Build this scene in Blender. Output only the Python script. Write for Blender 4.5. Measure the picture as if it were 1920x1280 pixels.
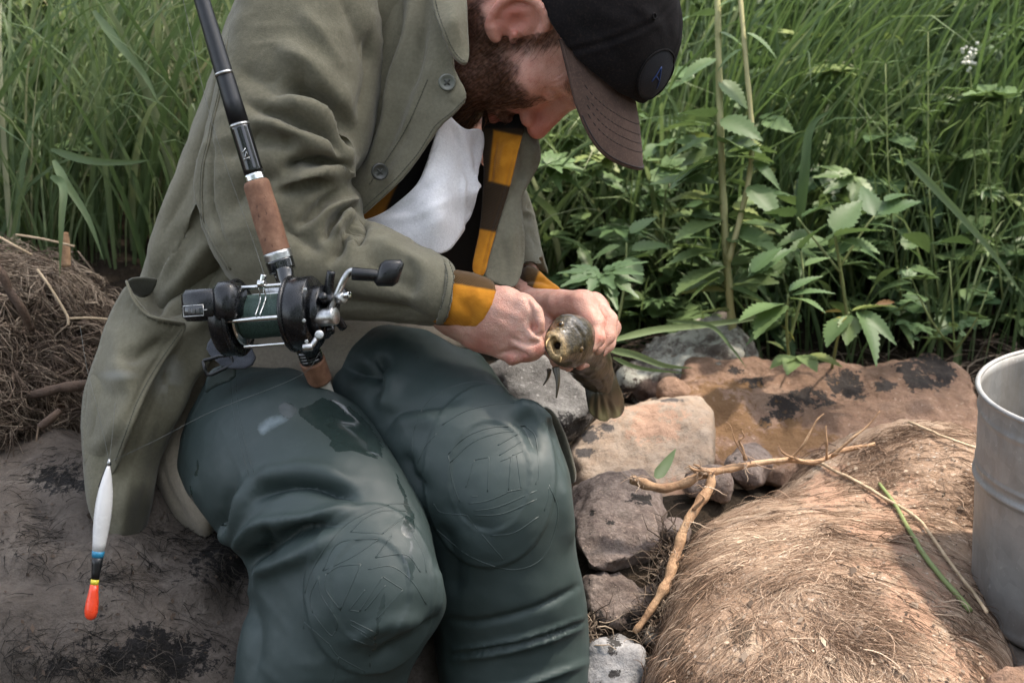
import bpy, math, random
import numpy as np
from mathutils import Vector, Matrix
from mathutils.bvhtree import BVHTree
from mathutils.geometry import delaunay_2d_cdt
random.seed(7)
RNG = np.random.default_rng(11)
sc = bpy.context.scene
COL = sc.collection
for o in list(bpy.data.objects):
    bpy.data.objects.remove(o)

# ------------------------------------------------------------------ camera, world, sun, exposure
PITCH = math.radians(19.0)
CAM = np.array([0.0, -1.5, 1.1])
FPX, CX, CY = 2666.7, 960.0, 640.0
cp, sp_ = math.cos(PITCH), math.sin(PITCH)
RV = np.array([1.0, 0, 0]); FV = np.array([0, cp, -sp_]); DV = -np.array([0, sp_, cp])   # right, forward, down
M3 = np.stack([RV, DV, FV])                      # rows: cam axes in world
cam_d = bpy.data.cameras.new('camera')
cam = bpy.data.objects.new('camera', cam_d)
COL.objects.link(cam)
cam.location = CAM
cam.rotation_euler = (math.pi/2 - PITCH, 0, 0)
cam_d.sensor_width = 36.0; cam_d.lens = 50.0
cam_d.clip_start = 0.05; cam_d.clip_end = 300
cam_d.dof.use_dof = True; cam_d.dof.focus_distance = 1.43; cam_d.dof.aperture_fstop = 9.0
sc.camera = cam
SUN_EL, SUN_AZ = math.radians(64), math.radians(72)       # azimuth from +Y towards +X
sun_dir = np.array([math.sin(SUN_AZ)*math.cos(SUN_EL), math.cos(SUN_AZ)*math.cos(SUN_EL), math.sin(SUN_EL)])
w = bpy.data.worlds.new('World'); sc.world = w; w.use_nodes = True
nt = w.node_tree
bg = nt.nodes['Background']
sky = nt.nodes.new('ShaderNodeTexSky'); sky.sky_type = 'NISHITA'; sky.sun_disc = False
sky.sun_elevation = SUN_EL; sky.sun_rotation = SUN_AZ; sky.air_density = 1.0; sky.dust_density = 3.0; sky.ozone_density = 0.6
bw = nt.nodes.new('ShaderNodeHueSaturation'); bw.inputs['Saturation'].default_value = 0.45      # thin high cloud
nt.links.new(sky.outputs[0], bw.inputs['Color']); nt.links.new(bw.outputs[0], bg.inputs[0]); bg.inputs[1].default_value = 0.15
sun_l = bpy.data.lights.new('sun', 'SUN'); sun_l.energy = 2.3; sun_l.angle = math.radians(3.5); sun_l.color = (1.0, 0.88, 0.74)
sun_o = bpy.data.objects.new('sun', sun_l); COL.objects.link(sun_o)
sun_o.rotation_euler = Vector(-sun_dir).to_track_quat('-Z', 'Y').to_euler()
sc.view_settings.view_transform = 'Standard'; sc.view_settings.look = 'None'
sc.view_settings.exposure = 1.95; sc.view_settings.gamma = 1.0; sc.view_settings.use_curve_mapping = False

# ------------------------------------------------------------------ frames: points are authored as (image x, image y, distance) and become metres
def C3(x, y, d):                                  # camera axes, metres
    return np.array([(x-CX)/FPX*d, (y-CY)/FPX*d, d], float)
def W(p):                                         # camera axes -> world
    return np.asarray(p, float) @ M3 + CAM
def P(x, y, d): return W(C3(x, y, d))
def toC(p): return (np.asarray(p, float) - CAM) @ M3.T
def pix(pc):
    return np.stack([CX + FPX*pc[..., 0]/pc[..., 2], CY + FPX*pc[..., 1]/pc[..., 2]], -1)
def PG(x, y, z):                                  # where the sight line through a pixel meets height z
    r = W(C3(x, y, 1.0)) - CAM
    return CAM + r*((z-CAM[2])/r[2])

# ------------------------------------------------------------------ object helpers
def props(o, label=None, cat=None, group=None, kind=None):
    if label: o['label'] = label
    if cat: o['category'] = cat
    if group: o['group'] = group
    if kind: o['kind'] = kind
    return o
def thing(name, label, cat, loc, group=None, kind=None):
    o = bpy.data.objects.new(name, None); COL.objects.link(o)
    o.location = loc; o.empty_display_size = .05
    return props(o, label, cat, group, kind)
def offset(o):
    v = np.zeros(3)
    while o is not None:
        v += np.array(o.location); o = o.parent
    return v
def mesh_data(name, V, F, smooth=True, mats=(), midx=None, uv=None):
    me = bpy.data.meshes.new(name)
    V = np.asarray(V, np.float32)
    if isinstance(F, np.ndarray):
        k = F.shape[1]; n = len(F)
        me.vertices.add(len(V)); me.vertices.foreach_set('co', V.ravel())
        me.loops.add(n*k); me.loops.foreach_set('vertex_index', F.astype(np.int32).ravel())
        me.polygons.add(n); me.polygons.foreach_set('loop_start', np.arange(0, n*k, k, dtype=np.int32))
        me.update(calc_edges=True)
    else:
        me.from_pydata(V.tolist(), [], F); me.update()
    if smooth: me.polygons.foreach_set('use_smooth', [True]*len(me.polygons))
    for m in mats: me.materials.append(m)
    if midx is not None: me.polygons.foreach_set('material_index', np.asarray(midx, np.int32))
    me.validate()
    return me
def mk(name, V, F, m, parent=None, smooth=True, attrs=None, base=None, midx=None):
    """world-space vertices -> one object; parts keep their thing's origin"""
    V = np.asarray(V, float)
    if parent is not None: off = offset(parent); loc = (0, 0, 0)
    else:
        off = np.array(base) if base is not None else np.array([V[:, 0].mean(), V[:, 1].mean(), V[:, 2].min()]); loc = off
    mats = m if isinstance(m, (list, tuple)) else [m]
    me = mesh_data(name, V-off, F, smooth, mats, midx)
    if attrs:
        for k, a in attrs.items():
            at = me.attributes.new(k, 'FLOAT', 'POINT'); at.data.foreach_set('value', np.asarray(a, np.float32))
    o = bpy.data.objects.new(name, me); COL.objects.link(o)
    o.location = loc
    if parent is not None: o.parent = parent
    return o

# ------------------------------------------------------------------ noise
def vnoise(p, scale, seed=0):
    p = np.asarray(p, float)*scale + 1000.0 + seed*17.31
    i = np.floor(p).astype(np.int64); f = p-i; f = f*f*f*(f*(f*6-15)+10)
    def h(a):
        n = (a[..., 0]*73856093) ^ (a[..., 1]*19349663) ^ (a[..., 2]*83492791) ^ (seed*2654435)
        n = (n ^ (n >> 13))*1274126177 & 0x7fffffff
        n = ((n ^ (n >> 15))*668265263) & 0x7fffffff
        return (n % 65536)/32768.0-1
    r = 0
    for dx in (0, 1):
        for dy in (0, 1):
            for dz in (0, 1):
                wgt = (f[..., 0] if dx else 1-f[..., 0])*(f[..., 1] if dy else 1-f[..., 1])*(f[..., 2] if dz else 1-f[..., 2])
                r = r + wgt*h(i+np.array([dx, dy, dz]))
    return r
def fbm(p, scale, octv=4, seed=0, gain=.5):
    r = 0; a = 1.0
    for k in range(octv):
        r = r + a*vnoise(p, scale*2**k, seed+k); a *= gain
    return r
def ss(a, b, x):
    t = np.clip((x-a)/(b-a), 0, 1); return t*t*(3-2*t)

# ------------------------------------------------------------------ signed distance modelling (camera axes, metres)
def smin(a, b, k):
    h = np.clip(.5+.5*(b-a)/k, 0, 1); return b*(1-h)+a*h-k*h*(1-h)
def smax(a, b, k): return -smin(-a, -b, k)
def capsule(p, a, b, ra, rb):
    ab = b-a; t = np.clip(((p-a)@ab)/max(ab@ab, 1e-12), 0, 1)
    return np.linalg.norm(p-a-t[:, None]*ab, axis=1)-(ra+(rb-ra)*t)
def chain(p, pts, k=.02):
    """pts: (x, y, d, radius in image px)"""
    q = [(C3(x, y, d), r*d/FPX) for x, y, d, r in pts]; r = None
    for (a, ra), (b, rb) in zip(q[:-1], q[1:]):
        c = capsule(p, a, b, ra, rb); r = c if r is None else smin(r, c, k)
    return r
def mchain(p, pts, k=.01):
    q = [(np.array(a, float), r) for a, r in pts]; r_ = None
    for (a, ra), (b, rb) in zip(q[:-1], q[1:]):
        c = capsule(p, a, b, ra, rb); r_ = c if r_ is None else smin(r_, c, k)
    return r_
def ellips(p, c, r, R=None):
    q = p-np.asarray(c)
    if R is not None: q = q@np.asarray(R).T
    r = np.asarray(r, float)
    k0 = np.linalg.norm(q/r, axis=1); k1 = np.linalg.norm(q/(r*r), axis=1)
    return k0*(k0-1)/np.maximum(k1, 1e-9)
def polysd(xy, poly):
    """signed distance to a polygon (negative inside)"""
    poly = np.asarray(poly, float); n = len(poly)
    d2 = np.full(len(xy), 1e18); inside = np.zeros(len(xy), bool)
    for i in range(n):
        a = poly[i]; b = poly[(i+1) % n]; e = b-a; w_ = xy-a
        t = np.clip((w_@e)/max(e@e, 1e-9), 0, 1)
        q = w_-t[:, None]*e; d2 = np.minimum(d2, (q*q).sum(1))
        c = (a[1] <= xy[:, 1]) != (b[1] <= xy[:, 1])
        if c.any():
            xx = a[0]+(xy[:, 1]-a[1])/(e[1] if abs(e[1]) > 1e-9 else 1e-9)*e[0]
            inside ^= c & (xy[:, 0] < xx)
    d = np.sqrt(d2); return np.where(inside, -d, d)
def smooth_poly(poly, n=3):
    p = np.asarray(poly, float)
    for _ in range(n):
        a = p; b = np.roll(p, -1, 0)
        p = np.stack([.75*a+.25*b, .25*a+.75*b], 1).reshape(-1, 2)
    return p
def carve(p, poly):
    return polysd(pix(p), poly)*p[:, 2]/FPX
def snet(f, lo, hi, h):
    """surface nets on a sparse-filled grid; f(points)->distance. returns verts (camera axes), quads"""
    lo = np.asarray(lo, float); hi = np.asarray(hi, float)
    nb = np.ceil((hi-lo)/(4*h)).astype(int)+1
    n = nb*4
    bi = np.stack(np.meshgrid(*[np.arange(k) for k in nb], indexing='ij'), -1).reshape(-1, 3)
    cd = f(lo+(bi*4+1.5)*h)
    act = np.abs(cd) < 2*h*1.75*1.5
    D = np.repeat(np.repeat(np.repeat(cd.reshape(nb), 4, 0), 4, 1), 4, 2).astype(np.float32)
    sub = np.stack(np.meshgrid(*[np.arange(4)]*3, indexing='ij'), -1).reshape(-1, 3)
    ii = (bi[act][:, None, :]*4+sub[None]).reshape(-1, 3)
    if len(ii):
        vals = np.concatenate([f(lo+c*h) for c in np.array_split(ii, max(1, len(ii)//400000))])
        D[ii[:, 0], ii[:, 1], ii[:, 2]] = vals
    for ax in range(3):
        sl = [slice(None)]*3
        for e_ in (0, -1): sl[ax] = e_; D[tuple(sl)] = np.maximum(D[tuple(sl)], 1e-4)
    S = D < 0
    n = np.array(S.shape)
    cnt = np.zeros(n-1, np.int8)
    for dx in (0, 1):
        for dy in (0, 1):
            for dz in (0, 1):
                cnt += S[dx:n[0]-1+dx, dy:n[1]-1+dy, dz:n[2]-1+dz]
    mixed = (cnt > 0) & (cnt < 8)
    idx = np.argwhere(mixed)
    vid = np.full(n-1, -1, np.int64); vid[mixed] = np.arange(len(idx))
    acc = np.zeros((len(idx), 3)); num = np.zeros(len(idx))
    cor = [(0, 0, 0), (1, 0, 0), (0, 1, 0), (1, 1, 0), (0, 0, 1), (1, 0, 1), (0, 1, 1), (1, 1, 1)]
    val = [D[idx[:, 0]+c[0], idx[:, 1]+c[1], idx[:, 2]+c[2]] for c in cor]
    for a in range(8):
        for b in range(a+1, 8):
            ca, cb = np.array(cor[a]), np.array(cor[b])
            if np.abs(ca-cb).sum() != 1: continue
            va, vb = val[a], val[b]; m = (va < 0) != (vb < 0)
            t = np.where(m, va/np.where(m, va-vb, 1), 0)
            acc += np.where(m[:, None], ca+t[:, None]*(cb-ca), 0); num += m
    V = lo+(idx+acc/np.maximum(num, 1)[:, None])*h
    Fs = []
    for ax in range(3):
        s0 = np.take(S, range(n[ax]-1), ax); s1 = np.take(S, range(1, n[ax]), ax)
        e = np.argwhere(s0 != s1)
        o1, o2 = [(1, 2), (2, 0), (0, 1)][ax]
        ok = (e[:, o1] > 0) & (e[:, o2] > 0) & (e[:, o1] < n[o1]-1) & (e[:, o2] < n[o2]-1)
        e = e[ok]
        flip = ~S[e[:, 0], e[:, 1], e[:, 2]]
        q = []
        for da, db in ((-1, -1), (0, -1), (0, 0), (-1, 0)):
            c = e.copy(); c[:, o1] += da; c[:, o2] += db
            q.append(vid[c[:, 0], c[:, 1], c[:, 2]])
        q = np.stack(q, 1); q[flip] = q[flip][:, ::-1]
        Fs.append(q)
    F = np.concatenate(Fs); F = F[(F >= 0).all(1)]
    return V, F
def vnormals(V, F):
    a, b, c, d = V[F[:, 0]], V[F[:, 1]], V[F[:, 2]], V[F[:, -1]]
    n = np.cross(c-a, d-b) if F.shape[1] == 4 else np.cross(b-a, c-a)
    N = np.zeros_like(V)
    for k in range(F.shape[1]): np.add.at(N, F[:, k], n)
    return N/np.maximum(np.linalg.norm(N, axis=1), 1e-12)[:, None]
def lapl(V, F, it=2, lam=.5):
    E = np.concatenate([F[:, [i, (i+1) % F.shape[1]]] for i in range(F.shape[1])])
    for _ in range(it):
        s = np.zeros_like(V); c = np.zeros(len(V))
        np.add.at(s, E[:, 0], V[E[:, 1]]); np.add.at(s, E[:, 1], V[E[:, 0]])
        np.add.at(c, E[:, 0], 1); np.add.at(c, E[:, 1], 1)
        V = V+lam*(s/np.maximum(c, 1)[:, None]-V)
    return V
def stroke_dist(xy, line):
    """distance to a polyline, signed side, and 0..1 position along it"""
    L = np.asarray(line, float); seg = np.linalg.norm(np.diff(L, axis=0), axis=1); cum = np.concatenate([[0], np.cumsum(seg)])
    best = np.full(len(xy), 1e18); side = np.ones(len(xy)); tt = np.zeros(len(xy))
    for i in range(len(L)-1):
        e = L[i+1]-L[i]; w_ = xy-L[i]
        t = np.clip((w_@e)/max(e@e, 1e-9), 0, 1); q = w_-t[:, None]*e; d = np.sqrt((q*q).sum(1))
        m = d < best
        best[m] = d[m]; side[m] = np.sign(e[0]*w_[m, 1]-e[1]*w_[m, 0]); tt[m] = (cum[i]+t[m]*seg[i])/cum[-1]
    return best, side, tt
def spline(pts, n=6):
    """Catmull-Rom through points of any dimension"""
    p = np.asarray(pts, float)
    if len(p) < 3: 
        t = np.linspace(0, 1, n+1)[:, None]; return p[0]*(1-t)+p[1]*t
    q = np.vstack([2*p[0]-p[1], p, 2*p[-1]-p[-2]]); out = []
    for i in range(len(p)-1):
        a, b, c, d = q[i:i+4]
        for t in np.arange(n)/n:
            out.append(.5*((2*b)+(c-a)*t+(2*a-5*b+4*c-d)*t*t+(3*b-a-3*c+d)*t**3))
    out.append(p[-1]); return np.array(out)
def folds(V, F, strokes, back=False):
    """cloth folds: (polyline, width px, height mm[, far-side width]) pushed along the surface normal"""
    for s in strokes:
        line, wd, amp = s[:3]; wd2 = s[3] if len(s) > 3 else wd
        N = vnormals(V, F); xy = pix(V); L = spline(line, 4); m = 3*max(wd, wd2)
        sel = np.where((xy[:, 0] > L[:, 0].min()-m) & (xy[:, 0] < L[:, 0].max()+m) & (xy[:, 1] > L[:, 1].min()-m) & (xy[:, 1] < L[:, 1].max()+m))[0]
        if not len(sel): continue
        view = -V[sel]/np.linalg.norm(V[sel], axis=1)[:, None]
        fr = ss(0.0, .35, (N[sel]*view).sum(1))
        d, side, t = stroke_dist(xy[sel], L)
        ww = np.where(side > 0, wd, wd2)
        a = amp*.001*np.exp(-(d/ww)**(1.6 if abs(amp) > 3 else 2))*np.clip(np.minimum(t, 1-t)*4+.15, 0, 1)**.7*fr
        V[sel] += N[sel]*a[:, None]
    return V

# ------------------------------------------------------------------ sheets: cloth panels with a traced outline, own distance and thickness
def rbf(ctrl):
    c = np.asarray(ctrl, float); X = c[:, :2]/100; n = len(c)
    def U(r2): return np.where(r2 > 1e-12, r2*np.log(np.maximum(r2, 1e-12)), 0)
    K = U(((X[:, None]-X[None])**2).sum(2))+np.eye(n)*.02
    A = np.zeros((n+3, n+3)); A[:n, :n] = K; A[:n, n] = 1; A[:n, n+1:] = X; A[n, :n] = 1; A[n+1:, :n] = X.T
    w_ = np.linalg.solve(A, np.concatenate([c[:, 2], np.zeros(3)]))
    def f(xy):
        Y = np.asarray(xy, float)/100; return U(((Y[:, None]-X[None])**2).sum(2))@w_[:n]+w_[n]+Y@w_[n+1:]
    return f
def sheet(poly, depth, thick=.004, res=6, strokes=(), smooth=2, noise=0, nsc=18, edge=None, bulge=0, bw=40, crimp=0):
    """returns world verts, tris of a closed panel; depth = control points (x, y, d)"""
    poly = smooth_poly(poly, smooth) if smooth else np.asarray(poly, float)
    # resample the outline
    out = []
    for a, b in zip(poly, np.roll(poly, -1, 0)):
        k = max(1, int(np.linalg.norm(b-a)/res+.5))
        for t in range(k): out.append(a+(b-a)*t/k)
    out = np.array(out)
    lo, hi = out.min(0), out.max(0)
    gx, gy = np.meshgrid(np.arange(lo[0], hi[0], res), np.arange(lo[1], hi[1], res*.87))
    gx[1::2] += res/2
    g = np.stack([gx.ravel(), gy.ravel()], 1); g = g[polysd(g, out) < -res*.6]
    pts = [Vector((float(a), float(b))) for a, b in np.vstack([out, g])]
    n = len(out)
    r = delaunay_2d_cdt(pts, [(i, (i+1) % n) for i in range(n)], [], 1, 1e-4)
    xy = np.array([tuple(v) for v in r[0]]); T = np.array([f for f in r[2] if len(f) == 3])
    d = rbf(depth)(xy)
    V = np.stack([(xy[:, 0]-CX)/FPX*d, (xy[:, 1]-CY)/FPX*d, d], 1)
    N = vnormals(V, T)
    if N[:, 2].mean() > 0: T = T[:, ::-1]; N = -N
    sd = -polysd(xy, out)
    if bulge: V = V+N*(bulge*np.sqrt(np.clip(sd/bw, 0, 1)*(2-np.clip(sd/bw, 0, 1))))[:, None]
    if noise: V = V+N*(noise*fbm(V, nsc, 3))[:, None]
    for s in strokes:
        line, wd, amp = s[:3]; wd2 = s[3] if len(s) > 3 else wd
        dd, side, t = stroke_dist(xy, spline(line, 4)); ww = np.where(side > 0, wd, wd2)
        V = V+N*(amp*.001*np.exp(-(dd/ww)**2)*np.clip(np.minimum(t, 1-t)*4+.15, 0, 1)**.7)[:, None]
    N = vnormals(V, T)
    # border loop
    e = {}
    for t in T:
        for i in range(3): e[(t[i], t[(i+1) % 3])] = 1
    bd = [(a, b) for a, b in e if (b, a) not in e]
    m = len(V); B = V-N*thick
    rim = np.array([[b, a, a+m] for a, b in bd]+[[b, a+m, b+m] for a, b in bd])
    Vv = np.vstack([V, B]); Tt = np.vstack([T, T[:, ::-1]+m, rim])
    # rounded lip: pull the border in a little
    return W(Vv), Tt

# ------------------------------------------------------------------ simple solids (world space)
def frame(t):
    t = t/np.linalg.norm(t); a = np.array([0, 0, 1.0]) if abs(t[2]) < .9 else np.array([1.0, 0, 0])
    u = np.cross(t, a); u /= np.linalg.norm(u); return u, np.cross(t, u)
def tube(pts, rad, n=10, cap=True, flat=None):
    """sweep a circle along world points; rad scalar or list"""
    p = np.asarray(pts, float); m = len(p); r = np.broadcast_to(np.asarray(rad, float), (m,)) if np.ndim(rad) <= 1 else rad
    T = np.gradient(p, axis=0); V = []; u = None
    for i in range(m):
        t = T[i]/max(np.linalg.norm(T[i]), 1e-12)
        if u is None: u, _ = frame(t)
        u = u-t*(u@t); u /= max(np.linalg.norm(u), 1e-12); v = np.cross(t, u)
        a = np.arange(n)/n*2*math.pi
        V.append(p[i]+r[i]*(np.cos(a)[:, None]*u+np.sin(a)[:, None]*v))
    V = np.concatenate(V); F = []
    i, j = np.meshgrid(np.arange(m-1), np.arange(n), indexing='ij'); i = i.ravel(); j = j.ravel(); k = (j+1) % n
    F = np.stack([i*n+j, i*n+k, (i+1)*n+k, (i+1)*n+j], 1)
    if cap:
        V = np.vstack([V, p[0], p[-1]]); a = len(V)-2; j = np.arange(n); k = (j+1) % n
        F = np.vstack([F, np.stack([np.full(n, a), k, j, np.full(n, a)], 1)[:, [0, 1, 2, 2]], np.stack([np.full(n, a+1), (m-1)*n+j, (m-1)*n+k, (m-1)*n+k], 1)])
        F = [tuple(dict.fromkeys(f)) for f in F.tolist()]
    return V, F
def lathe(axis0, axis1, prof, n=40, ref=None):
    """prof: (t along the axis in metres, radius); closed where radius 0"""
    a = np.asarray(axis0, float); t = np.asarray(axis1, float)-a; t /= np.linalg.norm(t)
    u, v = frame(t)
    ang = np.arange(n)/n*2*math.pi; V = []
    for s, r in prof: V.append(a+t*s+r*(np.cos(ang)[:, None]*u+np.sin(ang)[:, None]*v))
    V = np.concatenate(V); m = len(prof)
    i, j = np.meshgrid(np.arange(m-1), np.arange(n), indexing='ij'); i = i.ravel(); j = j.ravel(); k = (j+1) % n
    return V, np.stack([i*n+j, i*n+k, (i+1)*n+k, (i+1)*n+j], 1)
def cyl(a, b, r, n=24, bev=.15, r2=None):
    a = np.asarray(a, float); b = np.asarray(b, float); L = np.linalg.norm(b-a); r2 = r if r2 is None else r2
    e = min(bev*min(r, r2), L*.3)
    return lathe(a, b, [(0, 0), (0, r-e), (e*.3, r-e*.3), (e, r), (L-e, r2), (L-e*.3, r2-e*.3), (L, r2-e), (L, 0)], n)
def join(parts):
    Vs, Fs, o = [], [], 0
    for V, F in parts:
        Vs.append(V); F = F.tolist() if isinstance(F, np.ndarray) else F
        Fs += [tuple(dict.fromkeys(i+o for i in f)) for f in F]; o += len(V)
    return np.vstack(Vs), Fs
def bevel_box(c, ax, ay, az, b=.002):
    """oriented box from centre and three half-axis vectors, chamfered"""
    c = np.asarray(c, float); A = [np.asarray(a, float) for a in (ax, ay, az)]; L = [np.linalg.norm(a) for a in A]
    V = []; 
    for sx in (-1, 1):
        for sy in (-1, 1):
            for sz in (-1, 1):
                s = np.array([sx, sy, sz])
                for k in range(3):
                    f = [1-b/l for l in L]; f[k] = 1
                    V.append(c+sum(A[i]*s[i]*f[i] for i in range(3)))
    V = np.array(V); import bmesh
    bm = bmesh.new(); vs = [bm.verts.new(v) for v in V]; bmesh.ops.convex_hull(bm, input=vs)
    bm.verts.index_update(); out = np.array([v.co[:] for v in bm.verts]); F = [tuple(v.index for v in f.verts) for f in bm.faces]; bm.free()
    return out, F

# ------------------------------------------------------------------ materials
def srgb(r, g, b):
    f = lambda c: (c/255/12.92) if c/255 <= .04045 else ((c/255+.055)/1.055)**2.4
    return (f(r), f(g), f(b), 1)
class NT:
    def __init__(s, name):
        s.m = bpy.data.materials.new(name); s.m.use_nodes = True; s.t = s.m.node_tree; s.b = s.t.nodes['Principled BSDF']
        s.tc = s.t.nodes.new('ShaderNodeTexCoord').outputs['Object']
    def n(s, typ, **kw):
        x = s.t.nodes.new(typ)
        for k, v in kw.items():
            if k[0] == '_': x.inputs[k[1:]].default_value = v
            else: setattr(x, k, v)
        return x
    def l(s, a, b): s.t.links.new(a, b)
    def noise(s, scale, detail=4, rough=.55, vec=None, stretch=None, dist=0):
        x = s.n('ShaderNodeTexNoise', _Scale=scale, _Detail=detail, _Roughness=rough, _Distortion=dist)
        v = vec or s.tc
        if stretch is not None:
            mp = s.n('ShaderNodeMapping'); mp.inputs['Scale'].default_value = stretch; s.l(v, mp.inputs[0]); v = mp.outputs[0]
        s.l(v, x.inputs['Vector']); return x.outputs['Fac']
    def ramp(s, fac, stops):
        x = s.n('ShaderNodeValToRGB'); e = x.color_ramp.elements
        while len(e) < len(stops): e.new(.5)
        for k, (p, c) in zip(e, stops):
            k.position = p; k.color = c if isinstance(c, tuple) else (c, c, c, 1)
        s.l(fac, x.inputs[0]); return x.outputs['Color']
    def mix(s, fac, a, b, blend='MIX'):
        x = s.n('ShaderNodeMix', data_type='RGBA', blend_type=blend)
        for k, v in ((0, fac), (6, a), (7, b)):
            if isinstance(v, (float, int, tuple)): x.inputs[k].default_value = v
            else: s.l(v, x.inputs[k])
        return x.outputs[2]
    def math(s, op, a, b=0.0, clamp=False):
        x = s.n('ShaderNodeMath', operation=op, use_clamp=clamp)
        for k, v in ((0, a), (1, b)):
            if isinstance(v, (float, int)): x.inputs[k].default_value = v
            else: s.l(v, x.inputs[k])
        return x.outputs[0]
    def attr(s, name): return s.n('ShaderNodeAttribute', attribute_name=name).outputs['Fac']
    def bump(s, h, strength=.4, dist=.002, prev=None):
        x = s.n('ShaderNodeBump'); x.inputs['Strength'].default_value = strength; x.inputs['Distance'].default_value = dist
        s.l(h, x.inputs['Height'])
        if prev is not None: s.l(prev, x.inputs['Normal'])
        return x.outputs[0]
    def set(s, **kw):
        for k, v in kw.items():
            k = k.replace('_', ' ')
            if isinstance(v, (float, int, tuple)): s.b.inputs[k].default_value = v
            else: s.l(v, s.b.inputs[k])
        return s
def cloth(name, c1, c2, rough=.9, weave=900, wamp=.25, nsc=9, sheen=.15, wear=None, darker=None):
    m = NT(name)
    a = m.noise(nsc, 5, .6); f = m.ramp(a, [(.3, c1), (.72, c2)])
    f = m.mix(m.ramp(m.noise(55, 6, .7), [(.48, 0.0), (.75, .40)]), f, tuple(min(1, v*1.35) for v in c2[:3])+(1,))
    f = m.mix(m.ramp(m.noise(4.5, 5, .65), [(.50, 0.0), (.7, .35)]), f, tuple(v*.7 for v in c1[:3])+(1,))
    fine = m.ramp(m.noise(620, 3, .75), [(.38, 0.0), (.62, 1.0)]); f = m.mix(m.math('MULTIPLY', fine, .34), f, tuple(v*.45 for v in c1[:3])+(1,))
    f = m.mix(m.math('MULTIPLY', m.ramp(m.noise(310, 3, .7), [(.45, 0.0), (.7, 1.0)]), .22), f, tuple(min(1, v*1.6) for v in c2[:3])+(1,))
    wv = m.n('ShaderNodeTexWave', wave_type='BANDS', bands_direction='DIAGONAL', _Scale=weave*1.3, _Distortion=1.5, _Detail=1.0)
    m.l(m.tc, wv.inputs['Vector'])
    f = m.mix(m.math('MULTIPLY', wv.outputs['Fac'], .12), f, (.3, .3, .24, 1))
    if darker: f = m.mix(m.attr('darker'), f, darker)
    if wear: f = m.mix(m.attr('wear'), f, wear)
    n1 = m.bump(m.noise(520, 3, .7), .55, .0008, m.bump(m.noise(34, 5, .6), .22, .005))
    n2 = m.bump(wv.outputs['Fac'], wamp, .0004, n1)
    m.set(Base_Color=f, Roughness=rough, Normal=n2, Sheen_Weight=sheen, Specular_IOR_Level=.2)
    return m.m
def plain(name, c, rough=.5, metal=0.0, spec=.5, nz=.15, nsc=60, bump=0.0, bsc=200, coat=0.0):
    m = NT(name); a = m.noise(nsc, 5, .6)
    dk = tuple(x*(1-nz*1.6) for x in c[:3])+(1,); lt = tuple(min(1, x*(1+nz)) for x in c[:3])+(1,)
    m.set(Base_Color=m.ramp(a, [(.3, dk), (.7, lt)]), Metallic=metal, Specular_IOR_Level=spec,
          Roughness=m.math('ADD', m.math('MULTIPLY', m.noise(nsc*2.3, 4), .25), max(.02, rough-.12)), Coat_Weight=coat)
    if bump: m.set(Normal=m.bump(m.noise(bsc, 4), bump, .001))
    return m.m
# ------------------------------------------------------------------ setting: earth, stones
WR = M3.T                                          # world axes seen in camera axes
def wz(p): return W(p)
def terrain(x, y):
    x = np.asarray(x, float); y = np.asarray(y, float)
    left = ss(.0, -.62, x)
    bank = ss(-.62, -.05, y+.10*np.sin(x*3))
    z = -.06+.34*bank+.05*ss(.2, .6, y)
    z = z+left*.17*ss(.15, .55, y)+.045*ss(-.02, .12, x)*ss(1.1, .8, x)*ss(-.25, -.02, y)*ss(.34, .22, y)
    z = z+np.maximum(y-.75, 0)*.16+np.maximum(y-4, 0)*.12
    p = np.stack([x, y, np.zeros_like(x)], -1)
    return z+.035*fbm(p, 3.1, 4, 5)+.02*fbm(p, 11, 3, 9)
def grid_axis():
    a = np.concatenate([-np.geomspace(60, 2.2, 14), np.arange(-2.2, 2.2, .03), np.geomspace(2.2, 60, 14)])
    return np.unique(np.round(a, 4))
gxs = grid_axis()
gys = np.unique(np.concatenate([-np.geomspace(20, 1.4, 8), np.arange(-1.4, 2.6, .03), np.geomspace(2.6, 90, 22)]))
GX, GY = np.meshgrid(gxs, gys, indexing='ij')
GZ = terrain(GX, GY)
nx, ny = GX.shape
ii, jj = np.meshgrid(np.arange(nx-1), np.arange(ny-1), indexing='ij'); q0 = (ii*ny+jj).ravel()
def soil(name, c1, c2, c3):
    m = NT(name); a = m.noise(14, 8, .65); f = m.ramp(a, [(.25, c1), (.52, c2), (.8, c3)])
    f = m.mix(m.ramp(m.noise(90, 5, .7), [(.55, 0.0), (.75, .6)]), f, (.13, .10, .07, 1))
    m.set(Base_Color=f, Roughness=.95, Specular_IOR_Level=.15, Normal=m.bump(m.noise(60, 8, .7), .9, .02)); return m.m
M_SOIL = soil('earth', (.012, .009, .006, 1), (.035, .026, .018, 1), (.075, .055, .036, 1))
g = mk('ground', np.stack([GX.ravel(), GY.ravel(), GZ.ravel()], 1), np.stack([q0, q0+ny, q0+ny+1, q0+1], 1), M_SOIL, base=(0, 0, 0))
props(g, kind='structure')

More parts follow.
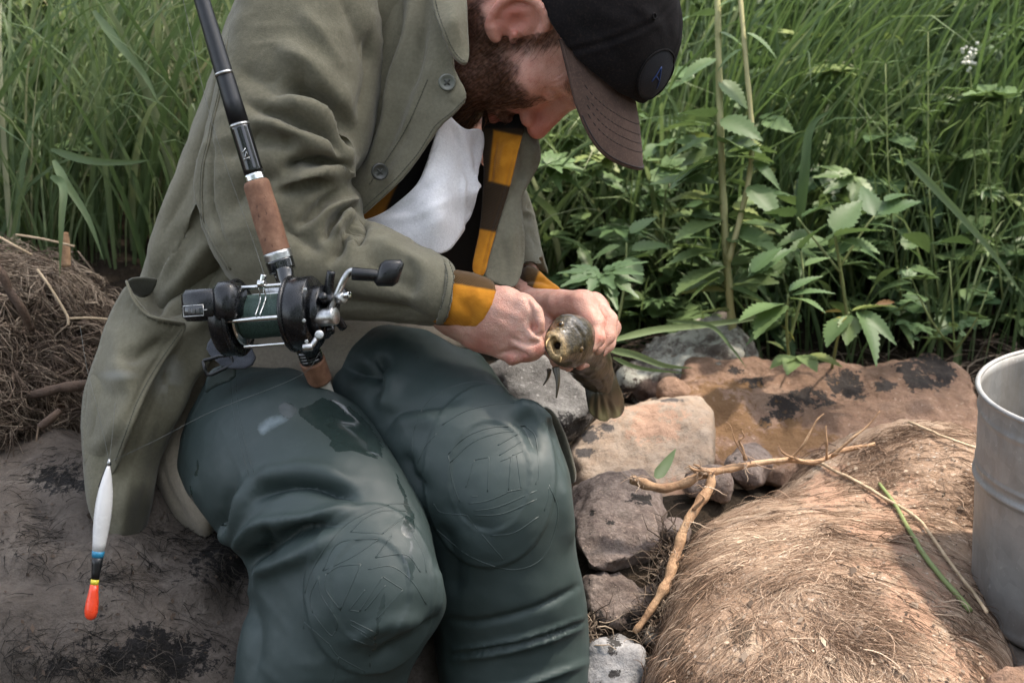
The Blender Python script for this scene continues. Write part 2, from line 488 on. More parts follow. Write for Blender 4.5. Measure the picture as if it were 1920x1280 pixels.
def stone_mat(name, c, patches=(), speck=None, bump=.8, lich=None, rough=.85, sc_=9):
    m = NT(name)
    f = m.ramp(m.noise(sc_, 8, .68, dist=.6), [(.28, tuple(v*.55 for v in c[0][:3])+(1,)), (.5, c[0]), (.72, c[1])])
    f = m.mix(m.ramp(m.noise(sc_*6, 6, .7), [(.42, 0.0), (.62, .5)]), f, c[2])
    f = m.mix(m.ramp(m.noise(170, 3, .7), [(.5, 0.0), (.72, .55)]), f, tuple(v*.45 for v in c[0][:3])+(1,))
    if speck: f = m.mix(m.ramp(m.noise(150, 4, .7, stretch=(1, 1.3, .8)), [(.60, 0.0), (.66, .8)]), f, speck)
    if lich: f = m.mix(m.ramp(m.noise(15, 9, .75), [(.46, 0.0), (.56, .9)]), f, lich)
    for an, col in patches:
        k = m.math('MULTIPLY', m.attr(an), 1.0)
        k = m.math('ADD', m.math('MULTIPLY', k, .8), m.math('ADD', m.math('MULTIPLY', m.math('SUBTRACT', m.noise(26, 5, .65), .5), 2.2), m.math('MULTIPLY', m.math('SUBTRACT', m.noise(120, 6, .75), .5), 2.0)))
        f = m.mix(m.ramp(k, [(.45, 0.0), (.55, .95)]), f, col)
    h = m.math('ADD', m.noise(28, 9, .7), m.math('MULTIPLY', m.noise(140, 5, .7), .4))
    m.set(Base_Color=f, Roughness=rough, Specular_IOR_Level=.25, Normal=m.bump(h, bump, .012)); return m.m
DK = (.018, .016, .015, 1)
M_ORANGE = stone_mat('rusty_sandstone', ((.26, .165, .118, 1), (.40, .285, .215, 1), (.23, .14, .09, 1)), [('dark', (.03, .028, .028, 1)), ('ochre', (.19, .11, .055, 1))], speck=(.40, .30, .23, 1), bump=1.0)
M_PINK = stone_mat('pale_pink_stone', ((.34, .27, .21, 1), (.46, .37, .29, 1), (.30, .20, .13, 1)), [('warm', (.40, .255, .18, 1)), ('dark', (.07, .065, .065, 1))], bump=.55)
M_GREY = stone_mat('grey_granite', ((.20, .19, .175, 1), (.34, .325, .30, 1), (.11, .10, .09, 1)), [('dark', DK)], speck=(.45, .43, .40, 1))
M_LICHEN = stone_mat('lichen_stone', ((.17, .145, .125, 1), (.30, .27, .23, 1), (.08, .065, .055, 1)), [('dark', (.05, .03, .025, 1))], lich=(.50, .50, .43, 1))
M_PURPLE = stone_mat('mottled_brown_stone', ((.15, .115, .10, 1), (.25, .19, .165, 1), (.30, .25, .22, 1)), [('dark', DK)], speck=(.36, .28, .23, 1))
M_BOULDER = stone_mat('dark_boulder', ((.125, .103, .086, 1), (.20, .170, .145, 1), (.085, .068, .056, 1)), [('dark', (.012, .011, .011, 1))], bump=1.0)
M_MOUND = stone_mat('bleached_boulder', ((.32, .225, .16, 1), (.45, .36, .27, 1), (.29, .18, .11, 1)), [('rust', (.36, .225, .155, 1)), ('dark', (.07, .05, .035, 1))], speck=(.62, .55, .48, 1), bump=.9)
M_BLUEGREY = stone_mat('blue_grey_stone', ((.26, .26, .265, 1), (.38, .385, .39, 1), (.16, .15, .15, 1)), [('dark', DK)], bump=.5)

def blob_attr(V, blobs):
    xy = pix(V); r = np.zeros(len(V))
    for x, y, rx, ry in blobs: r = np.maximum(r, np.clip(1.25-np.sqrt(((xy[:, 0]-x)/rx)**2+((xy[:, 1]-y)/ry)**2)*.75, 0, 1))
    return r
def rock(name, label, m, poly, planes, dr, k=.02, h=.0045, amp=.008, nsc=9, seed=1, attrs=None, cat='stone', facet=.8, chips=7):
    """planes: (x, y, d, world normal): half-spaces the stone lies behind; poly: its outline; dr: near and far distance"""
    pts = np.array(poly, float)
    L = np.array([C3(x, y, d) for x, y in pts for d in dr]); lo = L.min(0)-.02; hi = L.max(0)+.02
    nz = [(C3(x, y, d), M3@(np.array(n, float)/np.linalg.norm(n))) for x, y, d, n in planes]
    sp = smooth_poly(poly, 1)
    def f(p):
        r = carve(p, sp)
        for c, n in nz: r = smax(r, (p-c)@n, k*.4)
        r = smax(r, dr[0]-p[:, 2], k*.5); r = smax(r, p[:, 2]-dr[1], k*.5)
        return r
    Vc, _ = snet(f, lo, hi, .016); c0 = Vc.mean(0); rn = np.random.default_rng(seed)
    cuts = []
    for _ in range(chips):
        nv = rn.normal(size=3)*np.array([1, 1, .8]); nv[2] -= .5; nv /= np.linalg.norm(nv); cuts.append((nv, ((Vc-c0)@nv).max()*rn.uniform(.80, .95)))
    f0 = f
    def f(p):
        r = f0(p)
        wob = .004*vnoise(p, 45, seed)
        for nv, sup in cuts: r = smax(r, (p-c0)@nv-sup+wob, .006)
        return r
    V, F = snet(f, lo, hi, h)
    N = vnormals(V, F)
    nn = fbm(V, nsc, 5, seed, .55)
    cell = np.abs(fbm(V, nsc*1.7, 3, seed+20))               # creased facets
    V = V+N*(amp*nn+amp*facet*(cell-.4)+.0022*fbm(V, 60, 3, seed+9))[:, None]
    at = {a: blob_attr(V, b) for a, b in (attrs or {}).items()}
    o = mk(name, W(V), F, m, attrs=at)
    return props(o, label, cat, 'stones of the bank')
UP = (0, -.12, 1); FR = (0, -1, .15)
rock('rusty_stone', 'long rust orange sandstone block with black lichen patches behind the fibrous boulder', M_ORANGE,
     [(1288, 690), (1300, 672), (1380, 668), (1470, 680), (1560, 690), (1650, 682), (1710, 676), (1740, 656), (1790, 652), (1825, 668), (1836, 700), (1838, 800), (1800, 880), (1600, 930), (1420, 930), (1290, 872), (1262, 830), (1252, 780), (1268, 740)],
     [(1550, 690, 2.06, (0, -.25, 1)), (1550, 790, 1.80, (0, -1, .42)), (1262, 760, 1.87, (-1, -.35, .1))], (1.74, 2.12), k=.035, amp=.008, nsc=11, seed=3,
     attrs={'dark': [(1410, 717, 24, 12), (1385, 695, 22, 9), (1460, 765, 42, 28), (1435, 790, 16, 20), (1530, 745, 48, 20), (1590, 725, 40, 28), (1660, 722, 40, 16), (1720, 700, 45, 40), (1765, 690, 30, 30), (1370, 800, 15, 18), (1450, 835, 40, 18), (1265, 770, 12, 50)],
            'ochre': [(1340, 790, 90, 70), (1480, 830, 80, 40)]})
rock('lichen_stone', 'grey stone speckled with pale green lichen under the tall pale stems', M_LICHEN,
     [(1168, 740), (1172, 700), (1190, 665), (1230, 640), (1290, 612), (1340, 604), (1380, 615), (1402, 655), (1400, 700), (1340, 740), (1290, 755), (1230, 762)],
     [(1300, 650, 2.10, (0, -.5, 1)), (1250, 710, 1.93, (-.1, -1, .3))], (1.88, 2.3), k=.03, amp=.014, nsc=14, seed=5, attrs={'dark': [(1230, 735, 70, 22)]})
rock('pale_stone', 'wide flat pinkish stone behind the mottled brown stone', M_PINK,
     [(1070, 835), (1120, 790), (1180, 758), (1260, 745), (1330, 750), (1340, 840), (1320, 960), (1300, 1010), (1235, 1015), (1170, 960), (1060, 930), (1040, 880)],
     [(1180, 830, 1.83, (-.1, -.5, 1)), (1220, 980, 1.70, (.1, -1, .5))], (1.62, 2.05), k=.03, amp=.004, nsc=6, seed=8,
     attrs={'warm': [(1230, 790, 60, 38), (1260, 960, 60, 60)], 'dark': [(1105, 815, 20, 14), (1140, 800, 14, 10), (1095, 850, 18, 10), (1255, 750, 30, 4)]})
rock('grey_stone', 'speckled grey stone below the fish between knee and pale stone', M_GREY,
     [(900, 690), (960, 672), (1040, 668), (1110, 690), (1135, 730), (1110, 780), (1070, 825), (1000, 800), (930, 760)],
     [(1030, 730, 1.80, (.1, -.55, 1)), (1060, 800, 1.74, (0, -1, .4))], (1.68, 1.98), k=.03, amp=.006, seed=12, attrs={'dark': [(1080, 800, 40, 22)]})
rock('brown_stone', 'blocky mottled purple brown stone beside the left knee', M_PURPLE,
     [(1068, 925), (1100, 905), (1160, 892), (1215, 885), (1238, 930), (1240, 1000), (1238, 1060), (1200, 1082), (1110, 1080), (1085, 1040), (1072, 980)],
     [(1150, 910, 1.66, (0, -.35, 1)), (1150, 1000, 1.57, (-.05, -1, .75))], (1.48, 1.80), k=.02, amp=.007, nsc=12, seed=15, attrs={'dark': [(1205, 935, 26, 11), (1145, 978, 10, 8), (1110, 960, 8, 6)]})
rock('cracked_stone', 'rough brown stone wedged under the mottled brown stone', M_PURPLE,
     [(1095, 1070), (1150, 1085), (1220, 1075), (1250, 1085), (1240, 1130), (1210, 1170), (1150, 1185), (1100, 1160)],
     [(1170, 1085, 1.57, (0, -.6, 1)), (1170, 1130, 1.52, (0, -1, .3))], (1.46, 1.75), k=.02, amp=.012, nsc=16, seed=19, attrs={'dark': [(1120, 1160, 60, 20), (1200, 1165, 40, 12)]})
rock('smooth_stone', 'smooth blue grey cobble at the bottom beside the wader shin', M_BLUEGREY,
     [(1098, 1215), (1130, 1190), (1170, 1183), (1200, 1205), (1218, 1250), (1230, 1330), (1100, 1340)],
     [(1160, 1230, 1.46, (0, -.75, 1))], (1.3, 1.7), k=.04, amp=.003, seed=23, attrs={'dark': [(1150, 1205, 14, 18), (1152, 1262, 9, 6)]})
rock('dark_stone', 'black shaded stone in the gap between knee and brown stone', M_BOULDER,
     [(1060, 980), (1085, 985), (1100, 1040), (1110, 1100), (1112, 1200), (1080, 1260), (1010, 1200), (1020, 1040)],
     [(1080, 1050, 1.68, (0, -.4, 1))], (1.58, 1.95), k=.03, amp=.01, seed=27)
rock('brick_red_stone', 'reddish stone corner below the bucket at the bottom right', M_ORANGE,
     [(1845, 1285), (1870, 1255), (1930, 1235), (2030, 1230), (2080, 1300), (2060, 1420), (1860, 1420)],
     [(1950, 1260, 1.30, (0, -.5, 1))], (1.16, 1.5), k=.03, amp=.006, seed=31, attrs={'dark': [(0, 0, 1, 1)]})
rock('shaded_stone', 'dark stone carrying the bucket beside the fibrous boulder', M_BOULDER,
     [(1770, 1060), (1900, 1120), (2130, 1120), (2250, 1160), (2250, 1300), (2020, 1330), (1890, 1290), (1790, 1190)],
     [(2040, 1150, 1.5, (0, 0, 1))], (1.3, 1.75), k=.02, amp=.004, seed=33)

for nm, lab, m_, x, y, d, r, sd in (('brown_stone', 'small brown stone under the fork of the pale root', M_PURPLE, 1262, 1000, 1.60, 26, 61), ('brown_stone', 'dark small stone tucked behind the long arm of the pale root', M_PURPLE, 1330, 905, 1.70, 34, 62), ('pale_stone', 'small pale wedge between mottled brown stone and fibrous boulder', M_PINK, 1250, 1062, 1.56, 22, 63),
                         ('grey_stone', 'small grey stone above the smooth cobble beside the root end', M_GREY, 1222, 1192, 1.50, 22, 64), ('rusty_stone', 'small rusty stone between lichen stone and long sandstone block', M_ORANGE, 1262, 735, 1.97, 26, 65), ('brown_stone', 'rounded stone half hidden under the root crossing to the boulder', M_PURPLE, 1405, 880, 1.74, 36, 66)):
    rock(nm, lab, m_, [(x+r*1.25*math.cos(a)*(1+.15*math.sin(3*a+sd)), y+r*math.sin(a)*(1+.15*math.cos(2*a+sd))) for a in np.arange(8)*math.pi/4], [(x, y-r*.3, d, (0, -.6, 1))], (d-.05, d+.09), k=.015, h=.0035, amp=.005, nsc=18, seed=sd, chips=6)
# the boulder he sits on
def f_boulder(p):
    q = W(p)
    e1 = ellips(p, toC([-.50, .02, .02]), (.52, .44, .40), WR)
    e2 = ellips(p, toC([-.20, -.02, -.02]), (.36, .36, .37), WR)
    return smin(e1, e2, .08)
V, F = snet(f_boulder, toC([-.5, .02, .1])-np.array([.6, .75, .75]), toC([-.5, .02, .1])+np.array([.85, .75, .75]), .012)
N = vnormals(V, F); V = V+N*(.02*fbm(V, 7, 5, 41)+.012*np.abs(fbm(V, 13, 3, 43)))[:, None]
BO_V, BO_F = W(V), F
o = mk('boulder', BO_V, F, M_BOULDER, attrs={'dark': blob_attr(V, [(120, 890, 50, 25), (300, 1225, 120, 50), (420, 1040, 50, 50), (80, 1240, 70, 25)])})
props(o, 'dark grey brown boulder under the seated man with black root hairs', 'boulder')

# the bleached boulder with the root mat
MOUND_POLY = [(1180, 1420), (1215, 1290), (1240, 1180), (1262, 1090), (1300, 985), (1345, 905), (1420, 862), (1500, 838), (1580, 800), (1650, 765), (1740, 748), (1800, 760), (1850, 800), (1885, 880), (1890, 1000), (1870, 1130), (1900, 1260), (1920, 1420)]
mp_ = smooth_poly(MOUND_POLY, 2)
def f_mound(p):
    e1 = ellips(p, toC([.33, -.19, .17]), (.27, .36, .245), WR)
    e2 = ellips(p, toC([.53, .13, .17]), (.22, .27, .245), WR)
    e = smin(e1, e2, .11)
    return smax(e, carve(p, mp_), .025)
c = toC([.42, -.1, .15])
V, F = snet(f_mound, c-np.array([.42, .5, .62]), c+np.array([.42, .5, .62]), .009)
N = vnormals(V, F); V = V+N*(.007*fbm(V, 10, 5, 51)+.005*np.abs(fbm(V, 22, 3, 53)))[:, None]
MO_V, MO_F = V, F
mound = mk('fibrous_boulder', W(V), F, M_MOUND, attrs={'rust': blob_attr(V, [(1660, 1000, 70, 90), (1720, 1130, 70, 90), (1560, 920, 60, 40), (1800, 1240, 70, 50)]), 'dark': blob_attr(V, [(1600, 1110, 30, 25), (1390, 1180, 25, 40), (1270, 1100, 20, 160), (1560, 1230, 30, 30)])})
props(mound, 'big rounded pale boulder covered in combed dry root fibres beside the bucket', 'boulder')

# ------------------------------------------------------------------ fibres: thin tapering three-sided hairs
def hairs(paths, r0, r1=None, sides=3):
    """paths: (n, m, 3) world -> verts, quads"""
    n, m, _ = paths.shape
    T = np.gradient(paths, axis=1); T /= np.maximum(np.linalg.norm(T, axis=2), 1e-9)[..., None]
    up = RNG.normal(size=(n, 1, 3)); U = np.cross(T, up); U /= np.maximum(np.linalg.norm(U, axis=2), 1e-9)[..., None]
    Vv = np.cross(T, U)
    r0 = np.broadcast_to(np.asarray(r0, float), (n,)); tt = np.linspace(0, 1, m)
    rad = r0[:, None]*(1-tt*(.75 if r1 is None else 1-r1))
    a = np.arange(sides)/sides*2*math.pi
    P_ = paths[:, :, None]+rad[..., None, None]*(np.cos(a)[None, None, :, None]*U[:, :, None]+np.sin(a)[None, None, :, None]*Vv[:, :, None])
    idx = np.arange(n*m*sides).reshape(n, m, sides)
    A = idx[:, :-1]; B = idx[:, 1:]
    F = np.stack([A, np.roll(A, -1, 2), np.roll(B, -1, 2), B], -1).reshape(-1, 4)
    return P_.reshape(-1, 3), F
def per_vert(vals, m, sides=3): return np.repeat(vals, m*sides)
class Surf:
    """nearest-point helper on a mesh (world)"""
    def __init__(s, V, F): s.b = BVHTree.FromPolygons([tuple(v) for v in V], [tuple(int(i) for i in f) for f in F])
    def near(s, p):
        r = s.b.find_nearest(Vector(p)); return np.array(r[0]), np.array(r[1])
    def ray(s, x, y):
        o = CAM; d = P(x, y, 1.0)-CAM; r = s.b.ray_cast(Vector(o), Vector(d/np.linalg.norm(d)))
        return (np.array(r[0]), np.array(r[1])) if r[0] is not None else (None, None)
def fibre_mat(name, c1, c2, c3, rough=.85):
    m = NT(name); f = m.ramp(m.attr('tint'), [(0.0, c1), (.5, c2), (1.0, c3)])
    m.set(Base_Color=f, Roughness=rough, Specular_IOR_Level=.2); return m.m
M_FIBRE = fibre_mat('dry_fibre', (.075, .046, .030, 1), (.27, .18, .125, 1), (.54, .42, .315, 1))
M_DARKFIBRE = fibre_mat('dark_fibre', (.012, .011, .010, 1), (.035, .030, .026, 1), (.10, .085, .07, 1))
M_ROOTS = fibre_mat('brown_roots', (.042, .030, .022, 1), (.135, .098, .074, 1), (.38, .305, .23, 1))
S_MO = Surf(W(MO_V), MO_F)
FLOW = np.array([(1280, 1050, -.5, .87), (1300, 1200, -.3, .95), (1330, 960, -.75, .65), (1400, 905, -.9, .42), (1500, 865, -.97, .2), (1620, 840, .85, .5), (1470, 960, -.85, .5), (1430, 1040, -.55, .83), (1560, 930, .8, .6), (1500, 1060, -.1, .99), (1560, 1120, .3, .95), (1500, 1200, .15, .99), (1620, 1180, .5, .87), (1700, 1000, .6, .8), (1760, 1150, .65, .76), (1650, 1280, .5, .87), (1400, 1130, -.3, .95), (1420, 1250, .1, .99), (1790, 800, .95, .3), (1840, 900, .5, .87), (1700, 780, .95, .2), (1700, 880, .75, .66)])
def flow_mound(x, y):
    """combing direction of the mat: strands fall from the crown to all sides"""
    w_ = 1/((FLOW[:, 0]-x)**2+(FLOW[:, 1]-y)**2+900)**1.5
    d = (FLOW[:, 2:]*w_[:, None]).sum(0)
    return d/max(np.linalg.norm(d), 1e-6)
paths = []; tint = []; rad = []
tries = 0
while len(paths) < 13000 and tries < 42000:
    tries += 1
    x = random.uniform(1225, 1850); y = random.uniform(745, 1330)
    if 1640+.25*(y-880) < x < 1800+.3*(y-900) and y > 880 and random.random() < .72: continue
    if x > 1700 and y < 900 and random.random() < .2: continue
    p, n = S_MO.ray(x, y)
    if p is None: continue
    gap = float(vnoise(np.array([[p[0], p[1], p[2]]]), 16, 77)[0])+.5*float(vnoise(np.array([[p[0], p[1], p[2]]]), 45, 78)[0])
    if gap > (.12 if x < 1600 else -.12) and random.random() < .85: continue
    L = random.uniform(.015, .065); m = 7; st = L/m; pts = []
    wob = random.gauss(0, .42)+.5*float(vnoise(np.array([[p[0], p[1], 0]]), 18, 3)[0])
    lift = random.uniform(.0004, .0030) if random.random() < .92 else random.uniform(.004, .013)
    for k in range(m):
        pts.append(p+n*(lift*math.sin(math.pi*(k+.4)/m)))
        xy = pix(toC(p)[None])[0]; d = flow_mound(*xy)
        wob += random.gauss(0, .16); c_, s_ = math.cos(wob), math.sin(wob)
        d = np.array([d[0]*c_-d[1]*s_, d[0]*s_+d[1]*c_])
        wd = RV*d[0]+DV*d[1]; wd = wd-n*(wd@n); wd /= np.linalg.norm(wd)
        p, n = S_MO.near(p+wd*st)
    paths.append(pts); rad.append(random.uniform(.00015, .0004) if random.random() < .90 else random.uniform(.0004, .0009))
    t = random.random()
    dk = (ss(1420, 1260, x)*.55+ss(880, 790, y)*ss(1500, 1600, x)*.75+(.6 if x > 1785 else 0))  # tint paints shaded left side and bucket shadow strip; upper right fringe is dark
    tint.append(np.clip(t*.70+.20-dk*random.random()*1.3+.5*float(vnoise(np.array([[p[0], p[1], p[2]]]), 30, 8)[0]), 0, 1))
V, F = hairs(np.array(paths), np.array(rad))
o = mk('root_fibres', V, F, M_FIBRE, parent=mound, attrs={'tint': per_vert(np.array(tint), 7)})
props(o, kind='stuff')

S_BO = Surf(BO_V, BO_F)
paths = []; tint = []; rad = []
clumps = [(120, 880, 90, 45, .9), (60, 1010, 60, 60, .5), (300, 1190, 150, 80, .8), (90, 1220, 120, 60, 1.2), (420, 1060, 60, 60, .6), (230, 1080, 80, 30, .5), (200, 1250, 180, 40, .8), (330, 1010, 80, 40, .7)]
for _ in range(1300):
    cx, cy, rx, ry, a0 = random.choice(clumps)
    x = random.gauss(cx, rx*.6); y = random.gauss(cy, ry*.6)
    p, n = S_BO.ray(x, y)
    if p is None: continue
    a = a0+random.gauss(0, 1.1); pts = []; lift = random.uniform(.001, .006)
    L = random.uniform(.012, .05)
    for k in range(6):
        pts.append(p+n*lift*math.sin(math.pi*(k+.3)/6)); a += random.gauss(0, .2)
        wd = RV*math.cos(a)+DV*math.sin(a); wd = wd-n*(wd@n); p, n = S_BO.near(p+wd*L/6)
    paths.append(pts); tint.append(random.random()**1.6); rad.append(random.uniform(.0002, .0006))
V, F = hairs(np.array(paths), np.array(rad))
o = mk('black_root_hairs', V, F, M_DARKFIBRE, parent=bpy.data.objects['boulder'], attrs={'tint': per_vert(np.array(tint), 6)}); props(o, kind='stuff')

# tussock of dead grass and roots on the left bank
def f_tus(p):
    e = ellips(p, toC([-.80, .28, .36]), (.30, .26, .235), WR)
    e = smin(e, ellips(p, toC([-.62, .22, .36]), (.14, .18, .12), WR), .06)
    return e
c = toC([-.78, .25, .35]); V, F = snet(f_tus, c-.42, c+.42, .012)
N = vnormals(V, F); V = V+N*(.03*fbm(V, 9, 5, 61)+.015*fbm(V, 30, 3, 63))[:, None]
TU_V = W(V); tus = mk('earth_bank', TU_V, F, soil('root_earth', (.012, .007, .005, 1), (.045, .025, .016, 1), (.10, .055, .035, 1))); props(tus, kind='structure')
S_TU = Surf(TU_V, F)
paths = []; tint = []; rad = []
for it_ in range(4700):
    x = random.uniform(-120, 230); y = random.triangular(400, 860, 560) if it_ < 4200 else random.triangular(400, 640, 440)
    p, n = S_TU.ray(x, y)
    if p is None: continue
    up = y < 470
    a = random.choice([random.gauss(.2, .35), random.gauss(1.3, .6)]) if not up else random.gauss(.15, .45)
    L = random.uniform(.05, .16); lift = random.uniform(.004, .035); pts = []; st_ = it_ >= 4200
    for k in range(8):
        pts.append(p+n*lift*math.sin(math.pi*(k+.4)/8)+RNG.normal(0, .0015, 3)); a += random.gauss(0, .06 if st_ else .32)
        wd = RV*math.cos(a)+DV*math.sin(a); wd = wd-n*(wd@n); p, n = S_TU.near(p+wd*L/8)
    paths.append(pts); rad.append(random.uniform(.0004, .0011) if random.random() < .9 else random.uniform(.0014, .0026))
    tint.append(random.uniform(.75, 1) if st_ else np.clip(random.random()**1.3*.9+(.5*random.random() if y < 560 else 0), 0, 1))
V, F = hairs(np.array(paths), np.array(rad))
o = mk('dry_roots', V, F, M_ROOTS, parent=tus, attrs={'tint': per_vert(np.array(tint), 8)}); props(o, kind='stuff')

# rootlets and crumbs in the gaps between the stones
paths = []; tint = []; rad = []
for _ in range(420):
    x, y = random.choice([(1235, 1185), (1228, 1250), (1110, 1185), (1240, 1110), (1252, 1030)]); x += random.gauss(0, 12); y += random.gauss(0, 24)
    p = P(x, y, 1.545-(y-1100)*.0004+random.gauss(0, .012)); a = random.uniform(0, 6.28); L = random.uniform(.012, .06); pts = []
    for k in range(6):
        pts.append(p.copy()); a += random.gauss(0, .5); p = p+(RV*math.cos(a)+DV*math.sin(a)+FV*random.gauss(0, .4))*L/6
    paths.append(pts); tint.append(random.random()**1.2); rad.append(random.uniform(.0003, .0011))
V, F = hairs(np.array(paths), np.array(rad)); o = mk('tangled_rootlets', V, F, M_ROOTS, attrs={'tint': per_vert(np.array(tint), 6)}, base=(0, 0, 0)); props(o, kind='stuff')

# crumbs of bark, dead leaf and soil lying on the boulder, the stones and the bank
litter = []; tint = []
for k in range(1250):
    if k < 750: x, y, S_ = random.uniform(1235, 1850), random.uniform(760, 1290), S_MO
    elif k < 950: x, y, S_ = random.uniform(-20, 460), random.uniform(800, 1290), S_BO
    else: x, y, S_ = random.uniform(-60, 220), random.uniform(430, 840), S_TU
    p, n = S_.ray(x, y)
    if p is None: continue
    u, v = frame(n); a = random.uniform(0, 6.28); u, v = u*math.cos(a)+v*math.sin(a), v*math.cos(a)-u*math.sin(a)
    L = random.uniform(.0010, .0032) if random.random() < .95 else random.uniform(.004, .007); w_ = L*random.uniform(.25, .8); c_ = p+n*random.uniform(.001, .004); tl_ = n*random.uniform(-.4, .4)*L
    litter += [c_-u*L+tl_, c_-v*w_+n*L*.2, c_+u*L-tl_, c_+v*w_+n*L*.1]; tint.append(random.random()*(.25 if S_ is S_BO else 1))
litter = np.array(litter); o = mk('litter', litter, np.arange(len(litter)).reshape(-1, 4), M_ROOTS, smooth=False, attrs={'tint': np.repeat(tint, 4)}, base=(0, 0, 0)); props(o, kind='stuff')
# ------------------------------------------------------------------ grass
def leaf_mat(name, stops, rough=.5, trans=.42):
    m = NT(name)
    f = m.ramp(m.attr('tint'), stops)
    f = m.mix(m.math('MULTIPLY', m.noise(45, 5, .6), .45), f, m.mix(.5, f, (.02, .035, .012, 1)))
    m.set(Base_Color=f, Roughness=rough, Specular_IOR_Level=.35)
    tr = m.n('ShaderNodeBsdfTranslucent'); m.l(m.mix(.5, f, (.10, .16, .03, 1)), tr.inputs[0])
    mx = m.n('ShaderNodeMixShader'); mx.inputs[0].default_value = trans
    m.l(m.b.outputs[0], mx.inputs[1]); m.l(tr.outputs[0], mx.inputs[2])
    m.l(mx.outputs[0], m.t.nodes['Material Output'].inputs[0]); return m.m
M_GRASS = leaf_mat('grass_blades', [(0.0, (.060, .098, .042, 1)), (.45, (.125, .185, .078, 1)), (.8, (.21, .275, .135, 1)), (.93, (.30, .33, .19, 1)), (1.0, (.48, .43, .28, 1))])
M_DKGRASS = leaf_mat('deep_grass_blades', [(0.0, (.052, .092, .040, 1)), (.5, (.108, .172, .072, 1)), (.85, (.18, .245, .11, 1)), (1.0, (.27, .31, .17, 1))])
def blades(B, H, lean, bend, wd, tint, segs=7):
    """B base (n,3); lean (n,2) sideways drift at the tip; bend droop; returns ribbon mesh"""
    n = len(B); t = np.linspace(0, 1, segs+1)[None]
    L = np.linalg.norm(lean, axis=1)[:, None]
    dirn = lean/np.maximum(L, 1e-6)
    out = L*(t**1.7); up = H[:, None]*(t-bend[:, None]*t**3)
    C_ = np.stack([B[:, 0:1]+dirn[:, 0:1]*out, B[:, 1:2]+dirn[:, 1:2]*out, B[:, 2:3]+up], -1)
    T = np.gradient(C_, axis=1); T /= np.linalg.norm(T, axis=2)[..., None]
    a = RNG.uniform(0, 2*math.pi, n); tw = RNG.uniform(-1.2, 1.2, n)
    ang = a[:, None]+tw[:, None]*t
    S = np.stack([np.cos(ang), np.sin(ang), np.zeros_like(ang)], -1); S = S-T*(S*T).sum(2)[..., None]; S /= np.maximum(np.linalg.norm(S, axis=2), 1e-6)[..., None]
    Nn = np.cross(T, S)
    wv = wd[:, None]*np.minimum(1, (t*5+.45))*(1-t**2.2)
    l = C_+S*wv[..., None]; r = C_-S*wv[..., None]; c = C_-Nn*(wv*.35)[..., None]
    V = np.stack([l, c, r], 2).reshape(-1, 3)
    idx = np.arange(n*(segs+1)*3).reshape(n, segs+1, 3)
    F = np.concatenate([np.stack([idx[:, :-1, k], idx[:, :-1, k+1], idx[:, 1:, k+1], idx[:, 1:, k]], -1).reshape(-1, 4) for k in (0, 1)])
    return V, F, np.repeat(tint, (segs+1)*3)
def scatter(n, xr, yr, dens=lambda x, y: 1):
    x = RNG.uniform(*xr, n); y = yr[0]+(yr[1]-yr[0])*RNG.random(n)**1.5
    keep = RNG.random(n) < dens(x, y); x, y = x[keep], y[keep]
    return np.stack([x, y, terrain(x, y)-.02], 1)
def clump_noise(B, s, seed): return fbm(np.stack([B[:, 0], B[:, 1], 0*B[:, 0]], -1), s, 3, seed)
def field(name, n, xr, yr, hr, m, leanmu, leansd, wr, seed, dens=lambda x, y: 1+0*x, t0=.5, tsd=.25, dry=.03):
    B = scatter(n, xr, yr, dens); k = len(B)
    cn = clump_noise(B, 2.2, seed)
    H = RNG.uniform(*hr, k)*(1+.35*cn); lean = RNG.normal(0, leansd, (k, 2))+np.array(leanmu)+.12*np.stack([cn, clump_noise(B, 2.6, seed+3)], 1)
    lean *= (H/np.mean(hr))[:, None]; lean *= np.minimum(1, .55*H/np.maximum(np.linalg.norm(lean, axis=1), 1e-6))[:, None]
    tint = np.clip(RNG.normal(t0, tsd, k)+.18*cn, 0, .9); d = RNG.random(k) < dry; tint[d] = RNG.uniform(.92, 1, d.sum())
    V, F, tt = blades(B, H, lean, RNG.uniform(.05, .55, k), RNG.uniform(*wr, k)*.5, tint)
    o = mk(name, V, F, m, attrs={'tint': tt}, base=(0, 0, 0)); return props(o, kind='stuff')
clear = lambda x, y: np.where(((x > -.1) & (y < .70+.12*np.sin(x*9))) | ((x > -.66) & (y < .56)), .0, 1.0)*np.where((x < -.3) & (y < .48), .15, 1)
field('tall_grass', 5600, (-1.9, .35), (.45, 2.6), (.38, .85), M_GRASS, (.05, .02), .21, (.004, .011), 71, clear, .55, .22, .05)
field('fine_grass', 4600, (-1.9, .4), (.45, 2.2), (.2, .55), M_GRASS, (.03, .03), .16, (.002, .0045), 72, clear, .6, .25, .10)
field('broad_grass', 500, (-1.9, .3), (.60, 1.8), (.30, .62), M_GRASS, (.04, .0), .24, (.009, .016), 78, clear, .70, .16, .03)
field('stem_grass', 900, (.1, 2.2), (.75, 2.2), (.4, .95), M_DKGRASS, (.05, -.01), .10, (.002, .006), 79, t0=.6, tsd=.2, dry=.0)
field('pale_grass', 600, (-1.9, -.15), (.70, 2.0), (.25, .5), M_GRASS, (.04, .05), .16, (.003, .007), 83, clear, .86, .06, .15)
field('far_grass', 9000, (-5.5, 5.5), (2.2, 7.5), (.5, 1.15), M_DKGRASS, (.05, -.05), .2, (.007, .016), 73, t0=.5)
field('deep_grass', 5200, (.3, 2.6), (.85, 2.8), (.55, 1.05), M_DKGRASS, (.20, -.08), .13, (.004, .010), 74, lambda x, y: 1+0*x, .45, .2, .02)
